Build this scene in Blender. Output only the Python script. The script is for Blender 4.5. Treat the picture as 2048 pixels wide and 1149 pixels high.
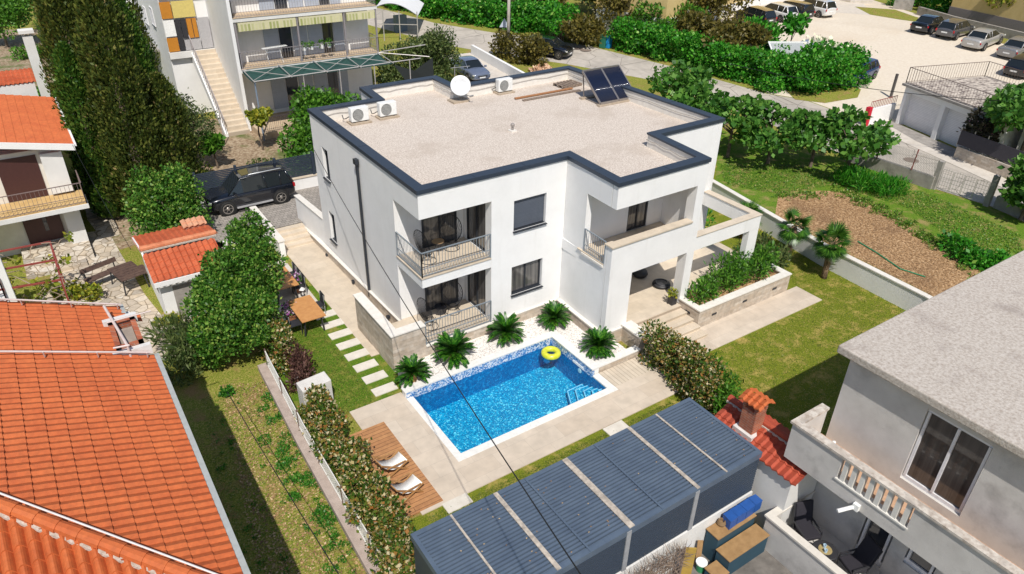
import bpy, math, random
import numpy as np
from mathutils import Vector, Matrix
for o in list(bpy.data.objects): bpy.data.objects.remove(o)
SC = bpy.context.scene
COL = SC.collection
# ---------------------------------------------------------------- camera
F = 1441.292
CAM = np.array([-9.41695, -19.16833, 15.29070])
RW = np.array([[0.8307859284717405, -0.5562871709541252, 0.018420762340467828],
               [0.27483241655565466, 0.4387779087487468, 0.8555355571829003],
               [-0.4840060783332448, -0.7057042795859555, 0.517416259804947]])
cd = bpy.data.cameras.new('camera'); cam = bpy.data.objects.new('camera', cd); COL.objects.link(cam)
m = Matrix(RW.T.tolist()).to_4x4(); m.translation = Vector(CAM)
cam.matrix_world = m; cd.sensor_width = 36; cd.lens = F/2048*36; cd.clip_end = 1500
SC.camera = cam
# ---------------------------------------------------------------- sky and sun
LD = Vector((0.30, 0.67, -1.0)).normalized()
w = bpy.data.worlds.new("World"); SC.world = w; w.use_nodes = True
nt = w.node_tree; sky = nt.nodes.new('ShaderNodeTexSky'); sky.sky_type = 'NISHITA'; sky.sun_disc = False
sky.sun_elevation = math.asin(-LD.z); sky.sun_rotation = math.atan2(-LD.x, -LD.y); sky.air_density = 1.0
bg = nt.nodes['Background']; nt.links.new(sky.outputs[0], bg.inputs[0]); bg.inputs[1].default_value = 0.105
sd = bpy.data.lights.new('sun', 'SUN'); sd.energy = 4.6; sd.angle = math.radians(0.5); sd.color = (1, 0.95, 0.87)
so = bpy.data.objects.new('sun', sd); COL.objects.link(so); so.rotation_euler = LD.to_track_quat('-Z', 'Y').to_euler(); so.location = (0, 0, 40)
SC.view_settings.view_transform = 'Standard'; SC.view_settings.look = 'None'; SC.view_settings.exposure = 0.0; SC.view_settings.gamma = 1
# ---------------------------------------------------------------- where things stand (a point of the ground seen in the photo)
ZG = -0.66
def ray(px, py): return RW.T @ np.array([(px-1024)/F, -(py-574.5)/F, -1.0])
def U(px, py, z=ZG):
    d = ray(px, py); s = (z-CAM[2])/d[2]; p = CAM+s*d; return Vector((float(p[0]), float(p[1]), z))
def ATX(px, py, x):
    d = ray(px, py); s = (x-CAM[0])/d[0]; return Vector((CAM+s*d).tolist())
def ATY(px, py, y):
    d = ray(px, py); s = (y-CAM[1])/d[1]; return Vector((CAM+s*d).tolist())
NX, NY = 0.888, 0.459
def ground(x, y):
    t = x*NX+y*NY
    if t < 40: return ZG
    if t < 62: return ZG+(t-40)*0.10
    return ZG+2.2
def UG(px, py, dz=0.0):
    d = ray(px, py); s = (ZG-CAM[2])/d[2]
    for _ in range(60):
        p = CAM+s*d; z = ground(p[0], p[1])+dz; s += 0.7*((z-p[2])/d[2])
    p = CAM+s*d
    return Vector((float(p[0]), float(p[1]), ground(p[0], p[1])+dz))
def topz(base, py):   # height whose picture row is py above a ground point
    lo, hi = base.z, base.z+25
    for _ in range(40):
        mid = (lo+hi)/2; d = RW @ (np.array([base.x, base.y, mid])-CAM); v = 574.5-F*d[1]/-d[2]
        if v > py: lo = mid
        else: hi = mid
    return lo
def dirxy(a, b):
    v = Vector((b.x-a.x, b.y-a.y, 0)); return v.normalized()
# ---------------------------------------------------------------- materials
MATS = {}
def base_mat(name):
    m = bpy.data.materials.new(name); m.use_nodes = True
    return m, m.node_tree.nodes, m.node_tree.links, m.node_tree.nodes['Principled BSDF']
def ramp(N, L, src, stops, interp='LINEAR'):
    r = N.new('ShaderNodeValToRGB'); r.color_ramp.interpolation = interp
    el = r.color_ramp.elements
    while len(el) < len(stops): el.new(0.5)
    for e, (p, c) in zip(el, stops): e.position = p; e.color = (*c, 1)
    L.new(src, r.inputs[0]); return r.outputs[0]
def noise(N, L, vec, scale, detail=6, rough=0.6):
    n = N.new('ShaderNodeTexNoise'); n.inputs['Scale'].default_value = scale; n.inputs['Detail'].default_value = detail
    n.inputs['Roughness'].default_value = rough
    if vec is not None: L.new(vec, n.inputs['Vector'])
    return n.outputs[0]
def mixc(N, L, a, b, fac, mode='MIX'):
    x = N.new('ShaderNodeMixRGB'); x.blend_type = mode
    for s, i in ((fac, 0), (a, 1), (b, 2)):
        if isinstance(s, (int, float)): x.inputs[i].default_value = s if i == 0 else (s, s, s, 1)
        elif isinstance(s, tuple): x.inputs[i].default_value = (*s, 1)
        else: L.new(s, x.inputs[i])
    return x.outputs[0]
def coord(N, L, kind='flat', scale=(1, 1, 1), rot=0):
    g = N.new('ShaderNodeNewGeometry')
    v = g.outputs['Position']
    if kind == 'wall':   # (x+y, z): works for walls facing x or y
        s = N.new('ShaderNodeSeparateXYZ'); L.new(v, s.inputs[0])
        a = N.new('ShaderNodeMath'); L.new(s.outputs[0], a.inputs[0]); L.new(s.outputs[1], a.inputs[1])
        c = N.new('ShaderNodeCombineXYZ'); L.new(a.outputs[0], c.inputs[0]); L.new(s.outputs[2], c.inputs[1]); v = c.outputs[0]
    mp = N.new('ShaderNodeMapping'); mp.inputs['Scale'].default_value = scale; mp.inputs['Rotation'].default_value = (0, 0, rot)
    L.new(v, mp.inputs[0]); return mp.outputs[0]
def bump(N, L, src, B, strength, dist=0.02):
    b = N.new('ShaderNodeBump'); b.inputs['Strength'].default_value = strength; b.inputs['Distance'].default_value = dist
    L.new(src, b.inputs['Height']); L.new(b.outputs[0], B.inputs['Normal'])
def mat(name, stops, scale=4, rough=0.8, bmp=0.2, metal=0.0, detail=8, kind='flat', vs=(1, 1, 1), big=None, bscale=None, spec=0.5):
    """surface coloured by noise between stops; big=(colour, amount, scale, threshold) adds larger patches"""
    if name in MATS: return MATS[name]
    m, N, L, B = base_mat(name)
    v = coord(N, L, 'flat', vs)
    n = noise(N, L, v, scale, detail)
    if not isinstance(stops, list): stops = [(0.35, tuple(c*0.86 for c in stops)), (0.65, tuple(min(1, c*1.1) for c in stops))]
    c = ramp(N, L, n, stops)
    if big:
        n2 = noise(N, L, v, big[2], 5); f = ramp(N, L, n2, [(big[3], (0, 0, 0)), (min(1, big[3]+0.14), (big[1],)*3)])
        c = mixc(N, L, c, big[0], f)
    L.new(c, B.inputs['Base Color']); B.inputs['Roughness'].default_value = rough; B.inputs['Metallic'].default_value = metal
    B.inputs['Specular IOR Level'].default_value = spec
    if bmp: bump(N, L, noise(N, L, v, bscale or scale*6, 6), B, bmp)
    MATS[name] = m; return m
def plain(name, col, rough=0.5, metal=0.0, coat=0.0, spec=0.5):
    if name in MATS: return MATS[name]
    m, N, L, B = base_mat(name)
    v = coord(N, L); n = noise(N, L, v, 9, 4)
    L.new(ramp(N, L, n, [(0.3, tuple(c*0.9 for c in col)), (0.7, tuple(min(1, c*1.08) for c in col))]), B.inputs['Base Color'])
    B.inputs['Roughness'].default_value = rough; B.inputs['Metallic'].default_value = metal; B.inputs['Coat Weight'].default_value = coat
    B.inputs['Specular IOR Level'].default_value = spec
    MATS[name] = m; return m
def brickmat(name, c1, c2, mortar, w, h, kind='wall', ms=0.01, rough=0.85, rot=0, offset=0.5, bmp=0.4, nz=0.35, nscale=3, c3=None):
    if name in MATS: return MATS[name]
    m, N, L, B = base_mat(name)
    v = coord(N, L, kind, (1, 1, 1), rot)
    b = N.new('ShaderNodeTexBrick'); L.new(v, b.inputs['Vector']); b.offset = offset
    b.inputs['Color1'].default_value = (*c1, 1); b.inputs['Color2'].default_value = (*c2, 1); b.inputs['Mortar'].default_value = (*mortar, 1)
    b.inputs['Scale'].default_value = 1; b.inputs['Mortar Size'].default_value = ms; b.inputs['Brick Width'].default_value = w
    b.inputs['Row Height'].default_value = h; b.inputs['Mortar Smooth'].default_value = 0.3
    n = noise(N, L, coord(N, L), nscale, 10)
    f = ramp(N, L, n, [(0.3, (1-nz,)*3), (0.7, (1+nz*0.4,)*3)])
    c = mixc(N, L, b.outputs[0], f, 1.0, 'MULTIPLY')
    if c3:
        n2 = noise(N, L, coord(N, L), nscale*0.7, 6); c = mixc(N, L, c, c3, ramp(N, L, n2, [(0.52, (0, 0, 0)), (0.68, (0.7,)*3)]))
    L.new(c, B.inputs['Base Color']); B.inputs['Roughness'].default_value = rough
    h2 = mixc(N, L, b.outputs['Fac'], noise(N, L, coord(N, L), 25, 5), 0.5); bump(N, L, h2, B, -bmp, 0.015)
    MATS[name] = m; return m
def leafmat(name, stops, trans=0.35, rough=0.45):
    if name in MATS: return MATS[name]
    m, N, L, B = base_mat(name)
    g = N.new('ShaderNodeNewGeometry'); c = ramp(N, L, g.outputs['Random Per Island'], stops)
    L.new(c, B.inputs['Base Color']); B.inputs['Roughness'].default_value = rough; B.inputs['Specular IOR Level'].default_value = 0.35
    t = N.new('ShaderNodeBsdfTranslucent'); L.new(c, t.inputs[0])
    mx = N.new('ShaderNodeMixShader'); mx.inputs[0].default_value = trans
    L.new(B.outputs[0], mx.inputs[1]); L.new(t.outputs[0], mx.inputs[2]); L.new(mx.outputs[0], N['Material Output'].inputs[0])
    MATS[name] = m; return m
def glassmat(name, col, rough=0.06, curtain=None):
    if name in MATS: return MATS[name]
    m, N, L, B = base_mat(name)
    if curtain:
        L.new(ramp(N, L, noise(N, L, coord(N, L, 'wall', (5.5, 0.22, 1)), 1.3, 5, .55), [(0.36, col), (0.66, curtain)]), B.inputs['Base Color'])
    else: B.inputs['Base Color'].default_value = (*col, 1)
    B.inputs['Roughness'].default_value = rough; B.inputs['Coat Weight'].default_value = 0.6; B.inputs['Coat Roughness'].default_value = 0.03
    MATS[name] = m; return m

def stuccomat(name, a, b, streak):
    m, N, L, B = base_mat(name); v = coord(N, L); vz = coord(N, L, 'wall', (1, .07, 1))
    c = ramp(N, L, noise(N, L, v, 1.1, 9, .7), [(.3, a), (.7, b)])
    c = mixc(N, L, c, streak, ramp(N, L, noise(N, L, vz, 2.6, 8, .7), [(.55, (0, 0, 0)), (.80, (.45,)*3)])); c = mixc(N, L, c, streak, ramp(N, L, noise(N, L, v, 6, 10, .8), [(.60, (0, 0, 0)), (.75, (.22,)*3)]))
    L.new(c, B.inputs['Base Color']); B.inputs['Roughness'].default_value = .9; B.inputs['Specular IOR Level'].default_value = .2; bump(N, L, noise(N, L, v, 70, 5), B, .4); MATS[name] = m; return m
stucco = stuccomat('white_stucco', (0.765, 0.758, 0.748), (0.835, 0.828, 0.818), (0.60, 0.58, 0.54))
stucco_old = mat('old_white_render', [(0.3, (0.62, 0.61, 0.59)), (0.7, (0.74, 0.73, 0.71))], 0.9, 0.9, 0.4, bscale=50)
coping_m = plain('coping_metal', (0.043, 0.058, 0.085), 0.45, 0.3)
gravel_roof = mat('roof_gravel', [(0.36, (0.42, 0.345, 0.285)), (0.5, (0.565, 0.49, 0.425)), (0.64, (0.70, 0.635, 0.565))], 20, 0.95, 0.6, bscale=50, big=((0.43, 0.355, 0.29), 0.5, 0.5, 0.52))
stone_cap = mat('pale_stone', [(0.3, (0.66, 0.62, 0.56)), (0.7, (0.76, 0.73, 0.68))], 5, 0.7, 0.1)
cladding = brickmat('stone_cladding', (0.46, 0.38, 0.30), (0.60, 0.53, 0.45), (0.42, 0.35, 0.28), 0.55, 0.14, 'wall', 0.006, 0.9, bmp=0.6, nz=0.3, nscale=5, c3=(0.50, 0.40, 0.30))
paving = brickmat('porcelain_paving', (0.56, 0.47, 0.375), (0.61, 0.525, 0.43), (0.42, 0.36, 0.30), 1.2, 0.6, 'flat', 0.004, 0.6, bmp=0.05, nz=0.16, nscale=2.2)
paving_w = brickmat('warm_paving', (0.58, 0.49, 0.38), (0.62, 0.53, 0.42), (0.46, 0.38, 0.30), 0.9, 0.6, 'flat', 0.004, 0.6, bmp=0.05, nz=0.14, nscale=2.5)
slatstone = brickmat('slatted_stone', (0.56, 0.48, 0.38), (0.62, 0.54, 0.44), (0.36, 0.29, 0.22), 0.16, 6, 'flat', 0.012, 0.7, bmp=0.2, nz=0.15)
deckwood = brickmat('deck_boards', (0.42, 0.20, 0.085), (0.47, 0.235, 0.10), (0.10, 0.045, 0.02), 3.6, 0.15, 'flat', 0.008, 0.7, bmp=0.3, nz=0.22, nscale=6)
drive_m = brickmat('drive_pavers', (0.27, 0.245, 0.22), (0.36, 0.325, 0.29), (0.14, 0.125, 0.11), 0.22, 0.22, 'flat', 0.012, 0.85, bmp=0.3, nz=0.2, nscale=4)
def grassmat(name, a, b, c, d, s=1.0):
    m, N, L, B = base_mat(name); v = coord(N, L)
    fine = noise(N, L, v, 26*s, 9, 0.75); mid = noise(N, L, v, 1.6*s, 8, 0.7)
    g = ramp(N, L, fine, [(0.34, a), (0.5, b), (0.66, c)])
    cc = mixc(N, L, g, d, ramp(N, L, mid, [(0.5, (0, 0, 0)), (0.66, (0.75,)*3)]))
    cc = mixc(N, L, cc, ramp(N, L, noise(N, L, v, 60*s, 4), [(0.3, (0.55,)*3), (0.7, (1.4,)*3)]), 0.8, 'MULTIPLY')
    L.new(cc, B.inputs['Base Color']); B.inputs['Roughness'].default_value = 0.95; B.inputs['Specular IOR Level'].default_value = 0.1
    bump(N, L, fine, B, 0.9, 0.04); MATS[name] = m; return m
lawn = grassmat('lawn_grass', (0.05, 0.11, 0.010), (0.16, 0.20, 0.018), (0.36, 0.31, 0.05), (0.52, 0.37, 0.13))
rough_grass = grassmat('rough_grass', (0.05, 0.125, 0.010), (0.22, 0.24, 0.035), (0.50, 0.38, 0.15), (0.34, 0.19, 0.10), 0.8)
lawn_g = grassmat('green_lawn', (0.03, 0.10, 0.008), (0.09, 0.18, 0.014), (0.24, 0.27, 0.04), (0.32, 0.27, 0.07))
wild_grass = grassmat('wild_grass', (0.04, 0.13, 0.01), (0.11, 0.21, 0.02), (0.25, 0.27, 0.04), (0.38, 0.26, 0.12), 0.8)
soil = mat('ploughed_soil', [(0.36, (0.17, 0.09, 0.04)), (0.5, (0.36, 0.21, 0.095)), (0.64, (0.58, 0.39, 0.22))], 9, 0.95, 1.0, bscale=22, big=((0.18, 0.10, 0.05), 0.5, 0.7, 0.5))
earth = mat('dry_earth', [(0.36, (0.18, 0.115, 0.07)), (0.5, (0.30, 0.22, 0.14)), (0.64, (0.45, 0.36, 0.26))], 7, 0.95, 0.8, big=((0.08, 0.12, 0.02), 0.9, 0.5, 0.52))
def crackmat(name, a, b, patch, crack, cs=.45, w=.006):
    m, N, L, B = base_mat(name); v = coord(N, L); c = ramp(N, L, noise(N, L, v, 2, 10, .7), [(.3, a), (.7, b)])
    c = mixc(N, L, c, patch, ramp(N, L, noise(N, L, v, .3, 4), [(.5, (0, 0, 0)), (.58, (.55,)*3)])); c = mixc(N, L, c, patch, ramp(N, L, noise(N, L, coord(N, L, 'flat', (1, .12, 1), -.48), 1.5, 6), [(.55, (0, 0, 0)), (.7, (.5,)*3)]))
    d = N.new('ShaderNodeTexVoronoi'); d.feature = 'DISTANCE_TO_EDGE'; d.inputs['Scale'].default_value = cs; q = mixc(N, L, v, noise(N, L, v, 1.2, 5), .25, 'ADD'); L.new(q, d.inputs['Vector'])
    c = mixc(N, L, c, crack, ramp(N, L, d.outputs['Distance'], [(w, (.8,)*3), (w*2.2, (0, 0, 0))])); L.new(c, B.inputs['Base Color']); B.inputs['Roughness'].default_value = .9; bump(N, L, noise(N, L, v, 50, 5), B, .35); MATS[name] = m; return m
asphalt = crackmat('worn_asphalt', (0.40, 0.355, 0.305), (0.50, 0.455, 0.40), (0.33, 0.30, 0.265), (0.15, 0.13, 0.11))
gravel_lot = mat('parking_gravel', [(0.3, (0.58, 0.50, 0.40)), (0.7, (0.67, 0.60, 0.50))], 5, 0.95, 0.3, bscale=14, big=((0.50, 0.38, 0.25), 0.3, 0.12, 0.54))
sidewalk = mat('pale_concrete', [(0.3, (0.50, 0.45, 0.39)), (0.7, (0.62, 0.57, 0.51))], 2.5, 0.9, 0.3)
concrete = mat('grey_concrete', [(0.3, (0.24, 0.22, 0.20)), (0.7, (0.38, 0.35, 0.32))], 2.5, 0.9, 0.4, big=((0.13, 0.12, 0.11), 0.6, 0.8, 0.55))
pebble = mat('white_pebbles', [(0.38, (0.36, 0.31, 0.28)), (0.46, (0.72, 0.68, 0.64)), (0.65, (0.86, 0.83, 0.80))], 22, 0.9, 0.9, bscale=24)
# ---------------------------------------------------------------- mesh helpers
class MB:
    def __init__(s): s.v = []; s.f = []; s.m = []
    def add(s, vs, fs, mi=0):
        n = len(s.v); s.v += [tuple(v) for v in vs]; s.f += [tuple(n+i for i in f) for f in fs]; s.m += [mi]*len(fs); return s
    def box(s, x0, x1, y0, y1, z0, z1, mi=0):
        return s.add([(x0, y0, z0), (x1, y0, z0), (x1, y1, z0), (x0, y1, z0), (x0, y0, z1), (x1, y0, z1), (x1, y1, z1), (x0, y1, z1)],
                     [(0, 3, 2, 1), (4, 5, 6, 7), (0, 1, 5, 4), (1, 2, 6, 5), (2, 3, 7, 6), (3, 0, 4, 7)], mi)
    def obox(s, c, hx, hy, hz, rz=0, rx=0, ry=0, mi=0, M=None):
        M = M or (Matrix.Translation(c) @ Matrix.Rotation(rz, 4, 'Z') @ Matrix.Rotation(ry, 4, 'Y') @ Matrix.Rotation(rx, 4, 'X'))
        vs = [M @ Vector(p) for p in [(-hx, -hy, -hz), (hx, -hy, -hz), (hx, hy, -hz), (-hx, hy, -hz), (-hx, -hy, hz), (hx, -hy, hz), (hx, hy, hz), (-hx, hy, hz)]]
        return s.add(vs, [(0, 3, 2, 1), (4, 5, 6, 7), (0, 1, 5, 4), (1, 2, 6, 5), (2, 3, 7, 6), (3, 0, 4, 7)], mi)
    def bar(s, a, b, w=0.03, h=None, mi=0):
        a = Vector(a); b = Vector(b); d = b-a; h = h or w
        M = Matrix.Translation((a+b)/2) @ d.to_track_quat('X', 'Z').to_matrix().to_4x4()
        return s.obox(None, d.length/2, w/2, h/2, M=M, mi=mi)
    def prism(s, pts, z0, z1, mi=0):
        n = len(pts); A = sum(pts[i][0]*pts[(i+1) % n][1]-pts[(i+1) % n][0]*pts[i][1] for i in range(n))
        zz0 = list(z0) if isinstance(z0, (list, tuple)) else [z0]*n
        zz1 = list(z1) if isinstance(z1, (list, tuple)) else [z1]*n
        if A < 0: pts = pts[::-1]; zz0 = zz0[::-1]; zz1 = zz1[::-1]
        vs = [(p[0], p[1], z) for p, z in zip(pts, zz0)]+[(p[0], p[1], z) for p, z in zip(pts, zz1)]
        return s.add(vs, [tuple(range(n))[::-1], tuple(range(n, 2*n))]+[(i, (i+1) % n, n+(i+1) % n, n+i) for i in range(n)], mi)
    def tube(s, pts, r, n=8, mi=0, cap=True):
        pts = [Vector(p) for p in pts]; rs = r if isinstance(r, (list, tuple)) else [r]*len(pts); rings = []; vs = []
        for i, p in enumerate(pts):
            d = (pts[min(i+1, len(pts)-1)]-pts[max(i-1, 0)]).normalized()
            a = d.orthogonal().normalized() if i == 0 else (a-d*a.dot(d)).normalized()
            b = d.cross(a)
            for k in range(n):
                t = 2*math.pi*k/n; vs.append(p+(a*math.cos(t)+b*math.sin(t))*rs[i])
        fs = [(i*n+k, i*n+(k+1) % n, (i+1)*n+(k+1) % n, (i+1)*n+k) for i in range(len(pts)-1) for k in range(n)]
        if cap: fs += [tuple(range(n))[::-1], tuple((len(pts)-1)*n+k for k in range(n))]
        return s.add(vs, fs, mi)
    def lathe(s, prof, c=(0, 0, 0), n=20, mi=0, M=None):
        vs = []
        for r, z in prof:
            for k in range(n):
                t = 2*math.pi*k/n; p = Vector((r*math.cos(t), r*math.sin(t), z)); vs.append((M @ p) if M else p+Vector(c))
        fs = [(i*n+k, i*n+(k+1) % n, (i+1)*n+(k+1) % n, (i+1)*n+k) for i in range(len(prof)-1) for k in range(n)]
        return s.add(vs, fs, mi)
    def wall(s, p0, p1, th, z0, z1, holes=(), mi=0):
        """wall from p0 to p1 (plan), th to the left of travel; holes (s0,s1,z0,z1)"""
        p0 = Vector((p0[0], p0[1])); p1 = Vector((p1[0], p1[1])); d = (p1-p0); L = d.length; d /= L; nn = Vector((-d.y, d.x))
        ss = sorted({0, L, *[h[0] for h in holes], *[h[1] for h in holes]}); zs = sorted({z0, z1, *[h[2] for h in holes], *[h[3] for h in holes]})
        ss = [a for a in ss if -1e-6 <= a <= L+1e-6]; zs = [a for a in zs if z0-1e-6 <= a <= z1+1e-6]
        for a, b in zip(ss, ss[1:]):
            for c, e in zip(zs, zs[1:]):
                sm, zm = (a+b)/2, (c+e)/2
                if any(h[0] < sm < h[1] and h[2] < zm < h[3] for h in holes): continue
                q = [p0+d*a, p0+d*b, p0+d*b+nn*th, p0+d*a+nn*th]
                s.prism([(v.x, v.y) for v in q], c, e, mi)
        return s
    def obj(s, name, mats, parent=None, smooth=False, loc=None, bevel=0, sub=0, local=False):
        me = bpy.data.meshes.new(name); off = Vector((0, 0, 0))
        if not local:
            if parent is not None:
                q = parent
                while q is not None: off += q.location; q = q.parent
            elif loc is not None: off = Vector(loc)
        me.from_pydata([tuple(Vector(v)-off) for v in s.v], [], s.f)
        for mm in (mats if isinstance(mats, (list, tuple)) else [mats]): me.materials.append(mm)
        me.polygons.foreach_set('material_index', s.m)
        if smooth: me.polygons.foreach_set('use_smooth', [True]*len(s.f))
        me.update(); o = bpy.data.objects.new(name, me); COL.objects.link(o)
        if parent is not None: o.parent = parent
        elif loc is not None: o.location = loc
        if bevel:
            b = o.modifiers.new('bevel', 'BEVEL'); b.width = bevel; b.segments = 2; b.limit_method = 'ANGLE'
        if sub:
            b = o.modifiers.new('sub', 'SUBSURF'); b.levels = sub; b.render_levels = sub
        return o
def tag(o, label, cat, group=None):
    o['label'] = label; o['category'] = cat
    if group: o['group'] = group
    return o
def thing(name, label, cat, loc=(0, 0, 0), rz=0, group=None):
    o = bpy.data.objects.new(name, None); COL.objects.link(o); o.location = loc; o.rotation_euler = (0, 0, rz); o.empty_display_size = 0.2
    return tag(o, label, cat, group)
def struct(o, kind='structure'): o['kind'] = kind; return o
def dup(root, loc, rz=0, label=None, scale=None):
    def cp(o, par):
        c = o.copy(); COL.objects.link(c)
        if par is not None: c.parent = par
        for ch in o.children: cp(ch, c)
        return c
    r = cp(root, None); r.location = loc; r.rotation_euler = (0, 0, rz)
    if label: r['label'] = label
    if scale: r.scale = (scale,)*3 if isinstance(scale, (int, float)) else scale
    return r
def sheet(name, pts, m, dz, thick=None, kind='structure'):
    """flat ground sheet following the terrain; split at the two creases of the slope"""
    polys = [[Vector((p[0], p[1])) for p in pts]]
    for T in (40, 62):
        out = []
        for P_ in polys:
            for sgn in (1, -1):
                q = []
                for i, a in enumerate(P_):
                    b = P_[(i+1) % len(P_)]; da = (a.x*NX+a.y*NY-T)*sgn; db = (b.x*NX+b.y*NY-T)*sgn
                    if da >= 0: q.append(a)
                    if da*db < 0: q.append(a.lerp(b, da/(da-db)))
                if len(q) >= 3: out.append(q)
        polys = out
    mb = MB()
    for q in polys:
        n = len(q); A = sum(q[i].x*q[(i+1) % n].y-q[(i+1) % n].x*q[i].y for i in range(n))
        if abs(A) < 1e-4: continue
        if A < 0: q = q[::-1]
        mb.add([(p.x, p.y, ground(p.x, p.y)+dz) for p in q], [tuple(range(n))])
    import bmesh
    o = mb.obj(name, m); bm = bmesh.new(); bm.from_mesh(o.data); bmesh.ops.triangulate(bm, faces=bm.faces[:]); bm.to_mesh(o.data); bm.free()
    if kind: struct(o, kind)
    return o
def PX(*pp): return [UG(*p) for p in pp]
# ---------------------------------------------------------------- foliage
def leafmesh(name, Pn, A, Nn, Ln, Wn, m, parent=None, loc=None):
    n = len(Pn); A = A/np.linalg.norm(A, axis=1, keepdims=True); B = np.cross(Nn, A); B /= (np.linalg.norm(B, axis=1, keepdims=True)+1e-9)
    Ln = Ln[:, None]; Wn = Wn[:, None]; V = np.empty((n, 4, 3))
    V[:, 0] = Pn; V[:, 1] = Pn+A*Ln*0.45+B*Wn; V[:, 2] = Pn+A*Ln; V[:, 3] = Pn+A*Ln*0.45-B*Wn
    off = np.zeros(3); q = parent
    while q is not None: off += np.array(q.location); q = q.parent
    if parent is None and loc is not None: off = np.array(loc, float)
    V = (V-off).reshape(-1, 3)
    me = bpy.data.meshes.new(name); me.vertices.add(4*n); me.vertices.foreach_set('co', V.ravel())
    me.loops.add(4*n); me.loops.foreach_set('vertex_index', np.arange(4*n)); me.polygons.add(n)
    me.polygons.foreach_set('loop_start', np.arange(n)*4); me.materials.append(m); me.update(calc_edges=True)
    o = bpy.data.objects.new(name, me); COL.objects.link(o)
    if parent is not None: o.parent = parent
    elif loc is not None: o.location = loc
    return o
def blobleaves(name, blobs, n, size, m, parent=None, loc=None, seed=1, aspect=0.32, up=0.25, shell=0.55, zmin=None):
    rg = np.random.default_rng(seed); bl = np.array(blobs, float); wt = (bl[:, 3]*bl[:, 4]+bl[:, 4]*bl[:, 5]+bl[:, 3]*bl[:, 5]); wt /= wt.sum()
    k = rg.choice(len(bl), n, p=wt); D = rg.normal(size=(n, 3)); D /= np.linalg.norm(D, axis=1, keepdims=True)
    r = shell+(1.08-shell)*rg.random(n)**0.6; r = np.where(rg.random(n) < .07, r*(1.1+.35*rg.random(n)), r); Pn = bl[k, :3]+D*bl[k, 3:6]*r[:, None]
    if zmin is not None: Pn[:, 2] = np.maximum(Pn[:, 2], zmin+0.03*rg.random(n))
    A = rg.normal(size=(n, 3))*0.8+D*0.7; A[:, 2] += up
    Nn = D+rg.normal(size=(n, 3))*0.6; Nn[:, 2] += 0.4
    Ln = size*(0.5+1.1*rg.random(n)**1.4); return leafmesh(name, Pn, A, Nn, Ln, Ln*aspect, m, parent, loc)
def blobs_on(c, R, K, seed, f=0.38, flat=1.0, low=-0.6):
    rg = random.Random(seed); out = []
    for i in range(K):
        while True:
            d = Vector((rg.gauss(0, 1), rg.gauss(0, 1), rg.gauss(0, 1))).normalized()
            if d.z > low: break
        q = rg.uniform(0.45, 0.85); s = rg.uniform(0.7, 1.25)*f
        out.append((c[0]+d.x*R[0]*q, c[1]+d.y*R[1]*q, c[2]+d.z*R[2]*q, R[0]*s, R[1]*s, R[2]*s*flat))
    return out
BARK = mat('bark', [(0.35, (0.10, 0.07, 0.05)), (0.65, (0.22, 0.17, 0.13))], 6, 0.95, 0.8)
def tree(name, label, cat, base, R, cz, m, n, size, K=22, seed=1, tr=0.12, group=None, f=0.38, aspect=0.32, low=-0.6, shell=0.55, lean=(0, 0), up=0.25):
    t = thing(name, label, cat, base, 0, group); rg = random.Random(seed); b = Vector(base)
    c = b+Vector((lean[0], lean[1], cz)); bl = blobs_on(c, R, K, seed, f, low=low)
    mb = MB(); mid = b.lerp(c, 0.5)+Vector((rg.uniform(-.1, .1), rg.uniform(-.1, .1), 0))
    mb.tube([b-Vector((0, 0, .1)), b+Vector((0, 0, .15)), mid, c], [tr*1.4, tr, tr*0.8, tr*0.45], 8)
    for q in bl[:9]:
        e = Vector(q[:3]); mb.tube([mid.lerp(c, rg.random()), mid.lerp(e, 0.6)+Vector((0, 0, .1)), e], [tr*0.5, tr*0.3, tr*0.12], 5)
    mb.obj('trunk', BARK, t, smooth=True)
    blobleaves('crown', bl, n, size, m, t, seed=seed, aspect=aspect, shell=shell, zmin=base[2], up=up)
    return t
def bush(name, label, blobs, n, size, m, seed=1, group=None, cat='shrub', aspect=0.32, zmin=ZG, up=0.3, shell=0.5, stem=True):
    c = np.mean(np.array(blobs)[:, :3], axis=0); t = thing(name, label, cat, (c[0], c[1], zmin), 0, group)
    if stem:
        mb = MB(); rg = random.Random(seed)
        for q in blobs[:10]: mb.tube([(q[0]*0.6+c[0]*0.4, q[1]*0.6+c[1]*0.4, zmin-.03), ((q[0]+c[0])/2, (q[1]+c[1])/2, (q[2]+zmin)/2), (q[0], q[1], q[2])], [0.03, 0.022, 0.01], 5)
        mb.obj('stems', BARK, t)
    blobleaves('leaves', blobs, n, size, m, t, seed=seed, aspect=aspect, zmin=zmin, up=up, shell=shell); return t
def blobs_along(path, w, h, step, seed, z0=None, j=0.15, lay=2, hw=1.0):
    """clumps filling a hedge along a plan path; w half width, h height"""
    rg = random.Random(seed); out = []
    for a, b in zip(path, path[1:]):
        a = Vector(a); b = Vector(b); d = b-a; L = d.xy.length; k = max(1, int(L/step)); nn = Vector((-d.y, d.x, 0)).normalized()
        for i in range(k+1):
            p = a+d*(i/k); zb = p.z if z0 is None else z0
            for l in range(lay):
                q = p+nn*rg.uniform(-w*.45, w*.45)
                out.append((q.x+rg.uniform(-j, j), q.y+rg.uniform(-j, j), zb+h*((l+.5)/lay)+rg.uniform(-.05, .08)*h, w*rg.uniform(.55, .85), w*rg.uniform(.55, .85), h/lay*rg.uniform(.55, .75)))
    return out
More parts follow.
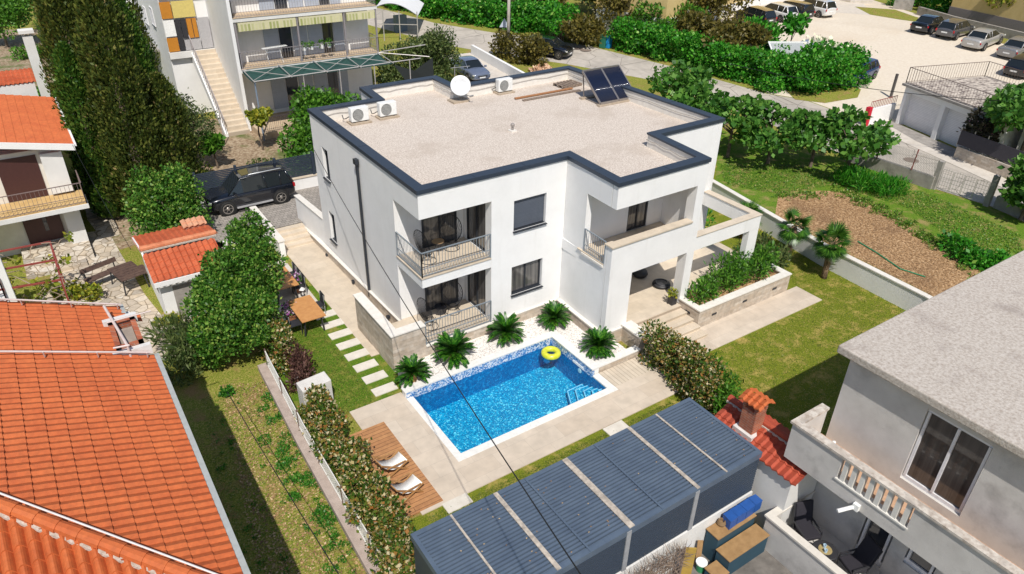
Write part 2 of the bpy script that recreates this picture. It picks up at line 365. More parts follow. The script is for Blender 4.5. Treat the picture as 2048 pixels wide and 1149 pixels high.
def cypress(name, label, base, H, R, seed, n=9000, group=None, m=None):
    t = thing(name, label, 'tree', base, 0, group); rg = np.random.default_rng(seed); b = np.array(base)
    MB().tube([b-[0, 0, .1], b+[0, 0, H*.5], b+[0, 0, H*.93]], [R*.16, R*.1, .02], 8).obj('trunk', BARK, t)
    h = rg.random(n)**1.15; ph = rg.random(6)*6.28; th = rg.random(n)*6.283
    prof = np.minimum(1, (h+.03)*6)**.6*np.sqrt(np.maximum(0, 1-h**1.7))
    lob = 1+.16*np.sin(5*th+ph[0]+h*3)+.12*np.sin(9*th+ph[1]-h*9)+.13*np.sin(h*26+ph[2]+3*th)
    r = R*prof*lob*(0.5+.55*rg.random(n)**.5); P_ = np.stack([r*np.cos(th), r*np.sin(th), .15+h*H], 1)+b
    O = np.stack([np.cos(th), np.sin(th), np.zeros(n)], 1); A = O*.55+rg.normal(size=(n, 3))*.35; A[:, 2] += 1.0
    L_ = .17*(.6+.8*rg.random(n)); leafmesh('crown', P_, A, O+rg.normal(size=(n, 3))*.5, L_, L_*.26, m or CYP, t); return t
G_DARK = leafmat('laurel_leaf', [(0, (0.025, 0.09, 0.010)), (0.45, (0.065, 0.19, 0.018)), (0.8, (0.15, 0.31, 0.04)), (1, (0.34, 0.44, 0.09))])
CYP = leafmat('cypress_leaf', [(0, (0.03, 0.055, 0.012)), (0.5, (0.08, 0.115, 0.02)), (0.85, (0.15, 0.175, 0.03)), (0.985, (0.2, 0.21, 0.045)), (1, (0.5, 0.36, 0.16))], 0.3)
CYP2 = leafmat('cypress_leaf_green', [(0, (0.02, 0.07, 0.01)), (0.5, (0.06, 0.15, 0.018)), (1, (0.16, 0.24, 0.035))], 0.3)
G_BRIGHT = leafmat('bright_leaf', [(0, (0.03, 0.10, 0.01)), (0.5, (0.065, 0.20, 0.015)), (1, (0.16, 0.34, 0.035))])
G_IVY = leafmat('ivy_leaf', [(0, (0.015, 0.11, 0.008)), (0.5, (0.045, 0.26, 0.014)), (0.9, (0.11, 0.40, 0.03)), (1, (0.32, 0.52, 0.10))])
G_OLIVE = leafmat('olive_leaf', [(0, (0.035, 0.07, 0.018)), (0.5, (0.09, 0.135, 0.035)), (1, (0.20, 0.24, 0.08))])
G_BROWN = leafmat('wild_leaf', [(0, (0.05, 0.05, 0.012)), (0.5, (0.13, 0.115, 0.02)), (1, (0.24, 0.19, 0.045))])
G_YEL = leafmat('yellow_leaf', [(0, (0.10, 0.16, 0.015)), (0.5, (0.26, 0.30, 0.03)), (1, (0.50, 0.45, 0.05))])
PHOT = leafmat('photinia_leaf', [(0, (0.025, 0.075, 0.01)), (0.35, (0.07, 0.15, 0.016)), (0.55, (0.17, 0.20, 0.03)), (0.70, (0.28, 0.20, 0.05)), (0.80, (0.40, 0.16, 0.04)), (0.86, (0.58, 0.48, 0.22)), (1, (0.70, 0.62, 0.42))])
PURP = leafmat('purple_leaf', [(0, (0.05, 0.02, 0.018)), (0.6, (0.13, 0.06, 0.05)), (1, (0.26, 0.15, 0.11))])
PALM = leafmat('palm_leaf', [(0, (0.014, 0.055, 0.006)), (0.5, (0.04, 0.125, 0.012)), (0.9, (0.09, 0.22, 0.025)), (1, (0.24, 0.32, 0.08))], 0.2, 0.35); CYC = leafmat('cycad_leaf', [(0, (0.006, 0.04, 0.004)), (0.6, (0.02, 0.11, 0.008)), (1, (0.10, 0.26, 0.02))], 0.15, 0.35)
galv_ = plain('wire_grey', (0.25, 0.22, 0.20), .6)
# ================================================================ SETTING
XP0, XP1, YP0, YP1 = -1.38, 4.50, -4.86, -1.62      # pool water
def rects(outer, hole):
    X0, X1, Y0, Y1 = outer; a, b, c, d = hole
    return [[(X0, Y0), (X1, Y0), (X1, c), (X0, c)], [(X0, d), (X1, d), (X1, Y1), (X0, Y1)], [(X0, c), (a, c), (a, d), (X0, d)], [(b, c), (X1, c), (X1, d), (b, d)]]
_mb = None
gparts = [sheet('ground_piece', r, rough_grass, 0, kind=None) for r in rects((-120, 260, -90, 260), (XP0-.05, XP1+.05, YP0-.05, YP1+.05))]
import bmesh
bm = bmesh.new()
for o in gparts: bm.from_mesh(o.data)
gm = bpy.data.meshes.new('ground'); bm.to_mesh(gm); bm.free(); gm.materials.append(rough_grass)
go = bpy.data.objects.new('ground', gm); COL.objects.link(go); struct(go)
for o in gparts: bpy.data.objects.remove(o)
far_w = [(720, 8), (803, 28), (867, 46), (994, 67), (1057, 74), (1171, 91), (1240, 108), (1353, 136), (1428, 158), (1534, 188), (1611, 201), (1700, 232), (1735, 252), (1830, 296), (1910, 332), (2060, 402)]
near_w = [(2060, 450), (1985, 414), (1860, 375), (1700, 315), (1500, 232), (1300, 160), (1130, 128), (990, 108), (900, 92), (780, 62), (700, 40)]
sheet('street', PX(*far_w, *near_w), asphalt, .004)
sheet('pavement', PX((1735, 252), (1830, 296), (1910, 332), (2060, 402), (2060, 385), (1925, 312), (1850, 280), (1800, 256), (1758, 236)), sidewalk, .02)
sheet('parking_lot', PX((1440, 40), (1560, -12), (1700, -14), (1850, 34), (2090, 108), (2090, 190), (1980, 230), (1800, 250), (1735, 250), (1690, 228), (1611, 200), (1534, 187), (1440, 120)), gravel_lot, .008)
sheet('parking_slab', PX((1480, 56), (1560, 40), (1650, 24), (1745, 31), (1720, -2), (1640, -12), (1560, -12), (1470, 20)), sidewalk, .014)
sheet('verge_grass', PX((1590, 200), (1650, 207), (1715, 196), (1722, 180), (1690, 160), (1560, 170)), rough_grass, .02)
sheet('side_garden_grass', PX((1560, 300), (1700, 318), (1860, 378), (1985, 415), (2060, 452), (2060, 620), (1950, 640), (1840, 600), (1500, 400), (1430, 370), (1440, 260)), wild_grass, .006)
sheet('ploughed_bed', PX((1556, 395), (1640, 382), (1674, 384), (1734, 408), (1800, 440), (1850, 478), (1930, 515), (1960, 545), (1960, 700), (1880, 655), (1760, 590), (1650, 530), (1545, 462)), soil, .010)
sheet('villa_lawn', [(-4.9, 7.2), (-0.9, 7.2), (-0.9, -1.3), (-3.5, -1.3), (-3.6, -6.35), (-5.3, -6.4), (-5.3, -9.4), (20.3, -9.4), (22.6, 1.2), (27, 16), (14.3, 16), (14.3, 0), (6.2, -2), (6.2, -6.4), (-1, -6.4), (-1, -6.1), (-4.9, -6.1)][::-1] if False else [(-4.95, 7.2), (-0.7, 7.2), (-0.7, -1.25), (-4.95, -1.25)], lawn_g, .004)
sheet('front_lawn_strip', [(-5.3, -6.3), (8.0, -6.3), (8.0, -9.6), (-5.3, -9.6)], lawn, .004)
sheet('side_lawn', [(7.9, -9.6), (20.4, -10.2), (21.1, -4), (22.4, 1), (26.2, 15.6), (12, 15.6), (12, -3), (7.9, -3)], lawn, .005)
sheet('cypress_yard_earth', PX((155, 255), (300, 250), (520, 230), (560, 300), (395, 330), (400, 440), (300, 480), (240, 500), (215, 470), (190, 420)), earth, .004)
sheet('driveway', [(-3.2, 11.9), (13, 11.9), (22, 24), (24, 31), (4, 22), (-6.5, 19.0), (-6.0, 11.9)], drive_m, .01)
# stone-paved yard of the left neighbour
def crazy():
    m, N, L, B = base_mat('crazy_paving'); v = coord(N, L)
    a = N.new('ShaderNodeTexVoronoi'); a.inputs['Scale'].default_value = 2.6; L.new(v, a.inputs[0])
    b = N.new('ShaderNodeTexVoronoi'); b.feature = 'DISTANCE_TO_EDGE'; b.inputs['Scale'].default_value = 2.6; L.new(v, b.inputs[0])
    c = ramp(N, L, a.outputs['Color'], [(0.2, (0.42, 0.37, 0.31)), (0.5, (0.60, 0.50, 0.38)), (0.8, (0.66, 0.60, 0.52))])
    j = ramp(N, L, b.outputs['Distance'], [(0.02, (1, 1, 1)), (0.05, (0, 0, 0))]); c = mixc(N, L, c, (0.24, 0.19, 0.13), j)
    L.new(mixc(N, L, c, ramp(N, L, noise(N, L, v, 6, 8), [(0.3, (0.75,)*3), (0.7, (1.05,)*3)]), 1.0, 'MULTIPLY'), B.inputs['Base Color']); B.inputs['Roughness'].default_value = 0.85
    bump(N, L, b.outputs['Distance'], B, 0.5, 0.02); return m
crazy_m = crazy()
sheet('stone_yard', PX((140, 470), (215, 460), (240, 505), (290, 590), (330, 640), (400, 640), (400, 700), (330, 720), (150, 730), (60, 640), (100, 560)), crazy_m, .008)
sheet('alley_paving', PX((145, 300), (175, 290), (240, 470), (205, 480), (175, 440)), crazy_m, .012)

# ================================================================ VILLA
HZ = 5.94
pA, pB, pC, pD, pE, pF, pG, pH, pI1, pI, pJ, pK = [(0.05, 9.8), (0, 0), (6.04, 0), (5.95, -2.88), (10.26, -2.85), (10.5, 0.02), (14.2, 0.05), (13.8, 10.0), (7.07, 9.85), (7.05, 11.73), (3.18, 11.68), (3.03, 9.8)]
OUT = [pA, pB, pC, pD, pE, pF, pG, pH, pI1, pI, pJ, pK]      # clockwise outline of the roof
def offset(P_, d):
    n = len(P_); o = []
    for i in range(n):
        a, b, c = Vector(P_[i-1]), Vector(P_[i]), Vector(P_[(i+1) % n]); e1 = (b-a).normalized(); e2 = (c-b).normalized()
        n1 = Vector((e1.y, -e1.x)); n2 = Vector((e2.y, -e2.x)); k = (n1+n2); k = k/(1+n1.dot(n2)); q = b-k*d*-1; o.append((q.x, q.y))
    return o
def area(P_): return sum(P_[i-1][0]*P_[i][1]-P_[i][0]*P_[i-1][1] for i in range(len(P_)))/2
SG = 1 if area(OUT) > 0 else -1
def inset(P_, d): return offset(P_, -d*SG)
villa = thing('villa', 'white two-storey flat-roofed villa with dark blue coping in the middle', 'house', (6, 3, ZG))
dark_frame = plain('dark_frame', (0.035, 0.04, 0.05), 0.4, 0.3)
glass = glassmat('window_glass', (0.03, 0.035, 0.045)); glass_c = glassmat('curtained_glass', (0.035, 0.035, 0.038), 0.08, (0.16, 0.15, 0.14))
shutter_m = brickmat('shutter_slats', (0.085, 0.10, 0.13), (0.095, 0.11, 0.14), (0.04, 0.045, 0.06), 5, 0.05, 'wall', 0.005, 0.5, bmp=0.4, nz=0.1)
ZF, S1, S0 = 4.97, 2.76, 2.36
def pane(parent, mb, m=glass, name='pane'): return mb.obj(name, m, parent)
def window(parent, p, d, n, w, z0, z1, depth=0.14, gm=None, mull=1, sill=True, fm=None, fw=0.06, shutter=False, name='window'):
    """window in an opening starting at plan point p, running w along d; n points into the house"""
    p = Vector(p).to_2d() if len(p) == 3 else Vector(p); d = Vector(d).normalized(); n = Vector(n).normalized(); fm = fm or dark_frame
    def P3(s, k, z): q = p+d*s+n*k; return (q.x, q.y, z)
    mb = MB(); k = depth
    mb.bar(P3(0, k, z0+fw/2), P3(w, k, z0+fw/2), .06, fw); mb.bar(P3(0, k, z1-fw/2), P3(w, k, z1-fw/2), .06, fw)
    for s in [fw/2, w-fw/2]+[w*(i+1)/(mull+1) for i in range(mull)]: mb.bar(P3(s, k, z0+fw), P3(s, k, z1-fw), .06, fw)
    f = mb.obj(name, fm, parent)
    g = MB(); g.prism([P3(fw*.5, k+.01, 0)[:2], P3(w-fw*.5, k+.01, 0)[:2], P3(w-fw*.5, k+.03, 0)[:2], P3(fw*.5, k+.03, 0)[:2]], z0+fw*.5, z1-fw*.5)
    pane(f, g, gm or glass)
    if shutter:
        g = MB(); g.prism([P3(.02, k-.05, 0)[:2], P3(w-.02, k-.05, 0)[:2], P3(w-.02, k-.035, 0)[:2], P3(.02, k-.035, 0)[:2]], z0+.05, z1-.01); g.obj('roller_shutter', shutter_m, f)
    if sill:
        g = MB(); q = [P3(-.03, -.09, 0)[:2], P3(w+.03, -.09, 0)[:2], P3(w+.03, k-.03, 0)[:2], P3(-.03, k-.03, 0)[:2]]
        g.prism(q, z0-.04, [z0-.012, z0-.012, z0+.012, z0+.012][::1]); g.obj('sill', dark_frame, f)
    return f
W = MB(); TH = 0.25
# left wall A..L with two slot windows; holes measured from the front corner
lw = [(8.12, 8.78, 3.36, 4.72), (8.25, 8.93, 0.38, 1.77)]
Lw = Vector((pA[0], pA[1])); p195 = (0.01, 1.95)
W.wall((0.05, 9.8), p195, TH, 0.0-.66, HZ, [(9.8-b, 9.8-a, c, d) for a, b, c, d in lw])
W.wall(p195, pB, TH, ZF, HZ)
W.wall(pB, (2.8, 0), TH, ZF, HZ)
W.wall((2.8, 0), pC, TH, -.66, HZ, [(3.74-2.8, 5.16-2.8, 3.57, 4.76), (3.70-2.8, 5.11-2.8, 0.87, 2.09)])
W.box(0.26, 2.799, 1.952, 2.15, -.66, ZF)
W.box(2.801, 3.0, 0.252, 2.15, 0.0, 0.02)
W.box(2.80, 2.98, 0.252, 0.40, -.6, ZF); W.box(2.80, 2.98, 1.75, 1.949, -.6, ZF)
for z0, z1 in ((2.15, S1), (4.9, ZF)): W.box(2.80, 2.98, 0.402, 1.748, z0, z1)
W.box(0.262, 2.795, 0.26, 1.945, ZF, ZF+.15)
W.box(0.012, 2.795, 0.012, 1.948, S0, S1-.045)      # balcony slab
# C-D wall: solid below the balcony, open above it
W.wall((6.04, -.005), (5.985, -1.29), TH, -.66, HZ)
W.wall((5.985, -1.29), (5.96, -2.50), TH, -.66, 2.62); W.wall((5.985, -1.29), (5.95, -2.60), TH, 5.02, HZ)
W.wall((5.96, -2.50), (5.952, -2.60), TH, -.66, 3.55)
# D-E front
W.wall(pD, (9.88, -2.852), TH, 5.02, HZ); W.wall(pD, (7.04, -2.87), TH, -.66, 2.26); W.wall(pD, (9.86, -2.852), TH, 2.26, 3.55)
W.wall((9.86, -2.852), pE, 0.42, -.02, HZ)
W.wall((10.26, -2.42), pF, 0.25, 2.3, HZ)
W.wall((10.5, 0.02), pG, TH, -.66, HZ)
W.wall(pG, pH, TH, -.66, HZ); W.wall(pH, pI1, TH, -.66, HZ); W.wall(pI1, pI, TH, -.66, HZ); W.wall(pI, pJ, TH, -.66, HZ); W.wall(pJ, pK, TH, -.66, HZ); W.wall(pK, pA, TH, -.66, HZ)
# rooms behind the right-hand balcony and porch
W.box(6.21, 8.34, -1.0, -.8, S1, 5.02); W.box(9.36, 10.2, -1.0, -.8, S1, 5.02); W.box(8.341, 9.359, -1.0, -.8, 4.85, 5.02)
W.box(6.22, 10.24, -2.58, .0, 5.021, 5.15); W.box(6.0, 10.255, -2.60, -.0, 2.27, 2.70)
W.box(7.10, 7.3, -2.58, -.0, -.3, 2.26); W.box(7.31, 10.49, .0, .2, -.3, 2.26)
W.box(6.2, 7.09, -2.6, -.2, -.3, 2.2)
walls = W.obj('wall', stucco, villa)
B_ = MB(); inn = inset(OUT, 0.3)
for i in range(12):      # parapet upstand inside the roof edge
    a, b = inn[i], inn[(i+1) % 12]; B_.prism([OUT[i], OUT[(i+1) % 12], b, a], HZ-.6+.001*i, HZ-.002) if False else B_.prism([inset(OUT, .252)[i], inset(OUT, .252)[(i+1) % 12], b, a], HZ-.6, HZ-.003)
B_.obj('parapet', stone_cap, villa)
MB().prism(inset(OUT, 0.20), HZ-.75, HZ-.5).obj('roof', gravel_roof, villa)
cp = MB(); o1, o2 = inset(OUT, -.05), inset(OUT, .34)
for i in range(12):
    j = (i+1) % 12; q = [o1[i], o1[j], o2[j], o2[i]]
    cp.prism(q, HZ, HZ+.075)
    e = [o1[i], o1[j], inset(OUT, -.02)[j], inset(OUT, -.02)[i]]; cp.prism(e, HZ-.07, HZ-.001)
cp.obj('coping', coping_m, villa)
jm = plain('joint_dark', (0.02, 0.026, 0.038), .5, .3); lw_ = MB()
for i in range(12):
    a, b = Vector((*o1[i], HZ+.0765)), Vector((*o1[(i+1) % 12], HZ+.0765)); a2, b2 = Vector((*o2[i], HZ+.0765)), Vector((*o2[(i+1) % 12], HZ+.0765)); k = int((b-a).length/2.6)
    for j in range(1, k+1): s_ = j/(k+1)+.03; jb = MB(); jb.bar(a.lerp(b, s_), a2+(b2-a2)*((s_*(b-a).length-(a2-a).dot((b-a).normalized()))/(b2-a2).length), .014, .004); jb.obj('coping_joint', jm, villa)
    a3, b3 = Vector((*inset(OUT, .33)[i], HZ-.2)), Vector((*inset(OUT, .33)[(i+1) % 12], HZ-.2)); lw_.tube([a3.lerp(b3, q/10)+Vector((0, 0, .03*math.sin(q*2.1+i))) for q in range(11)], .009, 4)
lw_.obj('lightning_wire', galv_, villa)
# plinth with cornice
pl = MB()
pl.prism([(-.05, 1.9), (-.16, 12.9), (.03, 12.9), (-.001, 1.9)], -.75, [-.12, -.42, -.42, -.12])
for a, b in (((2.81, -.001), (5.94, -.001)),): pl.box(a[0], b[0], -.04, -.001, -.7, -.05)
pl.prism([(5.90, -.04), (6.038, -.04), (5.949, -2.93), (5.82, -2.93)], -.7, -.05); pl.box(5.952, 6.82, -2.93, -2.885, -.7, -.05)
pl.obj('plinth', cladding, villa)
co = MB()
co.prism([(-.085, 1.88), (-.195, 12.9), (.03, 12.9), (.0, 1.88)], [-.12, -.42, -.42, -.12], [-.07, -.37, -.37, -.07])
co.box(2.81, 5.92, -.075, -.002, -.05, 0); co.prism([(5.86, -.06), (6.036, -.06), (5.948, -2.96), (5.77, -2.96)], -.05, 0); co.box(5.954, 6.82, -2.965, -2.887, -.05, 0)
co.obj('cornice', stone_cap, villa)
# windows
dX, nY = (1, 0), (0, 1)
window(villa, (3.74, 0), dX, nY, 1.42, 3.57, 4.76, .16, shutter=True, mull=0)
window(villa, (3.70, 0), dX, nY, 1.41, 0.87, 2.09, .16, gm=glass_c, mull=1)
window(villa, (0.045, 8.78), (0, -1), (1, 0), .66, 3.36, 4.72, .16, mull=0); window(villa, (0.045, 8.93), (0, -1), (1, 0), .68, 0.38, 1.77, .16, mull=0)
for zf in (0.0, S1):
    d = window(villa, (1.05, 1.95), dX, nY, 1.42, zf+.02, zf+2.1, -.04, gm=glass_c, mull=1, sill=False, name='balcony_door')
    window(villa, (2.80, 0.40), (0, 1), (1, 0), 1.35, zf+.02, zf+2.12, .05, gm=glass_c, mull=1, sill=False, name='balcony_door')
window(villa, (8.34, -1.0), dX, nY, 1.02, S1+.02, 4.85, .05, gm=glass_c, mull=1, sill=False, name='balcony_door')
# balcony and terrace floors
fl = MB(); fl.box(-.02, 2.79, -.02, 1.945, S1-.045, S1); fl.obj('balcony_floor', paving_w, villa)
fl = MB(); fl.box(5.93, 10.2, -2.5, -1.001, S1-.05, S1-.01) ; fl.obj('balcony_floor', paving_w, villa)
MB().prism([(5.90, -1.27), (6.24, -1.27), (6.22, -2.49), (5.89, -2.49)], 2.622, 2.70).obj('threshold', stone_cap, villa)
MB().prism([(5.90, -2.50), (5.90, -2.93), (9.87, -2.90), (9.87, -2.56), (6.26, -2.56), (6.26, -2.50)], 3.551, 3.61).obj('balcony_cap', paving_w, villa)
# railings
rail_m = plain('railing_metal', (0.27, 0.31, 0.35), 0.45, 0.3)
def railing(parent, pts, z, h=0.95, name='railing', step=0.115, low=0.33, m=None, diag=True, th=.03):
    mb = MB()
    for a, b in zip(pts, pts[1:]):
        a = Vector((a[0], a[1], z)); b = Vector((b[0], b[1], z)); L = (b-a).length; k = max(2, round(L/step)); up = Vector((0, 0, 1))
        mb.bar(a+up*h, b+up*h, .045, .03); mb.bar(a+up*.07, b+up*.07, th, .02)
        if low: mb.bar(a+up*low, b+up*low, th*.8, .02)
        for i in range(k+1):
            p = a.lerp(b, i/k); t = .04 if i in (0, k) else .014
            if i in (0, k) or not low or not diag: mb.bar(p+up*(0 if i in (0, k) else .07), p+up*h, t)
            else:
                mb.bar(p+up*low, p+up*h, t); q = a.lerp(b, (i+(.5 if i < k else 0))/k); mb.bar(p+up*low, q+up*.07, t)
    return mb.obj(name, m or rail_m, parent)
railing(villa, [(0.03, 1.93), (0.03, 0.03), (2.78, 0.03)], S1); railing(villa, [(0.03, -.01), (2.78, -.01)], 0.0); railing(villa, [(5.99, -1.31), (5.965, -2.49)], 2.70)
# downpipe with hopper
dp = MB(); dp.box(-.10, -.01, 4.75, 4.84, -.45, 5.3); dp.box(-.15, -.005, 4.68, 4.91, 5.3, 5.5); dp.obj('downpipe', dark_frame, villa)
for y, z in ((9.3, -.55), (6.3, -.45), (2.9, -.35)): MB().box(-.19, -.05, y-.07, y+.07, z-.09, z+.02).obj('wall_light', dark_frame, villa)
# pergola frame on the right
pg = MB(); ZP = 2.85
pg.box(10.262, 14.02, -2.84, -2.56, ZP-.62, ZP-.03); pg.box(13.74, 14.02, -2.559, .04, ZP-.62, ZP-.03); pg.box(13.45, 14.02, -2.835, -2.565, -.3, ZP-.621)
pg.obj('pergola_frame', stucco, villa)
pc = MB(); pc.box(10.262, 14.05, -2.87, -2.53, ZP-.03, ZP); pc.box(13.71, 14.05, -2.53, .045, ZP-.03, ZP); pc.obj('pergola_cap', paving_w, villa)
# porch floor and steps
st = MB(); st.box(7.05, 15.3, -2.6, -.01, -.5, -.05); st.box(7.05, 9.87, -3.0, -2.6, -.5, -.05); st.box(10.3, 15.3, -.01, 5.5, -.5, -.05) if False else None
st.obj('porch_floor', paving_w, villa)
st = MB()
for i, (y0, zt) in enumerate(((-3.36, -.17), (-3.74, -.29), (-4.12, -.41), (-4.52, -.53))): st.box(7.26, 9.84, y0, -3.0 if i == 0 else y0+.40, -.66, zt)
st.obj('steps', paving_w, villa)
sn = MB(); 
for y0, zt in ((-3.0, -.05), (-3.36, -.17), (-3.74, -.29), (-4.12, -.41), (-4.52, -.53)): sn.box(7.27, 9.83, y0-.03, y0+.33, zt+.001, zt+.028)
sn.obj('step_treads', paving_w, villa)
sw = MB(); sw.box(6.82, 7.26, -3.9, -2.89, -.66, .04); sw.obj('stair_wall', cladding, villa); MB().box(6.78, 7.29, -3.93, -2.88, .041, .10).obj('stair_wall_cap', stone_cap, villa)
# planter
plr = MB(); plr.box(9.86, 15.33, -3.95, -3.72, -.66, .16); plr.box(9.86, 10.09, -3.719, -2.86, -.66, .16); plr.box(15.1, 15.33, -3.719, -2.2, -.66, .16); plr.box(10.3, 15.09, -2.5, -2.3, -.5, .05)
planter = thing('planter', 'long stone-clad raised planter full of shrubs by the porch steps', 'planter', (12.5, -3.2, ZG)); plr.obj('planter_wall', cladding, planter)
pcp = MB(); pcp.box(9.83, 15.36, -3.99, -3.66, .16, .21); pcp.box(9.83, 10.12, -3.659, -2.856, .16, .21); pcp.box(15.05, 15.36, -3.659, -2.2, .16, .21); pcp.obj('planter_cap', stone_cap, planter)
MB().box(10.09, 15.1, -3.72, -2.5, -.4, .02).obj('soil', soil, planter)
for x in (10.75, 12.55, 14.4): MB().box(x-.13, x+.13, -3.965, -3.94, -.28, -.19).obj('step_light', dark_frame, planter)
MB().box(9.845, 9.87, -3.5, -3.25, -.2, -.1).obj('step_light', dark_frame, planter)
# side path, stairs and low walls on the left of the villa
MB().box(-1.62, -.05, 1.2, 11.0, -.8, -.635).obj('side_path', paving_w); struct(bpy.data.objects['side_path'])
MB().box(-1.28, -.02, 1.9-1.9+.26, 1.2, -.8, -.60).obj('terrace_path', slatstone); struct(bpy.data.objects['terrace_path'])
fs = thing('side_steps', 'four pale stone steps from side path up to the driveway', 'steps', (-.9, 11.4, ZG)); mb = MB()
for i, z in enumerate((-.53, -.41, -.29, -.19)): mb.box(-1.66, -.17, 10.9+i*.36, 12.3 if i == 3 else 10.9+(i+1)*.36, -.66, z)
mb.obj('treads', paving_w, fs)
dvw = sheet('driveway_top', [(-6.3, 12.35), (3.2, 12.35), (8, 12.3), (14, 12.3), (14, 17.5), (4, 18.4), (-5.6, 17.8)], drive_m, .47)
MB().wall((-.15, 12.9), (.05, 9.81), .2, -.6, .95).obj('side_parapet', stucco, villa)
MB().prism([(-.19, 12.95), (.01, 9.83), (.30, 9.83), (.09, 12.95)], .951, 1.0).obj('parapet_cap', stone_cap, villa)
MB().box(2.78, 2.9, .0, .2, 0, .01).obj('corner_strip', stone_cap, villa)
tb = MB(); tb.box(.262, 2.79, -.001, 1.94, -.6, -.003) ; tb.box(-1.0, -.001, .25, 1.9, -.6, -.003); tb.box(-.001, .26, .0, 1.94, -.6, -.003); tb.obj('terrace_floor', paving_w, villa)
rw = MB(); rw.box(-1.30, -.01, -.06, .24, ZG-.05, .85); rw.box(-1.30, -1.03, .241, 3.15, ZG-.05, .85); rw.box(-.01, 2.81, -.06, -.002, ZG-.05, -.06)
rwt = thing('terrace_wall', 'pale stone-clad garden wall wrapping the ground-floor terrace corner', 'wall', (-1.2, 0, ZG)); rw.obj('stone_wall', cladding, rwt)
rc = MB(); rc.box(-1.35, .0, -.10, .28, .851, .90); rc.box(-1.35, -.98, .281, 3.19, .851, .90); rc.box(.0, 2.83, -.10, .05, -.059, -.002); rc.obj('wall_cap', stone_cap, rwt)
bl = thing('low_white_wall', 'low white rendered wall left of side steps by dining terrace', 'wall', (-2.0, 11.2, ZG)); MB().box(-1.92, -1.68, 10.3, 14.6, ZG, .10).obj('wall_body', stucco, bl); MB().box(-1.96, -1.64, 10.26, 14.6, .101, .15).obj('wall_cap', stone_cap, bl)
MB().box(-3.9, -1.93, 12.2, 12.34, ZG, -.19).obj('driveway_edge', stucco); struct(bpy.data.objects['driveway_edge'])
# ================================================================ PATIO + POOL
PZ = -.62
pt = MB()
for x0, x1, y0, y1 in ((-3.5, -1.62, -6.35, -1.22), (-1.62, 4.78, -6.35, -5.14), (4.78, 6.9, -6.35, -4.95), (6.9, 15.97, -5.26, -3.96)): pt.box(x0, x1, y0, y1, -.75, PZ-.004)
pt.obj('patio', paving); struct(bpy.data.objects['patio'])
MB().box(4.781, 6.85, -4.949, -4.05, -.75, PZ-.002).obj('patio_slats', slatstone); struct(bpy.data.objects['patio_slats'])
MB().box(-4.5, -2.76, -6.22, -2.28, -.70, PZ+.012).obj('wooden_deck', deckwood); struct(bpy.data.objects['wooden_deck'])
MB().box(-4.3, -1.88, 5.2, 10.2, -.75, PZ-.02).obj('dining_terrace', sidewalk); struct(bpy.data.objects['dining_terrace'])
MB().prism([(-1.62, -1.35), (4.82, -1.35), (4.82, -3.75), (6.45, -3.75), (6.45, -2.9), (5.8, -2.9), (5.9, -.04), (-1.2, -.05)], -.64, -.47).obj('pebble_bed', pebble); struct(bpy.data.objects['pebble_bed'])
MB().box(14.3, 21.0, .3, 8, -.7, -.62).obj('side_terrace', paving_w) if False else None
MB().prism([(10.3, -2.3), (15.3, -2.3), (15.0, -.0), (10.3, -.0)], -.6, -.052).obj('pergola_floor', paving_w); struct(bpy.data.objects['pergola_floor'])
def mosaic(name, cells, scale, rough=.3):
    m, N, L, B = base_mat(name); v = coord(N, L); a = N.new('ShaderNodeTexVoronoi'); a.inputs['Scale'].default_value = scale; L.new(v, a.inputs[0])
    s = N.new('ShaderNodeSeparateColor'); L.new(a.outputs['Color'], s.inputs[0]); L.new(ramp(N, L, s.outputs[0], cells, 'CONSTANT'), B.inputs['Base Color']); B.inputs['Roughness'].default_value = rough; return m
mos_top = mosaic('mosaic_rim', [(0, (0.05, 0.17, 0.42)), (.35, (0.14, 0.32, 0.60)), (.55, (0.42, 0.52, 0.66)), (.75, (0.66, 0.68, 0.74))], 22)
mos_floor = mosaic('mosaic_floor', [(0, (0.0, 0.20, 0.42)), (.38, (0.005, 0.30, 0.54)), (.66, (0.015, 0.44, 0.68)), (.90, (0.24, 0.76, 0.86))], 26)  # tile colours; the bright cyan cells also imitate caustic light
mos_wall_shade = mosaic('mosaic_wall_shaded', [(0, (0.0, 0.12, 0.34)), (.45, (0.0, 0.18, 0.44)), (.85, (0.01, 0.28, 0.58))], 17)  # wall tiles coloured darker than the floor: shade of the upright faces
pool = thing('swimming_pool', 'rectangular blue mosaic swimming pool with white coping in front of villa', 'swimming pool', (1.6, -3.2, ZG))
PB = -1.62; wz = -.715
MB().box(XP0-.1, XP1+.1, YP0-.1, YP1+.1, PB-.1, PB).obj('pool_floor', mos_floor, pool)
pw = MB(); pw.box(XP0-.12, XP0, YP0, YP1, PB, PZ-.05); pw.box(XP1, XP1+.12, YP0, YP1, PB, PZ-.05); pw.box(XP0-.12, XP1+.12, YP0-.12, YP0, PB, PZ-.05); pw.box(XP0-.12, XP1+.12, YP1, YP1+.12, PB, wz-.01); pw.obj('pool_wall', mos_wall_shade, pool)
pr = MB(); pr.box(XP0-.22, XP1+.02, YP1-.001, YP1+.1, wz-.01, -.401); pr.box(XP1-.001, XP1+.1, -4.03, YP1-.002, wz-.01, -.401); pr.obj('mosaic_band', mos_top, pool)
pc = MB(); pc.box(-1.62, XP0, -5.14, YP1-.02, PZ-.06, PZ); pc.box(XP0, XP1, -5.14, YP0, PZ-.06, PZ); pc.box(XP1, 4.78, -5.14, -4.06, PZ-.06, PZ)
pc.box(-1.66, 4.84, -1.63, -1.33, -.40, -.35); pc.box(XP1-.02, 4.84, -4.05, -1.631, -.40, -.35); pc.box(4.841, 6.78, -4.05, -3.74, -.40, -.35)
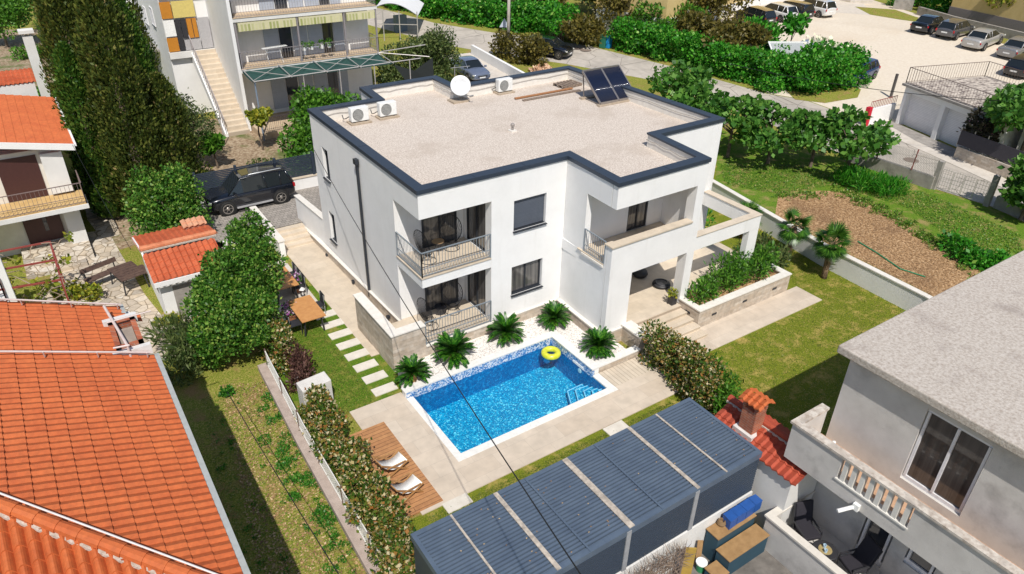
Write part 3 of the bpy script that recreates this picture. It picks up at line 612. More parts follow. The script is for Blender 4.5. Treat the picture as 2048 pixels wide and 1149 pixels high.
pc.obj('coping', plain('white_coping', (0.74, 0.73, 0.70), .6), pool)
pu = MB(); pu.box(-1.63, XP0-.22, -1.60, -1.36, -.66, -.401); pu.box(XP0-.22, 4.8, -1.51, -1.36, -.66, -.401); pu.box(XP1+.11, 4.80, -4.03, -1.52, -.66, -.401); pu.obj('upstand', stucco, pool)
MB().box(4.802, 6.7, -4.02, -3.78, -.66, -.401).obj('stone_upstand', cladding, pool)
ps = MB(); pse = MB()
for k, (A_, B_2, C_2) in enumerate((((655, 332), (675, 238), (760, 198)), ((703, 310), (720, 232), (793, 205)), ((757, 287), (768, 238), (825, 210)), ((805, 268), (815, 235), (855, 218)), ((855, 243), (862, 228), (880, 222)))):
    z = -1.32+.12*k; q = [U(900+a/2.873, 700+b/2.873, z) for a, b in (A_, B_2, C_2)]; q[2].x = min(q[2].x, XP1-.05); q[1].x = min(q[1].x, q[2].x-.1)
    q[0].y = YP0+.01; ps.prism([(q[0].x, q[0].y), (q[1].x, q[1].y), (q[2].x, q[2].y), (XP1-.01, q[2].y), (XP1-.01, YP0+.01)], PB+.001, z)
    for a, b in ((q[0], q[1]), (q[1], q[2]), (q[2], Vector((XP1-.01, q[2].y, z)))): pse.bar(a+Vector((0, 0, .002)), b+Vector((0, 0, .002)), .035, .02)
ps.obj('pool_steps', mos_floor, pool); pse.obj('step_edges', plain('pale_blue_edge', (0.35, 0.66, 0.85), .5), pool)
wh = plain('white_plastic', (0.82, 0.82, 0.80), .4)
MB().box(XP1-.02, XP1-.001, -3.55, -2.95, -.70, -.60).obj('skimmer', wh, pool); MB().lathe([(0, .02), (.09, .015), (.10, 0)], M=Matrix.Translation((XP1, -3.35, -.86)) @ Matrix.Rotation(-math.pi/2, 4, 'Y')).obj('pool_lamp', wh, pool)
MB().lathe([(0, .02), (.10, .015), (.11, 0)], (2.75, -3.95, PB)).obj('drain_cover', plain('drain_blue', (0.3, 0.75, 0.85)), pool)
def watermat():
    m, N, L, B = base_mat('pool_water'); N.remove(B)
    t = N.new('ShaderNodeBsdfTransparent'); t.inputs[0].default_value = (0.78, 0.95, 0.99, 1); g = N.new('ShaderNodeBsdfGlossy'); g.inputs['Roughness'].default_value = .05
    fr = N.new('ShaderNodeFresnel'); fr.inputs[0].default_value = 1.33; nn = noise(N, L, coord(N, L), 7, 5)
    b = N.new('ShaderNodeBump'); b.inputs['Strength'].default_value = .5; b.inputs['Distance'].default_value = .05; L.new(nn, b.inputs['Height']); L.new(b.outputs[0], g.inputs['Normal']); L.new(b.outputs[0], fr.inputs['Normal'])
    x = N.new('ShaderNodeMixShader'); L.new(fr.outputs[0], x.inputs[0]); L.new(t.outputs[0], x.inputs[1]); L.new(g.outputs[0], x.inputs[2]); L.new(x.outputs[0], N['Material Output'].inputs[0]); return m
MB().add([(XP0, YP0, wz), (XP1, YP0, wz), (XP1, YP1, wz), (XP0, YP1, wz)], [(0, 1, 2, 3)]).obj('water', watermat()); struct(bpy.data.objects['water'])
def torusmb(mb, c, R, r, n=40, k=14, mi=lambda a: 0):
    vs = [(c[0]+(R+r*math.cos(b))*math.cos(a), c[1]+(R+r*math.cos(b))*math.sin(a), c[2]+r*math.sin(b)) for a in [2*math.pi*i/n for i in range(n)] for b in [2*math.pi*j/k for j in range(k)]]
    for i in range(n): mb.add([], []) 
    n0 = len(mb.v); mb.add(vs, []); mb.f += [(n0+i*k+j, n0+((i+1) % n)*k+j, n0+((i+1) % n)*k+(j+1) % k, n0+i*k+(j+1) % k) for i in range(n) for j in range(k)]; mb.m += [0]*(n*k); return mb
rg_ = MB(); c = U(1102, 706, wz+.06); torusmb(rg_, (c.x, c.y, wz+.05), .26, .115)
ringm = mat('ring_yellow', [(0.35, (0.52, 0.56, 0.02)), (0.65, (0.66, 0.66, 0.07))], 9, .25, 0)
tag(rg_.obj('swim_ring', ringm, smooth=True, loc=(c.x, c.y, wz)), 'yellow-green inflatable swim ring floating in the blue pool', 'swim ring')
# stepping stones
stp = mat('stepping_stone', [(0.3, (0.58, 0.53, 0.46)), (0.7, (0.70, 0.66, 0.59))], 4, .8, .3)
for i in range(8):
    y = 4.74-i*.785; c = (-2.02, y); pos = ['nearest the dining terrace', 'second from the dining terrace', 'third from the dining terrace', 'fourth from the dining terrace', 'fourth from the patio corner', 'third from the patio corner', 'second from the patio corner', 'nearest the patio corner'][i]
    tag(MB().prism([(c[0]-.42, y-.21), (c[0]+.42, y-.21), (c[0]+.42, y+.21), (c[0]-.42, y+.21)], -.66, -.625).obj('stepping_stone', stp, loc=(c[0], y, -.66)), 'pale rectangular stepping stone in the lawn, '+pos, 'paving slab', 'stepping stones across the lawn')
for px, py, l in ((1232, 858, 'right of shed roof'), (915, 1008, 'at left end of grey shed')):
    c = U(px, py); tag(MB().box(c.x-.4, c.x+.4, c.y-.2, c.y+.2, -.66, -.62).obj('stepping_stone', stp, loc=c), 'pale stepping stone in grass strip '+l, 'paving slab', 'stepping stones across the lawn')
# ================================================================ ON THE VILLA ROOF
ZR = HZ-.5
white_p = plain('ac_white', (0.74, 0.74, 0.72), .4); dk = plain('dark_plastic', (0.03, 0.03, 0.035), .5); grill = plain('grille_grey', (0.16, 0.16, 0.15), .5)
slabm = mat('concrete_slab', [(0.3, (0.33, 0.26, 0.19)), (0.7, (0.46, 0.38, 0.29))], 6, .9, .3)
def ac(px, py, label, s=1.0, first=None):
    c = U(px, py, ZR); t = thing('air_conditioner', label, 'air conditioner', c, 0, 'air conditioning units on the villa roof')
    MB().box(-.5*s, .5*s, -.27, .27, 0, .07).obj('slab', slabm, t, local=True)
    MB().box(-.42*s, .42*s, -.15, .16, .11, .11+.62*s).obj('casing', white_p, t, local=True, bevel=.02)
    g = MB(); M = Matrix.Translation((-.10*s, -.155, .11+.31*s)) @ Matrix.Rotation(math.pi/2, 4, 'X'); g.lathe([(0, .0), (.24*s, .0), (.24*s, .012), (.25*s, .02), (.26*s, .0)], M=M, n=28); g.obj('fan_grille', grill, t, local=True)
    g = MB()
    for k in range(9): z = .11+.31*s+(k-4)*.052*s; h = math.sqrt(max(0, (.24*s)**2-((k-4)*.052*s)**2)); g.bar((-.1*s-h, -.172, z), (-.1*s+h, -.172, z), .008)
    for k in range(10): g.bar((-.425*s, -.1+.0*k, .2+.045*k), (-.425*s, .1, .2+.045*k), .012)
    g.obj('grille_bars', white_p, t, local=True)
    for q in (-.27, .27): MB().box((q-.03)*s, (q+.03)*s, -.14, .15, .071, .11).obj('foot', dk, t, local=True)
    MB().tube([(-.4*s, .1, .3), (-.55*s, .2, .2), (-.6*s, .35, .15), (-.6*s, .45, .3)], .02, 6).obj('pipe', dk, t, local=True)
ac(719, 246, 'white air conditioner on roof, left one of the near pair', .92); ac(775, 235, 'white air conditioner on roof, right one of the near pair', .92); ac(1008, 186, 'white air conditioner on roof between satellite dish and pallet', .92)
c = U(917, 203, ZR); t = thing('satellite_dish', 'white round satellite dish on concrete slab on villa roof', 'satellite dish', c)
MB().box(-.42, .42, -.30, .30, 0, .08).obj('slab', slabm, t, local=True)
M = Matrix.Translation((.05, -.12, .72)) @ Matrix.Rotation(math.radians(-28), 4, 'Z') @ Matrix.Rotation(math.radians(62), 4, 'X')
MB().lathe([(0, 0), (.15, .015), (.3, .055), (.45, .13), (.455, .125), (.3, .045), (.15, .005), (0, -.01)], M=M, n=36).obj('dish', plain('dish_white', (0.60, 0.61, 0.62), .5), t, smooth=True, local=True)
mb = MB(); mb.tube([(.05, .05, .08), (.05, .0, .7)], .03); mb.tube([(.1, -.05, .35), (.35, -.6, .32)], .018); mb.tube([(.3, -.5, .3), (.4, -.65, .36)], .04); mb.obj('arm', plain('galvanised', (0.45, 0.44, 0.42), .4, .7), t, local=True)
c = U(918, 193, ZR); t = thing('tv_antenna', 'small horizontal aerial on a mast behind the satellite dish', 'antenna', c+Vector((0, .35, 0)))
mb = MB(); mb.tube([(0, 0, 0), (0, 0, 1.35)], .02); mb.tube([(-.2, 0, 1.25), (.75, -.12, 1.25)], .015)
for k in range(7): x = -.15+.13*k; mb.bar((x, -.12-.02*k, 1.25), (x, .12-.02*k, 1.25), .008)
mb.obj('mast', plain('galvanised', (0.45, 0.44, 0.42)), t, local=True)
c = U(1025, 263, ZR); t = thing('roof_vent', 'small capped vent pipe in middle of the gravel roof', 'vent', c); MB().box(-.13, .13, -.13, .13, 0, .06).obj('base', stone_cap, t, local=True)
MB().lathe([(.05, .06), (.05, .2), (.045, .2), (.045, .21), (.085, .22), (.085, .30), (.05, .34), (0, .34)], n=14).obj('pipe', plain('vent_grey', (0.28, 0.25, 0.23)), t, local=True)
woodg = mat('weathered_wood', [(0.35, (0.15, 0.11, 0.085)), (0.65, (0.30, 0.23, 0.18))], 12, .9, .4)
c = U(1135, 172, ZR); t = thing('pallet', 'weathered wooden pallet lying on roof by solar panel', 'pallet', c, math.radians(4)); mb = MB()
for k in range(6): mb.box(-.6+.21*k, -.47+.21*k, -.4, .4, .12, .14)
mb.obj('deck_boards', woodg, t, local=True); mb = MB()
for y in (-.36, 0, .36): mb.box(-.6, .6, y-.04, y+.04, .02, .119)
mb.obj('bearers', woodg, t, local=True)
a, b = U(1030, 200, ZR), U(1155, 178, ZR); mb = MB(); mb.bar(a+Vector((0, 0, .06)), b+Vector((-.3, .05, .06)), .13, .05); tag(mb.obj('timber_plank', mat('rusty_wood', [(0.35, (0.30, 0.13, 0.05)), (0.65, (0.42, 0.2, 0.09))], 8, .85, .3), loc=a), 'long reddish timber plank lying on roof gravel', 'plank')
mb = MB(); mb.bar(U(1046, 203, ZR)+Vector((0, 0, .04)), U(1160, 182, ZR)+Vector((0, 0, .04)), .16, .05); tag(mb.obj('timber_plank', woodg, loc=a), 'long grey timber plank lying beside the reddish one on roof', 'plank')
# solar collector: corners
c0, c1 = U(1200, 208, ZR+.12), U(1273, 194, ZR+.12); hor = dirxy(c0, c1); back = Vector((-hor.y, hor.x, 0)); t = thing('solar_collector', 'tilted dark blue tube solar collector pair on villa roof', 'solar panel', c0-Vector((0, 0, .12)))
wd = (c1-c0).length; up = back*1.45+Vector((0, 0, 1.12))
tubem = glassmat('solar_glass', (0.012, 0.018, 0.045), .12); alu = plain('alu_grey', (0.36, 0.33, 0.31), .35, .7); nrm = hor.cross(up).normalized()
for k in (0, 1):
    o = c0+hor*(k*wd/2+.02); wk = wd/2-.04; mb = MB()
    mb.add([o, o+hor*wk, o+hor*wk+up, o+up, o-nrm*.06, o+hor*wk-nrm*.06, o+hor*wk+up-nrm*.06, o+up-nrm*.06], [(0, 1, 2, 3), (7, 6, 5, 4), (0, 4, 5, 1), (1, 5, 6, 2), (2, 6, 7, 3), (3, 7, 4, 0)]); p = mb.obj('panel', plain('panel_back', (0.03, 0.035, 0.06), .4), t)
    mb = MB()
    for i in range(15): q = o+hor*(wk*(i+.5)/15)+nrm*.02; mb.tube([q+up*.03, q+up*.97], wk/15*.36, 8)
    mb.obj('glass_tubes', tubem, p, smooth=True); mb = MB()
    for a_, b_ in ((o, o+hor*wk), (o+up, o+up+hor*wk), (o, o+up), (o+hor*wk, o+hor*wk+up)): mb.bar(a_+nrm*.01, b_+nrm*.01, .05, .09)
    mb.obj('panel_frame', alu, p)
for s_ in (.05, .5, .95):
    mb = MB(); q = c0+hor*wd*s_; mb.bar(q+up-nrm*.08, Vector((q.x, q.y, ZR))+back*1.3, .04); mb.bar(q-Vector((0, 0, .08)), Vector((q.x, q.y, ZR+.04))+back*1.3, .04); mb.obj('stand', alu, t)
mb = MB(); z = Vector((0, 0, -.08)); mb.bar(c0+z-hor*.1, c1+z+hor*.1, .22, .07); mb.bar(c0+z-hor*.1+back*1.3, c1+z+hor*.1+back*1.3, .22, .07); mb.obj('base_slab', slabm, t)
# ================================================================ TERRACE FURNITURE
wire_m = plain('black_wire', (0.012, 0.012, 0.014), .45)
def ring(R, rz, z, n=28, f=1.0, cx=0, cy=0, tilt=0, yo=0):
    out = []
    for k in range(n+1):
        a = 2*math.pi*k/n; p = Vector((cx+R*math.cos(a), rz*math.sin(a), 0)); p = Matrix.Rotation(tilt, 3, 'X') @ p; out.append(p+Vector((0, cy+yo, z)))
    return out
ach = thing('string_chair', 'black round string chair at left end of upper front balcony', 'chair', (0, 0, 0), 0, 'black string chairs on the balconies')
mb = MB(); outer = ring(.40, .50, .70, tilt=math.radians(62), cy=.22); inner = ring(.13, .13, .34, n=28, cy=-.02); mb.tube(outer, .014, 6); mb.obj('frame', wire_m, ach, local=True)
mb = MB()
for k in range(28): mb.tube([outer[k], outer[k].lerp(inner[k], .6)+Vector((0, 0, -.06)), inner[k]], .009, 4, cap=False)
mb.tube(inner, .008, 5); mb.obj('strings', wire_m, ach, local=True)
mb = MB(); mb.tube(ring(.28, .28, .02, cy=0), .01, 5)
for a in (.6, 2.5, 3.8, 5.6): mb.tube([(.28*math.cos(a), .28*math.sin(a), .02), (.20*math.cos(a), .2*math.sin(a), .36)], .011, 5)
mb.obj('leg_frame', wire_m, ach, local=True)
seat = [((.78, .98, S1), .75, 'black round string chair at left end of upper front balcony'), ((1.95, 1.38, S1), -.45, 'black round string chair against the door of upper front balcony'), ((.72, .92, .0), .75, 'black round string chair at left end of ground-floor terrace'), ((1.92, 1.36, .0), -.45, 'black round string chair against the door of ground-floor terrace')]
for i, (p, rz, l) in enumerate(seat):
    if i == 0: ach.location = p; ach.rotation_euler = (0, 0, rz)
    else: dup(ach, p, rz, l)
for p, l, mm in (((1.38, 1.35, S1), 'small round wooden-topped table on upper balcony between string chairs', plain('table_tan', (0.36, 0.24, 0.13))), ((1.36, 1.32, 0), 'small round black glass table on ground-floor terrace between string chairs', glassmat('black_glass', (0.01, 0.01, 0.012)))):
    t = thing('side_table', l, 'table', p, 0, 'small tables on the balconies'); MB().lathe([(0, .47), (.23, .47), (.23, .45), (0, .45)], n=24).obj('table_top', mm, t, local=True); mb = MB(); torusmb(mb, (0, 0, .455), .235, .012, 24, 6)
    for a in (0, 2.1, 4.2): mb.tube([(.21*math.cos(a), .21*math.sin(a), 0), (.10*math.cos(a), .1*math.sin(a), .24), (.2*math.cos(a), .2*math.sin(a), .45)], .009, 5)
    mb.obj('legs', wire_m, t, local=True)
def deckchair():
    t = thing('deck_chair', 'white canvas deck chair on wooden deck, farther from the shed', 'deck chair', (0, 0, 0), 0, 'white deck chairs on the wooden deck')
    can = plain('white_canvas', (0.80, 0.80, 0.78), .8); wd_ = mat('teak', [(0.3, (0.34, 0.17, 0.06)), (0.7, (0.46, 0.25, 0.10))], 10, .6, .2)
    P_ = [(-.52, .80), (-.42, .64), (-.28, .48), (-.10, .36), (.10, .30), (.30, .31), (.46, .38), (.52, .42)]; mb = MB()
    vs = [(x, y, z) for x, z in P_ for y in (-.28, .28)]+[(x, y, z-.012) for x, z in P_ for y in (-.28, .28)]; n = len(P_)
    mb.add(vs, [(2*i, 2*i+2, 2*i+3, 2*i+1) for i in range(n-1)]+[(2*n+2*i, 2*n+2*i+1, 2*n+2*i+3, 2*n+2*i+2) for i in range(n-1)]+[(2*i, 2*n+2*i, 2*n+2*i+2, 2*i+2) for i in range(n-1)]+[(2*i+1, 2*i+3, 2*n+2*i+3, 2*n+2*i+1) for i in range(n-1)]); mb.obj('canvas', can, t, smooth=True, local=True)
    mb = MB()
    for y in (-.31, .31): mb.bar((-.54, y, .82), (.50, y*.9, .03), .035, .05); mb.bar((.54, y, .44), (-.42, y*.9, .03), .035, .05); mb.bar((-.35, y*1.05, .56), (.42, y*1.05, .50), .04, .03)
    for x, z in ((-.54, .82), (.54, .43), (.50, .04), (-.42, .04)): mb.bar((x, -.32, z), (x, .32, z), .035, .035)
    mb.obj('frame', wd_, t, local=True); return t
d = deckchair(); c = U(783, 943, PZ+.012); d.location = c; d.rotation_euler = (0, 0, math.radians(8)); d.scale = (.84,)*3; dup(d, U(812, 990, PZ+.012), math.radians(10), 'white canvas deck chair on wooden deck, nearer to the shed')
# dining tables
teak = mat('table_wood', [(0.3, (0.46, 0.21, 0.07)), (0.7, (0.56, 0.28, 0.10))], 7, .5, .1)
def dining(c, L, Wd, label, rz=0):
    t = thing('dining_table', label, 'table', c, rz, 'dining tables beside the villa'); mb = MB()
    for k in range(2): mb.box(-Wd/2+.005, Wd/2-.005, -L/2+k*L/2+.004, k*L/2-.004, .71, .745)
    mb.obj('table_top', teak, t, local=True); mb = MB()
    for x in (-1, 1):
        for y in (-1, 1): mb.bar((x*(Wd/2-.1), y*(L/2-.15), 0), (x*(Wd/2-.16), y*(L/2-.2), .71), .05)
    mb.box(-Wd/2+.08, Wd/2-.08, -L/2+.1, L/2-.1, .67, .709); mb.obj('frame', dk, t, local=True); return t
td = PZ-.02
dt1 = U(559, 556, td+.74); dt2 = U(612, 617, td+.74)
dining(Vector((dt1.x, dt1.y, td)), 1.85, 1.0, 'larger wooden dining table by the tree, black legs showing'); dining(Vector((dt2.x, dt2.y, td)), 1.75, .95, 'second wooden dining table nearer the lawn, sunlit end')
ch = thing('garden_chair', 'x', 'chair', (0, 0, 0), 0, 'dark chairs round the dining tables')
mb = MB(); mb.box(-.23, .23, -.22, .22, .42, .45); mb.obj('seat', dk, ch, local=True); mb = MB(); mb.obox((.23, 0, .68), .012, .22, .22, ry=.12); mb.obj('backrest', plain('dark_mesh', (0.02, 0.022, 0.026), .7), ch, local=True)
for x in (-.2, .22):
    for y in (-.2, .2): MB().bar((x, y, 0), (x*1.0, y, .9 if x > 0 else .43), .028).obj('leg', plain('alu_leg', (.5, .5, .5), .4, .6) if x > 0 else dk, ch, local=True)
pos = [(dt1.x+.58, dt1.y+.55, 0, 'dark mesh chair on villa side of larger table, farthest from pool'), (dt1.x+.58, dt1.y+.0, 0, 'dark mesh chair on villa side of larger table, middle of three'), (dt1.x+.58, dt1.y-.52, 0, 'dark mesh chair on villa side of larger table, closest to pool'), (dt2.x+.60, dt2.y+.5, 0, 'dark chair on villa side of the second dining table'), (dt1.x-.6, dt1.y-.45, math.pi, 'dark chair on tree side of larger table'), (dt1.x-.6, dt1.y+.3, math.pi, 'dark chair half hidden under the tree at larger table'), (dt2.x-.62, dt2.y-.3, math.pi, 'dark chair by flower pots at the second table')]
for i, (x, y, r, l) in enumerate(pos):
    if i == 0: ch.location = (x, y, td); ch.rotation_euler = (0, 0, r); ch['label'] = l
    else: dup(ch, (x, y, td), r, l)
for (px, py), l in (((550, 548), 'black lantern with white top on the larger dining table'), ((606, 591), 'black lantern with white top on the second dining table')):
    c = U(px, py, td+.745); t = thing('lantern', l, 'lantern', c, 0, 'lanterns on the dining tables'); mb = MB(); mb.box(-.08, .08, -.08, .08, 0, .02); mb.box(-.08, .08, -.08, .08, .24, .26)
    for x in (-.07, .07):
        for y in (-.07, .07): mb.bar((x, y, .02), (x, y, .24), .015)
    mb.obj('frame', dk, t, local=True); MB().lathe([(.03, .02), (.03, .14), (0, .14)], n=10).obj('candle', white_p, t, local=True); MB().lathe([(.13, .26), (.04, .36), (0, .36)], n=4).obj('top', white_p, t, local=True)
FLW = leafmat('flower_purple', [(0, (0.05, 0.14, 0.02)), (0.45, (0.10, 0.2, 0.04)), (0.5, (0.35, 0.08, 0.35)), (0.8, (0.62, 0.30, 0.60)), (1, (0.8, 0.75, 0.8))])
terra = mat('terracotta', [(0.3, (0.34, 0.13, 0.06)), (0.7, (0.46, 0.2, 0.10))], 8, .8, .1)
def pot(px, py, z, r, h, label, mfl, seed, pm=None, size=.09, n=260, tall=.25, grp=None, cat='potted plant'):
    c = UG(px, py) if z is None else U(px, py, z); t = thing('potted_plant', label, cat, c, 0, grp)
    MB().lathe([(0, 0), (r*.7, 0), (r, h), (r*1.08, h), (r*1.08, h-.03), (r*.92, h-.05), (0, h-.05)], n=16).obj('pot', pm or terra, t, local=True, smooth=False)
    blobleaves('leaves', [(c.x, c.y, c.z+h+tall*.4, r*1.3, r*1.3, tall*.6)], n, size, mfl, t, seed=seed, aspect=.4); return t
pot(596, 583, td, .2, .3, 'pot of pink and purple flowers between the two tables', FLW, 3, n=420, tall=.5)
pot(585, 640, td, .22, .3, 'purple flowers in pot at near corner of second table', FLW, 4, n=420, tall=.5)
# porch things
c = Vector((10.25, -1.45, -.05)); t = thing('floor_cushion', 'black round pouf on the porch floor', 'pouf', c); MB().lathe([(0, 0), (.3, .0), (.38, .07), (.36, .14), (.2, .17), (0, .13)], n=24).obj('cushion', dk, t, smooth=True, local=True); mb = MB(); torusmb(mb, (0, 0, .15), .25, .05, 24, 8); mb.obj('rim', dk, t, smooth=True, local=True)
c = Vector((10.05, -.35, -.05)); t = thing('floor_cushion', 'second dark round pouf deep in porch shade', 'pouf', c); MB().lathe([(0, 0), (.26, .0), (.34, .12), (.30, .24), (0, .26)], n=24).obj('cushion', dk, t, smooth=True, local=True)
c = Vector((9.6, -2.72, -.05)); t = thing('porch_planter', 'square dark planter with yellow-green plant beside porch column', 'potted plant', c); mb = MB(); mb.prism([(-.13, -.13), (.13, -.13), (.13, .13), (-.13, .13)], 0, .42); mb.obj('pot', dk, t, local=True); blobleaves('leaves', [(c.x, c.y, c.z+.5, .16, .16, .14)], 160, .1, G_YEL, t, seed=5)
c = Vector((8.6, -1.0, -.05)); t = thing('porch_chair', 'tan-seated dark metal chair in porch shade', 'chair', c, 2.2); MB().lathe([(0, .42), (.24, .42), (.24, .47), (0, .48)], n=18).obj('seat', plain('tan_seat', (0.40, 0.26, 0.10)), t, local=True); mb = MB()
for a in (.8, 2.35, 3.9, 5.5): mb.tube([(.2*math.cos(a), .2*math.sin(a), .42), (.26*math.cos(a), .26*math.sin(a), 0)], .014, 6)
mb.tube([(.2, -.12, .45), (.27, -.12, .85), (.27, .12, .85), (.2, .12, .45)], .014, 6); mb.obj('frame', dk, t, local=True)
c = U(632, 768); t = tag(MB().prism([(-4.72, -.55), (-3.72, -.45), (-3.74, .12), (-4.74, .02)], ZG, ZG+.95).obj('pool_equipment_box', mat('box_render', [(0.3, (0.56, 0.54, 0.51)), (0.7, (0.68, 0.66, 0.63))], 3, .85, .2), loc=(-4.2, -.2, ZG), bevel=.015), 'pale grey concrete box beside the hedge on the lawn', 'box')
# ================================================================ GARDEN PLANTS
def cycad_proto(seed):
    rg = random.Random(seed); vs, A, Nn, Ln, Wn = [], [], [], [], []
    for i in range(84):
        az = i*2.39996+rg.uniform(-.1, .1); el = math.radians(rg.uniform(4, 82)); L = rg.uniform(.60, .72); o = Vector((math.cos(az), math.sin(az), 0)); side = Vector((-o.y, o.x, 0))
        pts = []; p = Vector((0, 0, .28)); e = el
        for k in range(15): pts.append((p.copy(), (o*math.cos(e)+Vector((0, 0, math.sin(e)))))); p += pts[-1][1]*L/14; e -= math.radians(3.6)
        for k, (q, dd) in enumerate(pts):
            ll = .105*math.sin(math.pi*min(1, (k+2.5)/16.5))+.04
            for s in (-1, 1): a = (side*s*.62+dd*.85+Vector((0, 0, .22))).normalized(); vs.append(q); A.append(a); Nn.append(dd.cross(side).normalized()*-1+Vector((0, 0, .2))); Ln.append(ll); Wn.append(.023)
            if k < 14: vs.append(q); A.append(dd); Nn.append(side.cross(dd)); Ln.append(L/12); Wn.append(.008)
    return leafmesh('fronds', np.array(vs), np.array(A), np.array(Nn), np.array(Ln), np.array(Wn), CYC)
cyl = ['sago palm in white pebbles, leftmost, at pool corner', 'sago palm in white pebbles below the terrace railing', 'sago palm in white pebbles below the curtained window', 'sago palm in white pebbles in the inner corner of villa', 'sago palm in pebbles beside short white wall right of pool']
fr = cycad_proto(1); cyroot = None
for (x, y, s, r), l in zip([(-1.05, -1.02, 1.0, 0), (.72, -.80, 1.22, 1), (3.0, -.72, 1.14, 2), (5.15, -.88, 1.02, 3), (5.42, -3.22, 1.08, 4)], cyl):
    if cyroot is None:
        cyroot = thing('sago_palm', l, 'palm plant', (x, y, -.47), r, 'sago palms around the pool'); fr.parent = cyroot
        MB().lathe([(.14, 0), (.15, .12), (.10, .28), (0, .33)], n=12).obj('trunk', mat('cone_brown', [(0.3, (0.25, 0.13, 0.05)), (0.7, (0.5, 0.3, 0.12))], 20, .9, .5), cyroot, local=True); cyroot.scale = (s,)*3
    else: dup(cyroot, (x, y, -.47), r, l, s)
def fan_palm(base, h, label, seed, n=30, S=1.0):
    t = thing('fan_palm', label, 'palm tree', base, 0, 'fan palms along the white garden wall'); rg = random.Random(seed); b = Vector(base)
    lean = Vector((rg.uniform(-.1, .1), rg.uniform(-.1, .1), 0)); pts = [b+Vector((0, 0, -.05)), b+lean*.4+Vector((0, 0, h*.5)), b+lean+Vector((0, 0, h))]
    MB().tube([pts[0], pts[0].lerp(pts[1], .5), pts[1], pts[1].lerp(pts[2], .5), pts[2]], [.15, .12, .14, .17, .12], 10).obj('trunk', mat('palm_trunk', [(0.4, (0.09, 0.055, 0.035)), (0.6, (0.30, 0.20, 0.12))], 18, .95, 1.0), t, smooth=True)
    vs, A, Nn, Ln, Wn = [], [], [], [], []; top = pts[2]
    for i in range(n):
        az = i*2.4+rg.uniform(-.2, .2); el = math.radians(rg.uniform(-45, 75)); o = Vector((math.cos(az), math.sin(az), 0)); dd = (o*math.cos(el)+Vector((0, 0, math.sin(el)))); q = top+dd*rg.uniform(.35, .55)*S
        vs.append(top); A.append(dd); Nn.append(Vector((0, 0, 1))+o*.1); Ln.append(.55*S); Wn.append(.02)
        side = dd.cross(Vector((0, 0, 1))).normalized(); nn = side.cross(dd).normalized()
        for k in range(19):
            a = math.radians(-100+200*k/18); v = (dd*math.cos(a)+side*math.sin(a)+Vector((0, 0, -.22-.1*abs(math.sin(a))))).normalized(); vs.append(q); A.append(v); Nn.append(nn); Ln.append(rg.uniform(.42, .55)*S); Wn.append(.026*S)
    leafmesh('crown', np.array(vs), np.array(A), np.array(Nn), np.array(Ln), np.array(Wn), PALM, t)
fan_palm((17.67, -4.1, ZG), 1.75, 'bushy fan palm on side lawn, nearest the grey-roofed house', 5, 38, 1.05); fan_palm((17.72, -2.1, ZG), 1.65, 'fan palm on side lawn, middle of the three by white wall', 6, 36, 1.0); fan_palm((17.6, .5, ZG), 1.2, 'fan palm on side lawn, farthest, behind the pergola', 7, 28, .95)
# planter shrubs
rg = random.Random(3)
bush('oleander_bush', 'long green leafy shrub mass growing in the stone planter', [(10.5+.42*i+rg.uniform(-.1, .1), -3.25+rg.uniform(-.15, .25), .45+rg.uniform(-.1, .2), .42, .42, .42) for i in range(11)]+[(12.3+.5*i, -2.9+rg.uniform(-.1, .3), .75, .45, .45, .5) for i in range(6)], 5200, .17, G_BRIGHT, 11, aspect=.17, zmin=.03, up=.7)
bush('leafy_bush', 'dark green bush growing behind the planter under pergola', [(16.0+rg.uniform(-.5, .5), -2.2+rg.uniform(-.8, 1.0), -.1+rg.uniform(-.1, .3), .5, .5, .5) for i in range(9)], 2300, .16, G_OLIVE, 12, aspect=.22, up=.6)
bush('leafy_bush', 'mixed green bushes beyond the pergola opening', [(12.6+.6*i, 1.6+rg.uniform(-.4, .8), .1+rg.uniform(-.2, .3), .6, .6, .6) for i in range(7)], 2600, .17, G_IVY, 13, aspect=.25, up=.5)
# photinia hedges
hp = [U(632, 805, ZG), U(700, 900, ZG), U(745, 985, ZG), U(775, 1060, ZG), U(812, 1180, ZG)]
hp = [Vector((-4.62, -.95, ZG)), Vector((-4.68, -2.5, ZG)), Vector((-4.72, -4.5, ZG)), Vector((-4.78, -6.5, ZG)), Vector((-4.8, -8.8, ZG))]
bush('photinia_hedge', 'long red and green flowering hedge along the low wall left of deck', blobs_along(hp, .52, 1.25, .32, 4, j=.2), 30000, .095, PHOT, 14, aspect=.36)
bush('photinia_hedge', 'red-tipped hedge beside the big round tree', blobs_along([(-4.35, 3.6, ZG), (-4.5, 2.0, ZG)], .55, 1.4, .35, 5), 6500, .095, PHOT, 15, aspect=.36)
bush('dry_shrub', 'brownish purple shrub behind the concrete box', blobs_along([(-4.3, 1.75, ZG), (-4.3, .35, ZG)], .45, 1.15, .35, 6), 3000, .11, PURP, 16, aspect=.22, up=1.2)
bush('photinia_hedge', 'speckled cream and green flowering hedge right of the pool patio', blobs_along([(7.05, -4.6, ZG), (7.05, -6.4, ZG), (6.4, -7.6, ZG)], .62, 1.55, .3, 7, lay=3), 19000, .09, PHOT, 17, aspect=.36)
bush('green_bush', 'bright green feathery bush between flowering hedge and red chimney', blobs_along([(7.5, -7.0, ZG), (6.6, -8.6, ZG)], .55, 1.2, .3, 8), 4200, .15, G_BRIGHT, 18, aspect=.2, up=.6)
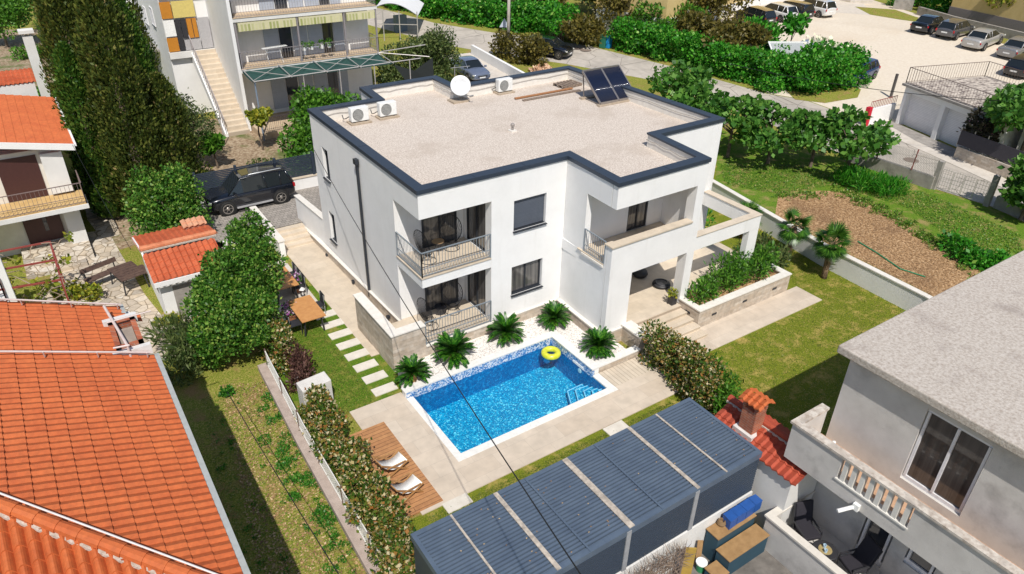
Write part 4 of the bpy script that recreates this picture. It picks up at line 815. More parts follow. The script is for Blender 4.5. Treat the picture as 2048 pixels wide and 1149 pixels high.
# big round tree, other trees on the left
bt = thing('laurel_tree', 'large dense dark green tree left of the dining terrace', 'tree', (-5.2, 4.4, ZG)); rg = random.Random(21); tb_ = []
for (px, py, z, R_, k) in ((432, 680, .6, 1.15, 9), (470, 655, .9, 1.1, 9), (430, 610, 1.3, 1.15, 10), (480, 590, 1.7, 1.15, 11), (440, 545, 2.2, 1.0, 8), (490, 530, 2.6, .95, 8), (480, 480, 3.2, .7, 6), (512, 470, 3.3, .62, 5), (528, 560, 1.8, .75, 7), (515, 610, 1.3, .8, 7), (500, 660, .8, .9, 8), (535, 520, 2.6, .6, 5), (495, 445, 3.8, .42, 3), (522, 492, 3.0, .55, 3)):
    c = U(px, py, z)
    for q in range(k): d_ = Vector((rg.gauss(0, 1), rg.gauss(0, 1), rg.gauss(0, 1))).normalized()*R_*rg.uniform(.35, .75); r_ = R_*rg.uniform(.34, .55); tb_.append((c.x+d_.x, c.y+d_.y, max(c.z+d_.z, -.3), r_, r_, r_*rg.uniform(.7, 1.1)))
mb = MB(); mb.tube([(-5.2, 4.4, ZG-.1), (-5.2, 4.5, .8), (-5.1, 5.0, 2.0), (-4.9, 5.4, 3.2)], [.2, .15, .1, .05], 8)
for q in tb_[::6]: mb.tube([(-5.2, 4.5, .8), (q[0]*.5-2.6, q[1]*.5+2.3, q[2]*.6+.4), q[:3]], [.07, .05, .02], 5)
mb.obj('trunk', BARK, bt, smooth=True); blobleaves('crown', tb_, 48000, .11, G_DARK, bt, seed=21, aspect=.34, shell=.55, zmin=ZG, up=.5)
bush('oleander_bush', 'dark oleander bush beside the big red roof', blobs_along([U(372, 700), U(392, 742)], .95, 1.3, .45, 23, lay=2), 4200, .24, G_OLIVE, 23, aspect=.11, up=.8)
tree('laurel_tree', 'round bright-green tree in front of the black car', 'tree', (-5.7, 13.9, ZG), (1.6, 1.5, 1.9), 1.9, G_DARK, 18000, .13, K=30, seed=24, tr=.12, low=-.9)
# ================================================================ CARS
tyre_m = plain('tyre', (0.015, 0.015, 0.015), .8); rim_m = plain('rim_alloy', (0.50, 0.47, 0.44), .3, .8); cglass = glassmat('car_glass', (0.012, 0.016, 0.018), .04)
red_l = plain('tail_light', (0.45, 0.01, 0.015), .2); lamp_m = plain('head_light', (0.55, 0.55, 0.50), .15); plate_m = plain('number_plate', (0.75, 0.75, 0.75), .5); black_t = plain('black_trim', (0.012, 0.012, 0.013), .5)
def paint(n, c, rough=.22): return plain('car_paint_'+n, c, rough, .25, 1.0)
def car(label, body, anchor, px, py, head, kind='hatch', z=None, group='cars in the gravel parking lot', S=1.0, roof=None, cat='car'):
    D = {'hatch': (4.15, 1.76, 1.47, 2.55, .31), 'sedan': (4.55, 1.80, 1.44, 2.72, .32), 'suv': (4.32, 1.83, 1.70, 2.63, .36), 'tall': (4.35, 1.80, 1.58, 2.68, .33)}[kind]
    L, Wd, H, wb, wr = D; hd = math.radians(head); P_ = U(px, py, z) if z is not None else UG(px, py)
    lx = {'F': wb/2, 'R': -wb/2}[anchor[0]]; ly = {'L': Wd/2, 'R': -Wd/2}[anchor[1]]; off = Matrix.Rotation(hd, 3, 'Z') @ Vector((lx, ly, 0))*S
    c = P_-off; c.z = ground(c.x, c.y) if z is None else z
    t = thing('parked_car', label, cat, c, hd, group); t.scale = (S, S, S)
    gx = Vector((math.cos(hd), math.sin(hd), 0))
    if z is None: t.rotation_euler = (0, -math.asin(max(-.3, min(.3, (ground(c.x+gx.x, c.y+gx.y)-ground(c.x-gx.x, c.y-gx.y))/2))), hd)
    w = Wd/2; zb = .20 if kind != 'suv' else .26; bl = .60*H if kind != 'suv' else .585*H
    X = [-.5, -.492, -.46, -.40, -.25, -.05, .12, .24, .34, .42, .475, .495, .5]; Wf = [.74, .86, .95, .985, 1, 1, 1, .995, .98, .95, .88, .78, .66]
    if kind == 'sedan': T = [.62, .655, .675, .68, .665, .65, .645, .635, .60, .56, .51, .47, .42]
    elif kind == 'suv': T = [.50, .57, .585, .59, .59, .59, .588, .585, .56, .535, .49, .45, .40]
    else: T = [.52, .60, .63, .64, .635, .63, .63, .62, .585, .545, .495, .45, .40]
    mb = MB(); sec = []
    for x, f_, tt in zip(X, Wf, T):
        ww = w*f_; zt = tt*H; b0 = zb+(.10 if abs(x) > .49 else .03 if abs(x) > .45 else 0)
        half = [(ww*.80, b0), (ww*.97, b0+.06), (ww, b0+.22), (ww*1.0, zt*.62+.12), (ww*.975, zt-.09), (ww*.90, zt-.015), (ww*.5, zt+.03), (0, zt+.042)]
        sec.append([(x*L, y, z_) for y, z_ in half]+[(x*L, -y, z_) for y, z_ in half[-2::-1]])
    n = len(sec[0]); vs = [v for s_ in sec for v in s_]; fs = [(i*n+k, i*n+k+1, (i+1)*n+k+1, (i+1)*n+k) for i in range(len(sec)-1) for k in range(n-1)]
    fs += [(i*n+n-1, i*n, (i+1)*n, (i+1)*n+n-1) for i in range(len(sec)-1)]+[tuple(range(n))[::-1], tuple((len(sec)-1)*n+k for k in range(n))]
    fs = [f_[::-1] for f_ in fs]
    mb.add(vs, fs); mb.obj('body', body, t, smooth=True, local=True, sub=1)
    g = {'hatch': (-.485, -.40, .10, .29), 'sedan': (-.36, -.22, .09, .27), 'suv': (-.487, -.41, .10, .265), 'tall': (-.487, -.42, .12, .32)}[kind]
    zt = H-.03; zbse = bl-.02; wb_, wr_ = w*.90, w*.70
    def cab(sh=0, top=zt):
        xs = [g[0]*L, g[1]*L, (g[1]*.5+g[2]*.5)*L, g[2]*L, g[3]*L]; zz = [zbse, top-.05, top, top-.04, zbse-.03]; ww = [wb_*.92, wr_*.97, wr_, wr_*.96, wb_*.93]
        return xs, zz, ww
    xs, zz, ww = cab(); mb = MB(); vs = []
    for x, z_, k in zip(xs, zz, ww): vs += [(x, k, z_), (x, -k, z_)]
    bs = [(xs[1], wb_, zbse), (xs[1], -wb_, zbse), (xs[2], wb_, zbse), (xs[2], -wb_, zbse), (xs[3], wb_, zbse), (xs[3], -wb_, zbse)]; vs += bs
    mb.add(vs, [(0, 1, 3, 2), (2, 3, 5, 4), (4, 5, 7, 6), (6, 7, 9, 8), (0, 2, 10), (10, 2, 4, 12), (12, 4, 6, 14), (14, 6, 8), (1, 11, 3), (11, 13, 5, 3), (13, 15, 7, 5), (15, 9, 7)]); mb.obj('windows', cglass, t, local=True)
    mb = MB(); r_ = .012
    rf = [(xs[1]-.02, zz[1]+r_), (xs[1]*.5+xs[2]*.5, zz[2]+r_+.002), (xs[2], zz[2]+r_+.015), (xs[2]*.4+xs[3]*.6, zz[2]+.012), (xs[3]+.03, zz[3]+r_)]; vs = [(x, s_*(wr_*k+.012), z_) for x, z_ in rf for s_, k in ((1, .98), (1, .6), (-1, .6), (-1, .98))]
    vs = [(x, y, z_+(0.02 if i % 4 in (1, 2) else 0)) for i, (x, y, z_) in enumerate(vs)]
    mb.add(vs, [(4*i+k, 4*i+k+1, 4*i+k+5, 4*i+k+4) for i in range(4) for k in range(3)]); mb.f = [f_ for f_ in mb.f]; mb.obj('roof', roof or body, t, smooth=True, local=True)
    mb = MB()
    for s_ in (1, -1):
        mb.tube([(xs[4]+.02, s_*ww[4]*1.0, zz[4]+.01), (xs[3], s_*(ww[3]+.005), zz[3]+.005), (xs[2], s_*(ww[2]+.01), zz[2]), (xs[1], s_*(ww[1]+.005), zz[1]), (xs[0], s_*ww[0], zz[0]+.01)], .028, 6)
        mb.tube([(xs[2]-.05, s_*(wb_+.004), zbse), (xs[2], s_*(wr_+.012), zt-.02)], .026, 6); mb.tube([(g[1]*L+.35, s_*(wb_+.004), zbse), (g[1]*L+.28, s_*(wr_+.008), zt-.05)], .035 if kind != 'sedan' else .02, 6)
        mb.tube([(g[0]*L+.06, s_*wb_*.93, zbse), (g[1]*L+.02, s_*(wr_+.0), zt-.07)], .055 if kind != 'sedan' else .03, 6)
    mb.obj('pillars', body, t, smooth=True, local=True)
    for fx in (wb/2, -wb/2):
        for s_ in (1, -1):
            M = Matrix.Translation((fx, s_*(w-.01), wr)) @ Matrix.Rotation(-s_*math.pi/2, 4, 'X'); 
            mb = MB(); mb.lathe([(0, .013), (wr*1.17, .013), (wr*1.2, -.02)], M=M, n=28); mb.obj('wheel_arch', black_t, t, local=True)
            mb = MB(); mb.lathe([(wr*.66, .03), (wr*.68, .042), (wr*.95, .04), (wr, .02), (wr, -.2)], M=M, n=28); wh_ = mb.obj('wheel', tyre_m, t, smooth=True, local=True)
            mb = MB(); mb.lathe([(0, .034), (.07, .034), (.08, .026)], M=M, n=12); mb.lathe([(wr*.60, .028), (wr*.60, .044), (wr*.69, .044), (wr*.70, .03)], M=M, n=28)
            for k in range(6): a = k*math.pi/3; q = M @ Vector((.05*math.cos(a), .05*math.sin(a), .036)); r2 = M @ Vector((wr*.63*math.cos(a), wr*.63*math.sin(a), .036)); mb.bar(q, r2, .05, .012)
            mb.obj('rim', rim_m, wh_, local=True)
    for s_ in (1, -1):
        MB().obox((L*.468, s_*w*.76, H*.43), .08, .15, .055, rz=-s_*.45).obj('headlight', lamp_m, t, local=True, bevel=.02)
        MB().obox((-L*.478, s_*w*.80, H*.50), .045, .13, .075 if kind == 'sedan' else .1, rz=s_*.3).obj('tail_light', red_l, t, local=True, bevel=.02)
        mb = MB(); mb.obox((L*.20, s_*(w+.10), bl+.05), .06, .10, .07); mb.obj('mirror', body, t, local=True, bevel=.02)
    MB().box(-L/2-.012, -L/2+.02, -.26, .26, H*.38, H*.38+.11).obj('number_plate', plate_m, t, local=True); MB().box(L/2-.02, L/2+.012, -.26, .26, .38, .48).obj('number_plate', plate_m, t, local=True)
    MB().box(L/2-.04, L/2+.004, -.42, .42, H*.33, H*.39).obj('grille', black_t, t, local=True)
    if kind == 'suv':
        for s_ in (1, -1):
            MB().tube([(g[1]*L+.15, s_*(wr_-.06), H+.0), (g[1]*L+.2, s_*(wr_-.06), H+.04), (g[2]*L-.45, s_*(wr_-.06), H+.04), (g[2]*L-.4, s_*(wr_-.06), H+.0)], .022, 6).obj('roof_rail', plain('rail_silver', (0.6, 0.62, 0.64), .35, .5), t, smooth=True, local=True)
            MB().obox((0, s_*(w+.02), zb+.06), wb/2-wr*1.2, .04, .035).obj('side_sill', plain('sill_silver', (0.5, 0.5, 0.52), .4, .4), t, local=True)
        MB().obox((g[2]*L-.42, 0, H-.005), .28, .42, .016, ry=.05).obj('sunroof', cglass, t, local=True)
    return t
blk = paint('black', (0.006, 0.008, 0.014)); navy = paint('navy', (0.015, 0.04, 0.13)); sil = paint('silver', (0.42, 0.41, 0.40), .3); gry = paint('grey', (0.10, 0.10, 0.11)); wht = paint('white', (0.78, 0.78, 0.77)); pur = paint('purple', (0.10, 0.03, 0.06)); sblue = paint('steel_blue', (0.16, 0.19, 0.27)); brn_refl = paint('roof_reflection', (0.17, 0.12, 0.05))  # brown roof colour is a reflection painted onto the black cars
g2 = 'cars parked along the street and driveways'
car('black SUV with silver roof rails parked on paved driveway by villa', blk, 'FL', 459, 432, 181, 'suv', z=-.19, group=g2)
car('black SUV facing right, parked on the street behind the bush', blk, 'FR', 1116, 121, -60, 'tall', group=g2)
car('grey-blue sedan with its bonnet showing beside olive tree', sblue, 'FL', 974, 158, -93, 'sedan', group=g2)
car('black hatchback half under the bushes, leftmost in back parking row', blk, 'RL', 1514, 54, 88, 'hatch', roof=brn_refl)
car('white hatchback between two dark cars in back parking row', wht, 'RL', 1558, 46, 88, 'hatch')
car('black estate-like SUV between two white cars in back parking row', blk, 'RL', 1590, 43, 88, 'tall', roof=brn_refl)
car('white hatchback at right end of back parking row', wht, 'RL', 1635, 36, 88, 'tall')
car('black sedan at far left of right-hand parking row', blk, 'RR', 1862, 70, 5, 'sedan'); car('dark grey hatchback between black sedan and silver sedan', gry, 'RR', 1912, 82, 3, 'hatch')
car('silver sedan in the right-hand parking row', sil, 'RR', 1968, 103, 2, 'sedan'); car('mid-grey sedan cut by the right edge of photo', plain('car_paint_midgrey', (0.24, 0.24, 0.25), .25, .3, 1.0), 'RR', 2041, 122, 0, 'sedan')
car('black car behind the garage terrace railing', blk, 'RR', 2055, 160, 0, 'hatch'); car('blue hatchback sticking out from end of ivy hedge', navy, 'RL', 1748, 159, 184, 'hatch')
car('dark purple car whose roof shows above ivy hedge', pur, 'RL', 1712, 136, 184, 'hatch'); car('pale blue-grey car whose roof shows above ivy hedge', paint('pale_blue', (0.30, 0.34, 0.44)), 'RL', 1648, 116, 184, 'sedan')
# ================================================================ TILED ROOFS
def tilemat(name, a, b, c):
    m, N, L, B = base_mat(name); v = coord(N, L); n = noise(N, L, v, 1.5, 8, .7); n2 = noise(N, L, v, 11, 5)
    cc = mixc(N, L, ramp(N, L, n, [(.35, a), (.65, b)]), ramp(N, L, n2, [(.3, (.84,)*3), (.7, (1.12,)*3)]), 1, 'MULTIPLY')
    cc = mixc(N, L, cc, c, ramp(N, L, noise(N, L, v, 4, 9, .8), [(.62, (0, 0, 0)), (.78, (.3,)*3)])); L.new(cc, B.inputs['Base Color']); B.inputs['Roughness'].default_value = .75; return m
tile_m = tilemat('orange_tiles', (0.43, 0.092, 0.022), (0.50, 0.125, 0.032), (0.38, 0.10, 0.04)); tile_r = tilemat('red_tiles', (0.42, 0.085, 0.03), (0.55, 0.13, 0.05), (0.25, 0.18, 0.08)); tile_d = tilemat('dark_red_tiles', (0.34, 0.05, 0.025), (0.42, 0.08, 0.035), (0.28, 0.06, 0.04))
def tiles(name, parent, O, u, v, pitch, lu, lv, keep=None, wave=.20, course=.335, amp=.03, m=None, prof=0):
    """O eave corner; u along the eave, v horizontal direction up the slope"""
    O = Vector(O); u = Vector((*u, 0)).normalized(); v = Vector((*v, 0)).normalized(); T = math.tan(math.radians(pitch)); vs, fs = [], []; S_ = 7
    nu = int(lu/wave*S_); nc = int(lv/course); nrm = Vector((0, 0, 1))
    for c in range(nc):
        for i in range(nu):
            xa, xb = i*wave/S_, (i+1)*wave/S_; ya, yb = c*course, (c+1)*course; ctr = O+u*((xa+xb)/2)+v*((ya+yb)/2)
            if keep and not keep(ctr.x, ctr.y): continue
            def h(x): p = (x/wave) % 1; return amp*1.3*(2*abs(math.sin(math.pi*p))-1) if prof else amp*(2.8*p-1 if p < .714 else 1-7*(p-.714))
            n = len(vs)
            for x, y, dz in ((xa, ya, .03), (xb, ya, .03), (xb, yb, 0), (xa, yb, 0)): q = O+u*x+v*y; vs.append((q.x, q.y, q.z+y*T+h(x)+dz))
            fs.append((n, n+1, n+2, n+3))
            for x in (xa, xb): q = O+u*x+v*ya; vs.append((q.x, q.y, q.z+ya*T+h(x)-.012))
            fs.append((n+4, n+5, n+1, n))
    mb = MB(); mb.v = vs; mb.f = fs; mb.m = [0]*len(fs); return mb.obj(name, m or tile_m, parent)
def ridge(name, parent, a, b, r=.11, L=.38, m=None, mortar=True):
    a = Vector(a); b = Vector(b); d = b-a; k = max(1, int(d.length/L)); mb = MB()
    for i in range(k): p, q = a+d*(i/k), a+d*((i+1.06)/k); mb.tube([p, q], [r*1.06, r*.9], 10)
    o = mb.obj(name, m or tile_m, parent)
    if mortar: mb = MB(); mb.bar(a-Vector((0, 0, r*.72)), b-Vector((0, 0, r*.72)), r*2.5, .06); mb.obj('ridge_mortar', slab_mort, parent)
    return o
slab_mort = mat('mortar', [(0.35, (0.40, 0.34, 0.28)), (0.65, (0.58, 0.52, 0.46))], 14, .95, .5)
galv = plain('galvanised', (0.45, 0.44, 0.42)); brick_m = brickmat('red_bricks', (0.34, 0.09, 0.045), (0.42, 0.13, 0.06), (0.32, 0.26, 0.21), .24, .075, 'wall', .008, .85)
XE, ZE = -8.6, 4.34; T22 = math.tan(math.radians(22))
h1 = thing('red_roofed_house', 'near house with huge orange tiled roof filling lower left corner', 'house', (-12, -4, ZG)); 
tiles('roof', h1, (XE, .45, ZE), (0, -1), (-1, 0), 22, 11.2, 7.0, keep=lambda x, y: (x > -9.9 if False else True) and not (x > -8.95 and y > -2.2) and not (x > -9.38 and -2.15 < y < -.75) and (y+10.48) > (XE-x)-.05)
tiles('roof', h1, (-8.5, -10.48, ZE), (-1, 0), (0, 1), 22, 8, 6.0, keep=lambda x, y: (y+10.48) < (XE-x)+.05, prof=1, amp=.045)
hz = lambda d: (XE-d, -10.48+d, ZE+d*T22+.07)
ridge('hip_tiles', h1, hz(0), hz(5.6), r=.12)
MB().tube([Vector(hz(0))+Vector((.05, .05, .2)), Vector(hz(5.6))+Vector((.05, .05, .2))], .018, 6).obj('lightning_rod', plain('rod_pale', (0.62, 0.58, 0.57)), h1)
MB().prism([(-8.75, .38), (-8.75, -10.3), (-15.6, -10.3), (-15.6, .38)], ZG, ZE-.06).obj('wall', stucco_old, h1)
rb = MB(); rb.add([(XE+.0, -2.2, ZE-.07), (XE, -10.5, ZE-.07), (-15.6, -10.5, ZE-.07+7*T22), (-15.6, .45, ZE-.07+7*T22), (-8.97, .45, ZE-.07+.37*T22), (-8.97, -2.2, ZE-.07+.37*T22)], [(0, 1, 2, 3, 4, 5)])
gut = MB(); gut.bar((XE+.06, -2.2, ZE-.02), (XE+.06, -10.5, ZE-.02), .11, .09); gut.bar((-8.90, .45, ZE+.12), (-8.90, -.75, ZE+.12), .10, .09); gut.obj('gutter', plain('gutter_grey', (0.36, 0.38, 0.37), .5), h1)
tt = Vector((0, 0, 1))
for y in (.22, -2.35):
    x1 = -8.9 if y > 0 else -8.65; mb = MB(); mb.tube([(x1, y, ZE+(XE-x1)*T22+.17), (-15, y, ZE+(XE+15)*T22+.17)], .025, 6)
    for k in range(6): x = x1-.1-k*1.0; mb.bar((x, y, ZE+(XE-x)*T22+.02), (x, y-.06, ZE+(XE-x)*T22+.2), .025)
    mb.obj('conduit_pipe', plain('pipe_pale', (0.60, 0.50, 0.47), .6), h1)
chm = MB(); chm.wall((-9.35, -2.1), (-8.72, -2.1), .12, 3.9, ZE+.42); chm.wall((-8.72, -2.1), (-8.72, -.8), .12, 3.9, ZE+.42); chm.wall((-8.72, -.8), (-9.35, -.8), .12, 3.9, ZE+.42); chm.wall((-9.35, -.8), (-9.35, -2.1), .12, 3.9, ZE+.42); ch_o = chm.obj('chimney', brick_m, h1)
mb = MB(); mb.box(-9.2, -8.85, -2.0, -1.2, ZE+.30, ZE+.38); mb.obj('brick_cover', brick_m, ch_o); MB().box(-9.45, -8.6, -2.25, -2.11, ZE+.1, ZE+.36).obj('flashing', plain('flash_white', (0.66, 0.64, 0.62)), ch_o); MB().box(-9.45, -8.66, -.79, -.66, ZE+.25, ZE+.47).obj('flashing', plain('flash_white', (0.66, 0.64, 0.62)), ch_o)
mb = MB(); tiles('side_tiles', h1, (-8.55, -.1, ZE+.05), (0, -1), (-1, 0), 22, .55, .75)
a = Vector((-9.3, -.2, ZE+.6)); b_ = Vector((-9.1, -2.3, ZE+.55)); mb = MB(); mb.tube([a, b_], .035, 8); mb.tube([b_+Vector((-.3, .05, 0)), b_+Vector((.05, -.02, 0))], .025, 6); mb.tube([b_, b_-Vector((0, 0, .5))], .03, 6); mb.tube([a.lerp(b_, .4)-Vector((.14, 0, 0)), a.lerp(b_, .4)+Vector((.9, 0, 0))], .018, 6); mb.obj('fallen_mast', plain('pipe_pale', (0.6, 0.5, 0.47)), h1)
# ---- hut with red roof
hut = thing('tiled_hut', 'small white garden hut with red tiled roof under the tree', 'hut', (-6.6, 9.4, ZG)); zr = 1.62; ye, yr, yb = 7.0, 8.95, 11.6
p_ = math.degrees(math.atan((zr+.3-1.45)/(yr-ye)))
tiles('roof', hut, (-7.5, ye, 1.42), (1, 0), (0, 1), 14, 2.7, 2.0, wave=.22, m=tile_r); tiles('roof', hut, (-4.6, yb, 1.30), (-1, 0), (0, -1), 12.5, 2.95, 2.7, wave=.22, m=tile_r)
ridge('ridge_tiles', hut, (-7.5, yr, 1.94), (-4.7, yr, 1.94), r=.12, m=tilemat('ridge_red', (0.48, 0.14, 0.06), (0.6, 0.24, 0.12), (0.45, 0.3, 0.2)))
MB().prism([(-7.32, 7.25), (-4.9, 7.25), (-4.9, 11.4), (-7.32, 11.4)], ZG, [1.33, 1.33, 1.2, 1.2]).obj('wall', stucco, hut)
mb = MB(); mb.add([(-7.5, 7.0, 1.36), (-7.5, 7.0, 1.22), (-7.5, yr, 1.76), (-7.5, yr, 1.9), (-7.5, 11.5, 1.2), (-7.5, 11.5, 1.34), (-7.44, 7.0, 1.36), (-7.44, 7.0, 1.22), (-7.44, yr, 1.76), (-7.44, yr, 1.9), (-7.44, 11.5, 1.2), (-7.44, 11.5, 1.34)], [(0, 1, 2, 3), (3, 2, 4, 5), (0, 3, 9, 6), (3, 5, 11, 9), (1, 7, 8, 2), (2, 8, 10, 4)]); mb.box(-7.5, -4.7, 6.94, 6.99, 1.22, 1.4); mb.obj('eave_board', stucco, hut)
mb = MB(); mb.box(-6.9, -6.1, 7.235, 7.249, -.3, .95); mb.obj('stone_hatch', concrete, hut); MB().box(-7.335, -7.321, 8.0, 8.7, .4, .9).obj('side_window', dark_frame, hut)
mb = MB(); tiles('loose_tiles', hut, (-5.6, 10.6, 1.66), (1, 0), (0, 1), 6, .95, .8, wave=.22, m=tilemat('pale_tiles', (0.56, 0.25, 0.14), (0.66, 0.36, 0.22), (0.4, 0.35, 0.28)))
MB().box(-5.55, -4.72, 10.65, 11.3, 1.3, 1.63).obj('chimney_block', brick_m, hut)
# ---- shed
shed = thing('metal_shed', 'long dark blue corrugated metal shed roof in the front', 'shed', (0, -10, ZG)); SX0, SX1, SY0, SY1, SZ = -4.98, 3.88, -11.46, -8.85, 2.0
shm = mat('shed_blue', [(0.3, (0.072, 0.10, 0.145)), (0.7, (0.10, 0.135, 0.185))], 2.2, .45, .05, big=((0.12, 0.15, 0.19), .5, 3, .6)); mb = MB(); nrib = 24; w_ = (SY1-SY0-.2)/nrib
for i in range(nrib):
    y = SY0+.1+i*w_; a = [(y, 0), (y+w_*.62, 0), (y+w_*.68, -.05), (y+w_*.94, -.05), (y+w_, 0)]
    vs = [(x, q, SZ+.035+z_) for x in (SX0+.08, SX1-.08) for q, z_ in a]; mb.add(vs, [(k, 5+k, 6+k, k+1) for k in range(4)])
mb.obj('roof', shm, shed); mb = MB(); mb.box(SX0, SX1, SY0, SY0+.12, SZ-.14, SZ+.05); mb.box(SX0, SX1, SY1-.12, SY1, SZ-.14, SZ+.05); mb.box(SX0, SX0+.1, SY0+.121, SY1-.121, SZ-.14, SZ+.05); mb.box(SX1-.1, SX1, SY0+.121, SY1-.121, SZ-.14, SZ+.05); mb.obj('roof_edge', shm, shed)
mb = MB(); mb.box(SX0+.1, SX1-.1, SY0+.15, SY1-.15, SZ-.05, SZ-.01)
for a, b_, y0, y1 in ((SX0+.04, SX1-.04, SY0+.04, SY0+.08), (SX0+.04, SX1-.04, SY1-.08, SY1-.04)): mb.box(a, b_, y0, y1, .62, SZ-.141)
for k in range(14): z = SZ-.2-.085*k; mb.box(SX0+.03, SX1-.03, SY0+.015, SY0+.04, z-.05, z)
mb.box(SX0+.04, SX0+.08, SY0+.08, SY1-.08, -.6, SZ-.141); mb.box(SX1-.08, SX1-.04, SY0+.08, SY1-.08, -.6, SZ-.141); mb.obj('wall', plain('shed_side_shaded', (0.035, 0.05, 0.075), .5), shed)  # same sheet as the roof, side coloured darker to carry its shade
stripm = mat('beige_strip', [(0.35, (0.30, 0.26, 0.22)), (0.65, (0.55, 0.48, 0.40))], 9, .8, .3)
for x, ww, mm in ((-3.95, .05, stripm), (-2.72, .11, stripm), (-1.85, .045, shm), (-.62, .16, stripm), (.35, .045, shm), (1.55, .10, stripm), (2.55, .05, stripm)):
    MB().box(x-ww/2, x+ww/2, SY0+.02, SY1-.02, SZ+.051, SZ+.072).obj('roof_batten', mm, shed)
for x in (-.72, 1.5): MB().box(x-.07, x+.07, SY0-.015, SY0+.012, .55, SZ-.0).obj('wall_strip', plain('strip_grey', (0.30, 0.31, 0.33)), shed)
MB().box(SX0, SX1, SY0-.02, SY0+.1, ZG, .619).obj('shed_footing', stucco_old, shed)
# ---- outbuilding with chimney
ob = thing('tiled_outbuilding', 'small outbuilding with dark red tiled roof and brick chimney', 'outbuilding', (4.6, -11, ZG))
tiles('roof', ob, (4.02, -9.55, 1.62), (0, -1), (1, 0), 27, 2.95, .85, m=tile_d, wave=.2, course=.28); tiles('roof', ob, (5.62, -12.5, 1.62), (0, 1), (-1, 0), 27, 2.95, .8, m=tile_d, wave=.2, course=.28)
ridge('ridge_tiles', ob, (4.83, -9.5, 2.07), (4.83, -12.4, 2.07), r=.1, m=tile_d); MB().prism([(4.15, -9.75), (5.45, -9.75), (5.45, -12.3), (4.15, -12.3)], ZG-.5, 1.6).obj('wall', stucco_old, ob)
ck = MB(); ck.box(4.32, 4.75, -10.75, -10.3, 1.6, 2.6); co_ = ck.obj('chimney', brick_m, ob); mb = MB()
for x in (4.35, 4.72):
    for y in (-10.72, -10.33): mb.box(x-.04, x+.04, y-.04, y+.04, 2.6, 2.85)
mb.obj('chimney_posts', brick_m, co_); tiles('chimney_cap', co_, (4.22, -10.17, 2.84), (0, -1), (1, 0), 28, .72, .34, m=tile_m, wave=.18, course=.16); tiles('chimney_cap', co_, (4.86, -10.89, 2.84), (0, 1), (-1, 0), 28, .72, .34, m=tile_m, wave=.18, course=.16)
MB().box(4.22, 4.85, -10.85, -10.2, 1.68, 1.86).obj('flashing', plain('flash_white', (0.66, 0.64, 0.62)), co_)
# ================================================================ GREY-ROOFED HOUSE (right)
gh = thing('grey_roofed_house', 'pale rendered house with flat grey roof and balconies at lower right', 'house', (9, -15, ZG)); XW = 5.5; YB = -12.12
rendr = mat('dirty_render', [(0.3, (0.50, 0.475, 0.45)), (0.7, (0.62, 0.595, 0.565))], 1.6, .9, .5, bscale=60, big=((0.27, 0.25, 0.24), .6, .9, .55))
bitum = mat('grey_roof_felt', [(0.36, (0.36, 0.305, 0.26)), (0.5, (0.46, 0.41, 0.36)), (0.64, (0.53, 0.48, 0.43))], 14, .95, .8, bscale=26, detail=12, big=((0.27, 0.225, 0.20), .6, .8, .57))
W = MB(); W.wall((XW, YB), (XW, -24), .25, -3, 4.98, [(14.12-12.12, 15.56-12.12, 2.55, 4.70), (13.75-12.12, 14.5-12.12, -.4, 1.65), (14.9-12.12, 15.6-12.12, .3, 1.6)]); W.wall((20, YB), (XW+.251, YB), .25, -3, 4.98)
W.box(XW+.6, XW+.7, -22, YB-.3, -1, 4.9); W.obj('wall', rendr, gh)
MB().box(XW-.28, 22, -26, YB+.26, 4.98, 5.2).obj('roof', bitum, gh, bevel=.03)
wf = plain('white_frame', (0.70, 0.69, 0.71), .4)
window(gh, (XW, -14.12), (0, -1), (1, 0), 1.44, 2.55, 4.70, .10, gm=glassmat('dim_curtain', (0.03, 0.026, 0.025), .1, (0.075, 0.065, 0.06)), mull=1, sill=False, fm=wf, fw=.10)
window(gh, (XW, -13.75), (0, -1), (1, 0), .75, -.4, 1.65, .08, mull=0, sill=False, fm=wf, fw=.16, name='door'); window(gh, (XW, -14.9), (0, -1), (1, 0), .7, .3, 1.6, .08, mull=0, sill=False, fm=wf, fw=.14)
XB = 4.28; bc = MB(); bc.wall((XW, -11.82), (XB, -11.82), .14, 2.0, 3.12); bc.wall((XB, -11.96), (XB, -13.25), .14, 2.0, 3.12); bc.wall((XB, -13.25), (XB, -15.05), .14, 2.0, 2.42); bc.wall((XB, -15.05), (XB, -24), .14, 2.0, 3.12)
bc.box(XB+.141, XW-.001, -24, -11.97, 2.0, 2.28); b1 = bc.obj('balcony', rendr, gh)
mossy = mat('mossy_cap', [(0.35, (0.36, 0.30, 0.25)), (0.6, (0.60, 0.55, 0.49))], 6, .95, .5, big=((0.17, 0.14, 0.12), .7, 3, .56))
cp = MB(); cp.box(XB-.05, XW, -12.0, -11.77, 3.121, 3.19); cp.box(XB-.05, XB+.19, -24, -12.001, 3.121, 3.19); cp.obj('balcony_cap', mossy, b1); MB().box(XB+.142, XW-.002, -23.9, -11.98, 2.281, 2.31).obj('balcony_floor', tilemat('terra_floor', (0.46, 0.27, 0.16), (0.55, 0.36, 0.24), (0.3, 0.25, 0.2)), b1)
for i in range(8):
    y = -13.38-i*.222; mb = MB(); mb.box(XB+.0, XB+.13, y-.055, y+.055, 2.46, 3.12); mb.obj('baluster', plain('baluster_white', (0.64, 0.62, 0.58), .8), b1)
MB().box(XB-.03, XB+.16, -15.08, -13.22, 2.421, 2.465).obj('balustrade_base', plain('baluster_white', (0.64, 0.62, 0.58)), b1)
mb = MB(); mb.tube([(XB, -13.9, 2.08), (XB-.45, -13.72, 2.02)], .05, 10); mb.box(XB-.1, XB+.0, -14.0, -13.85, 2.02, 2.2); mb.obj('drain_spout', wh, gh)
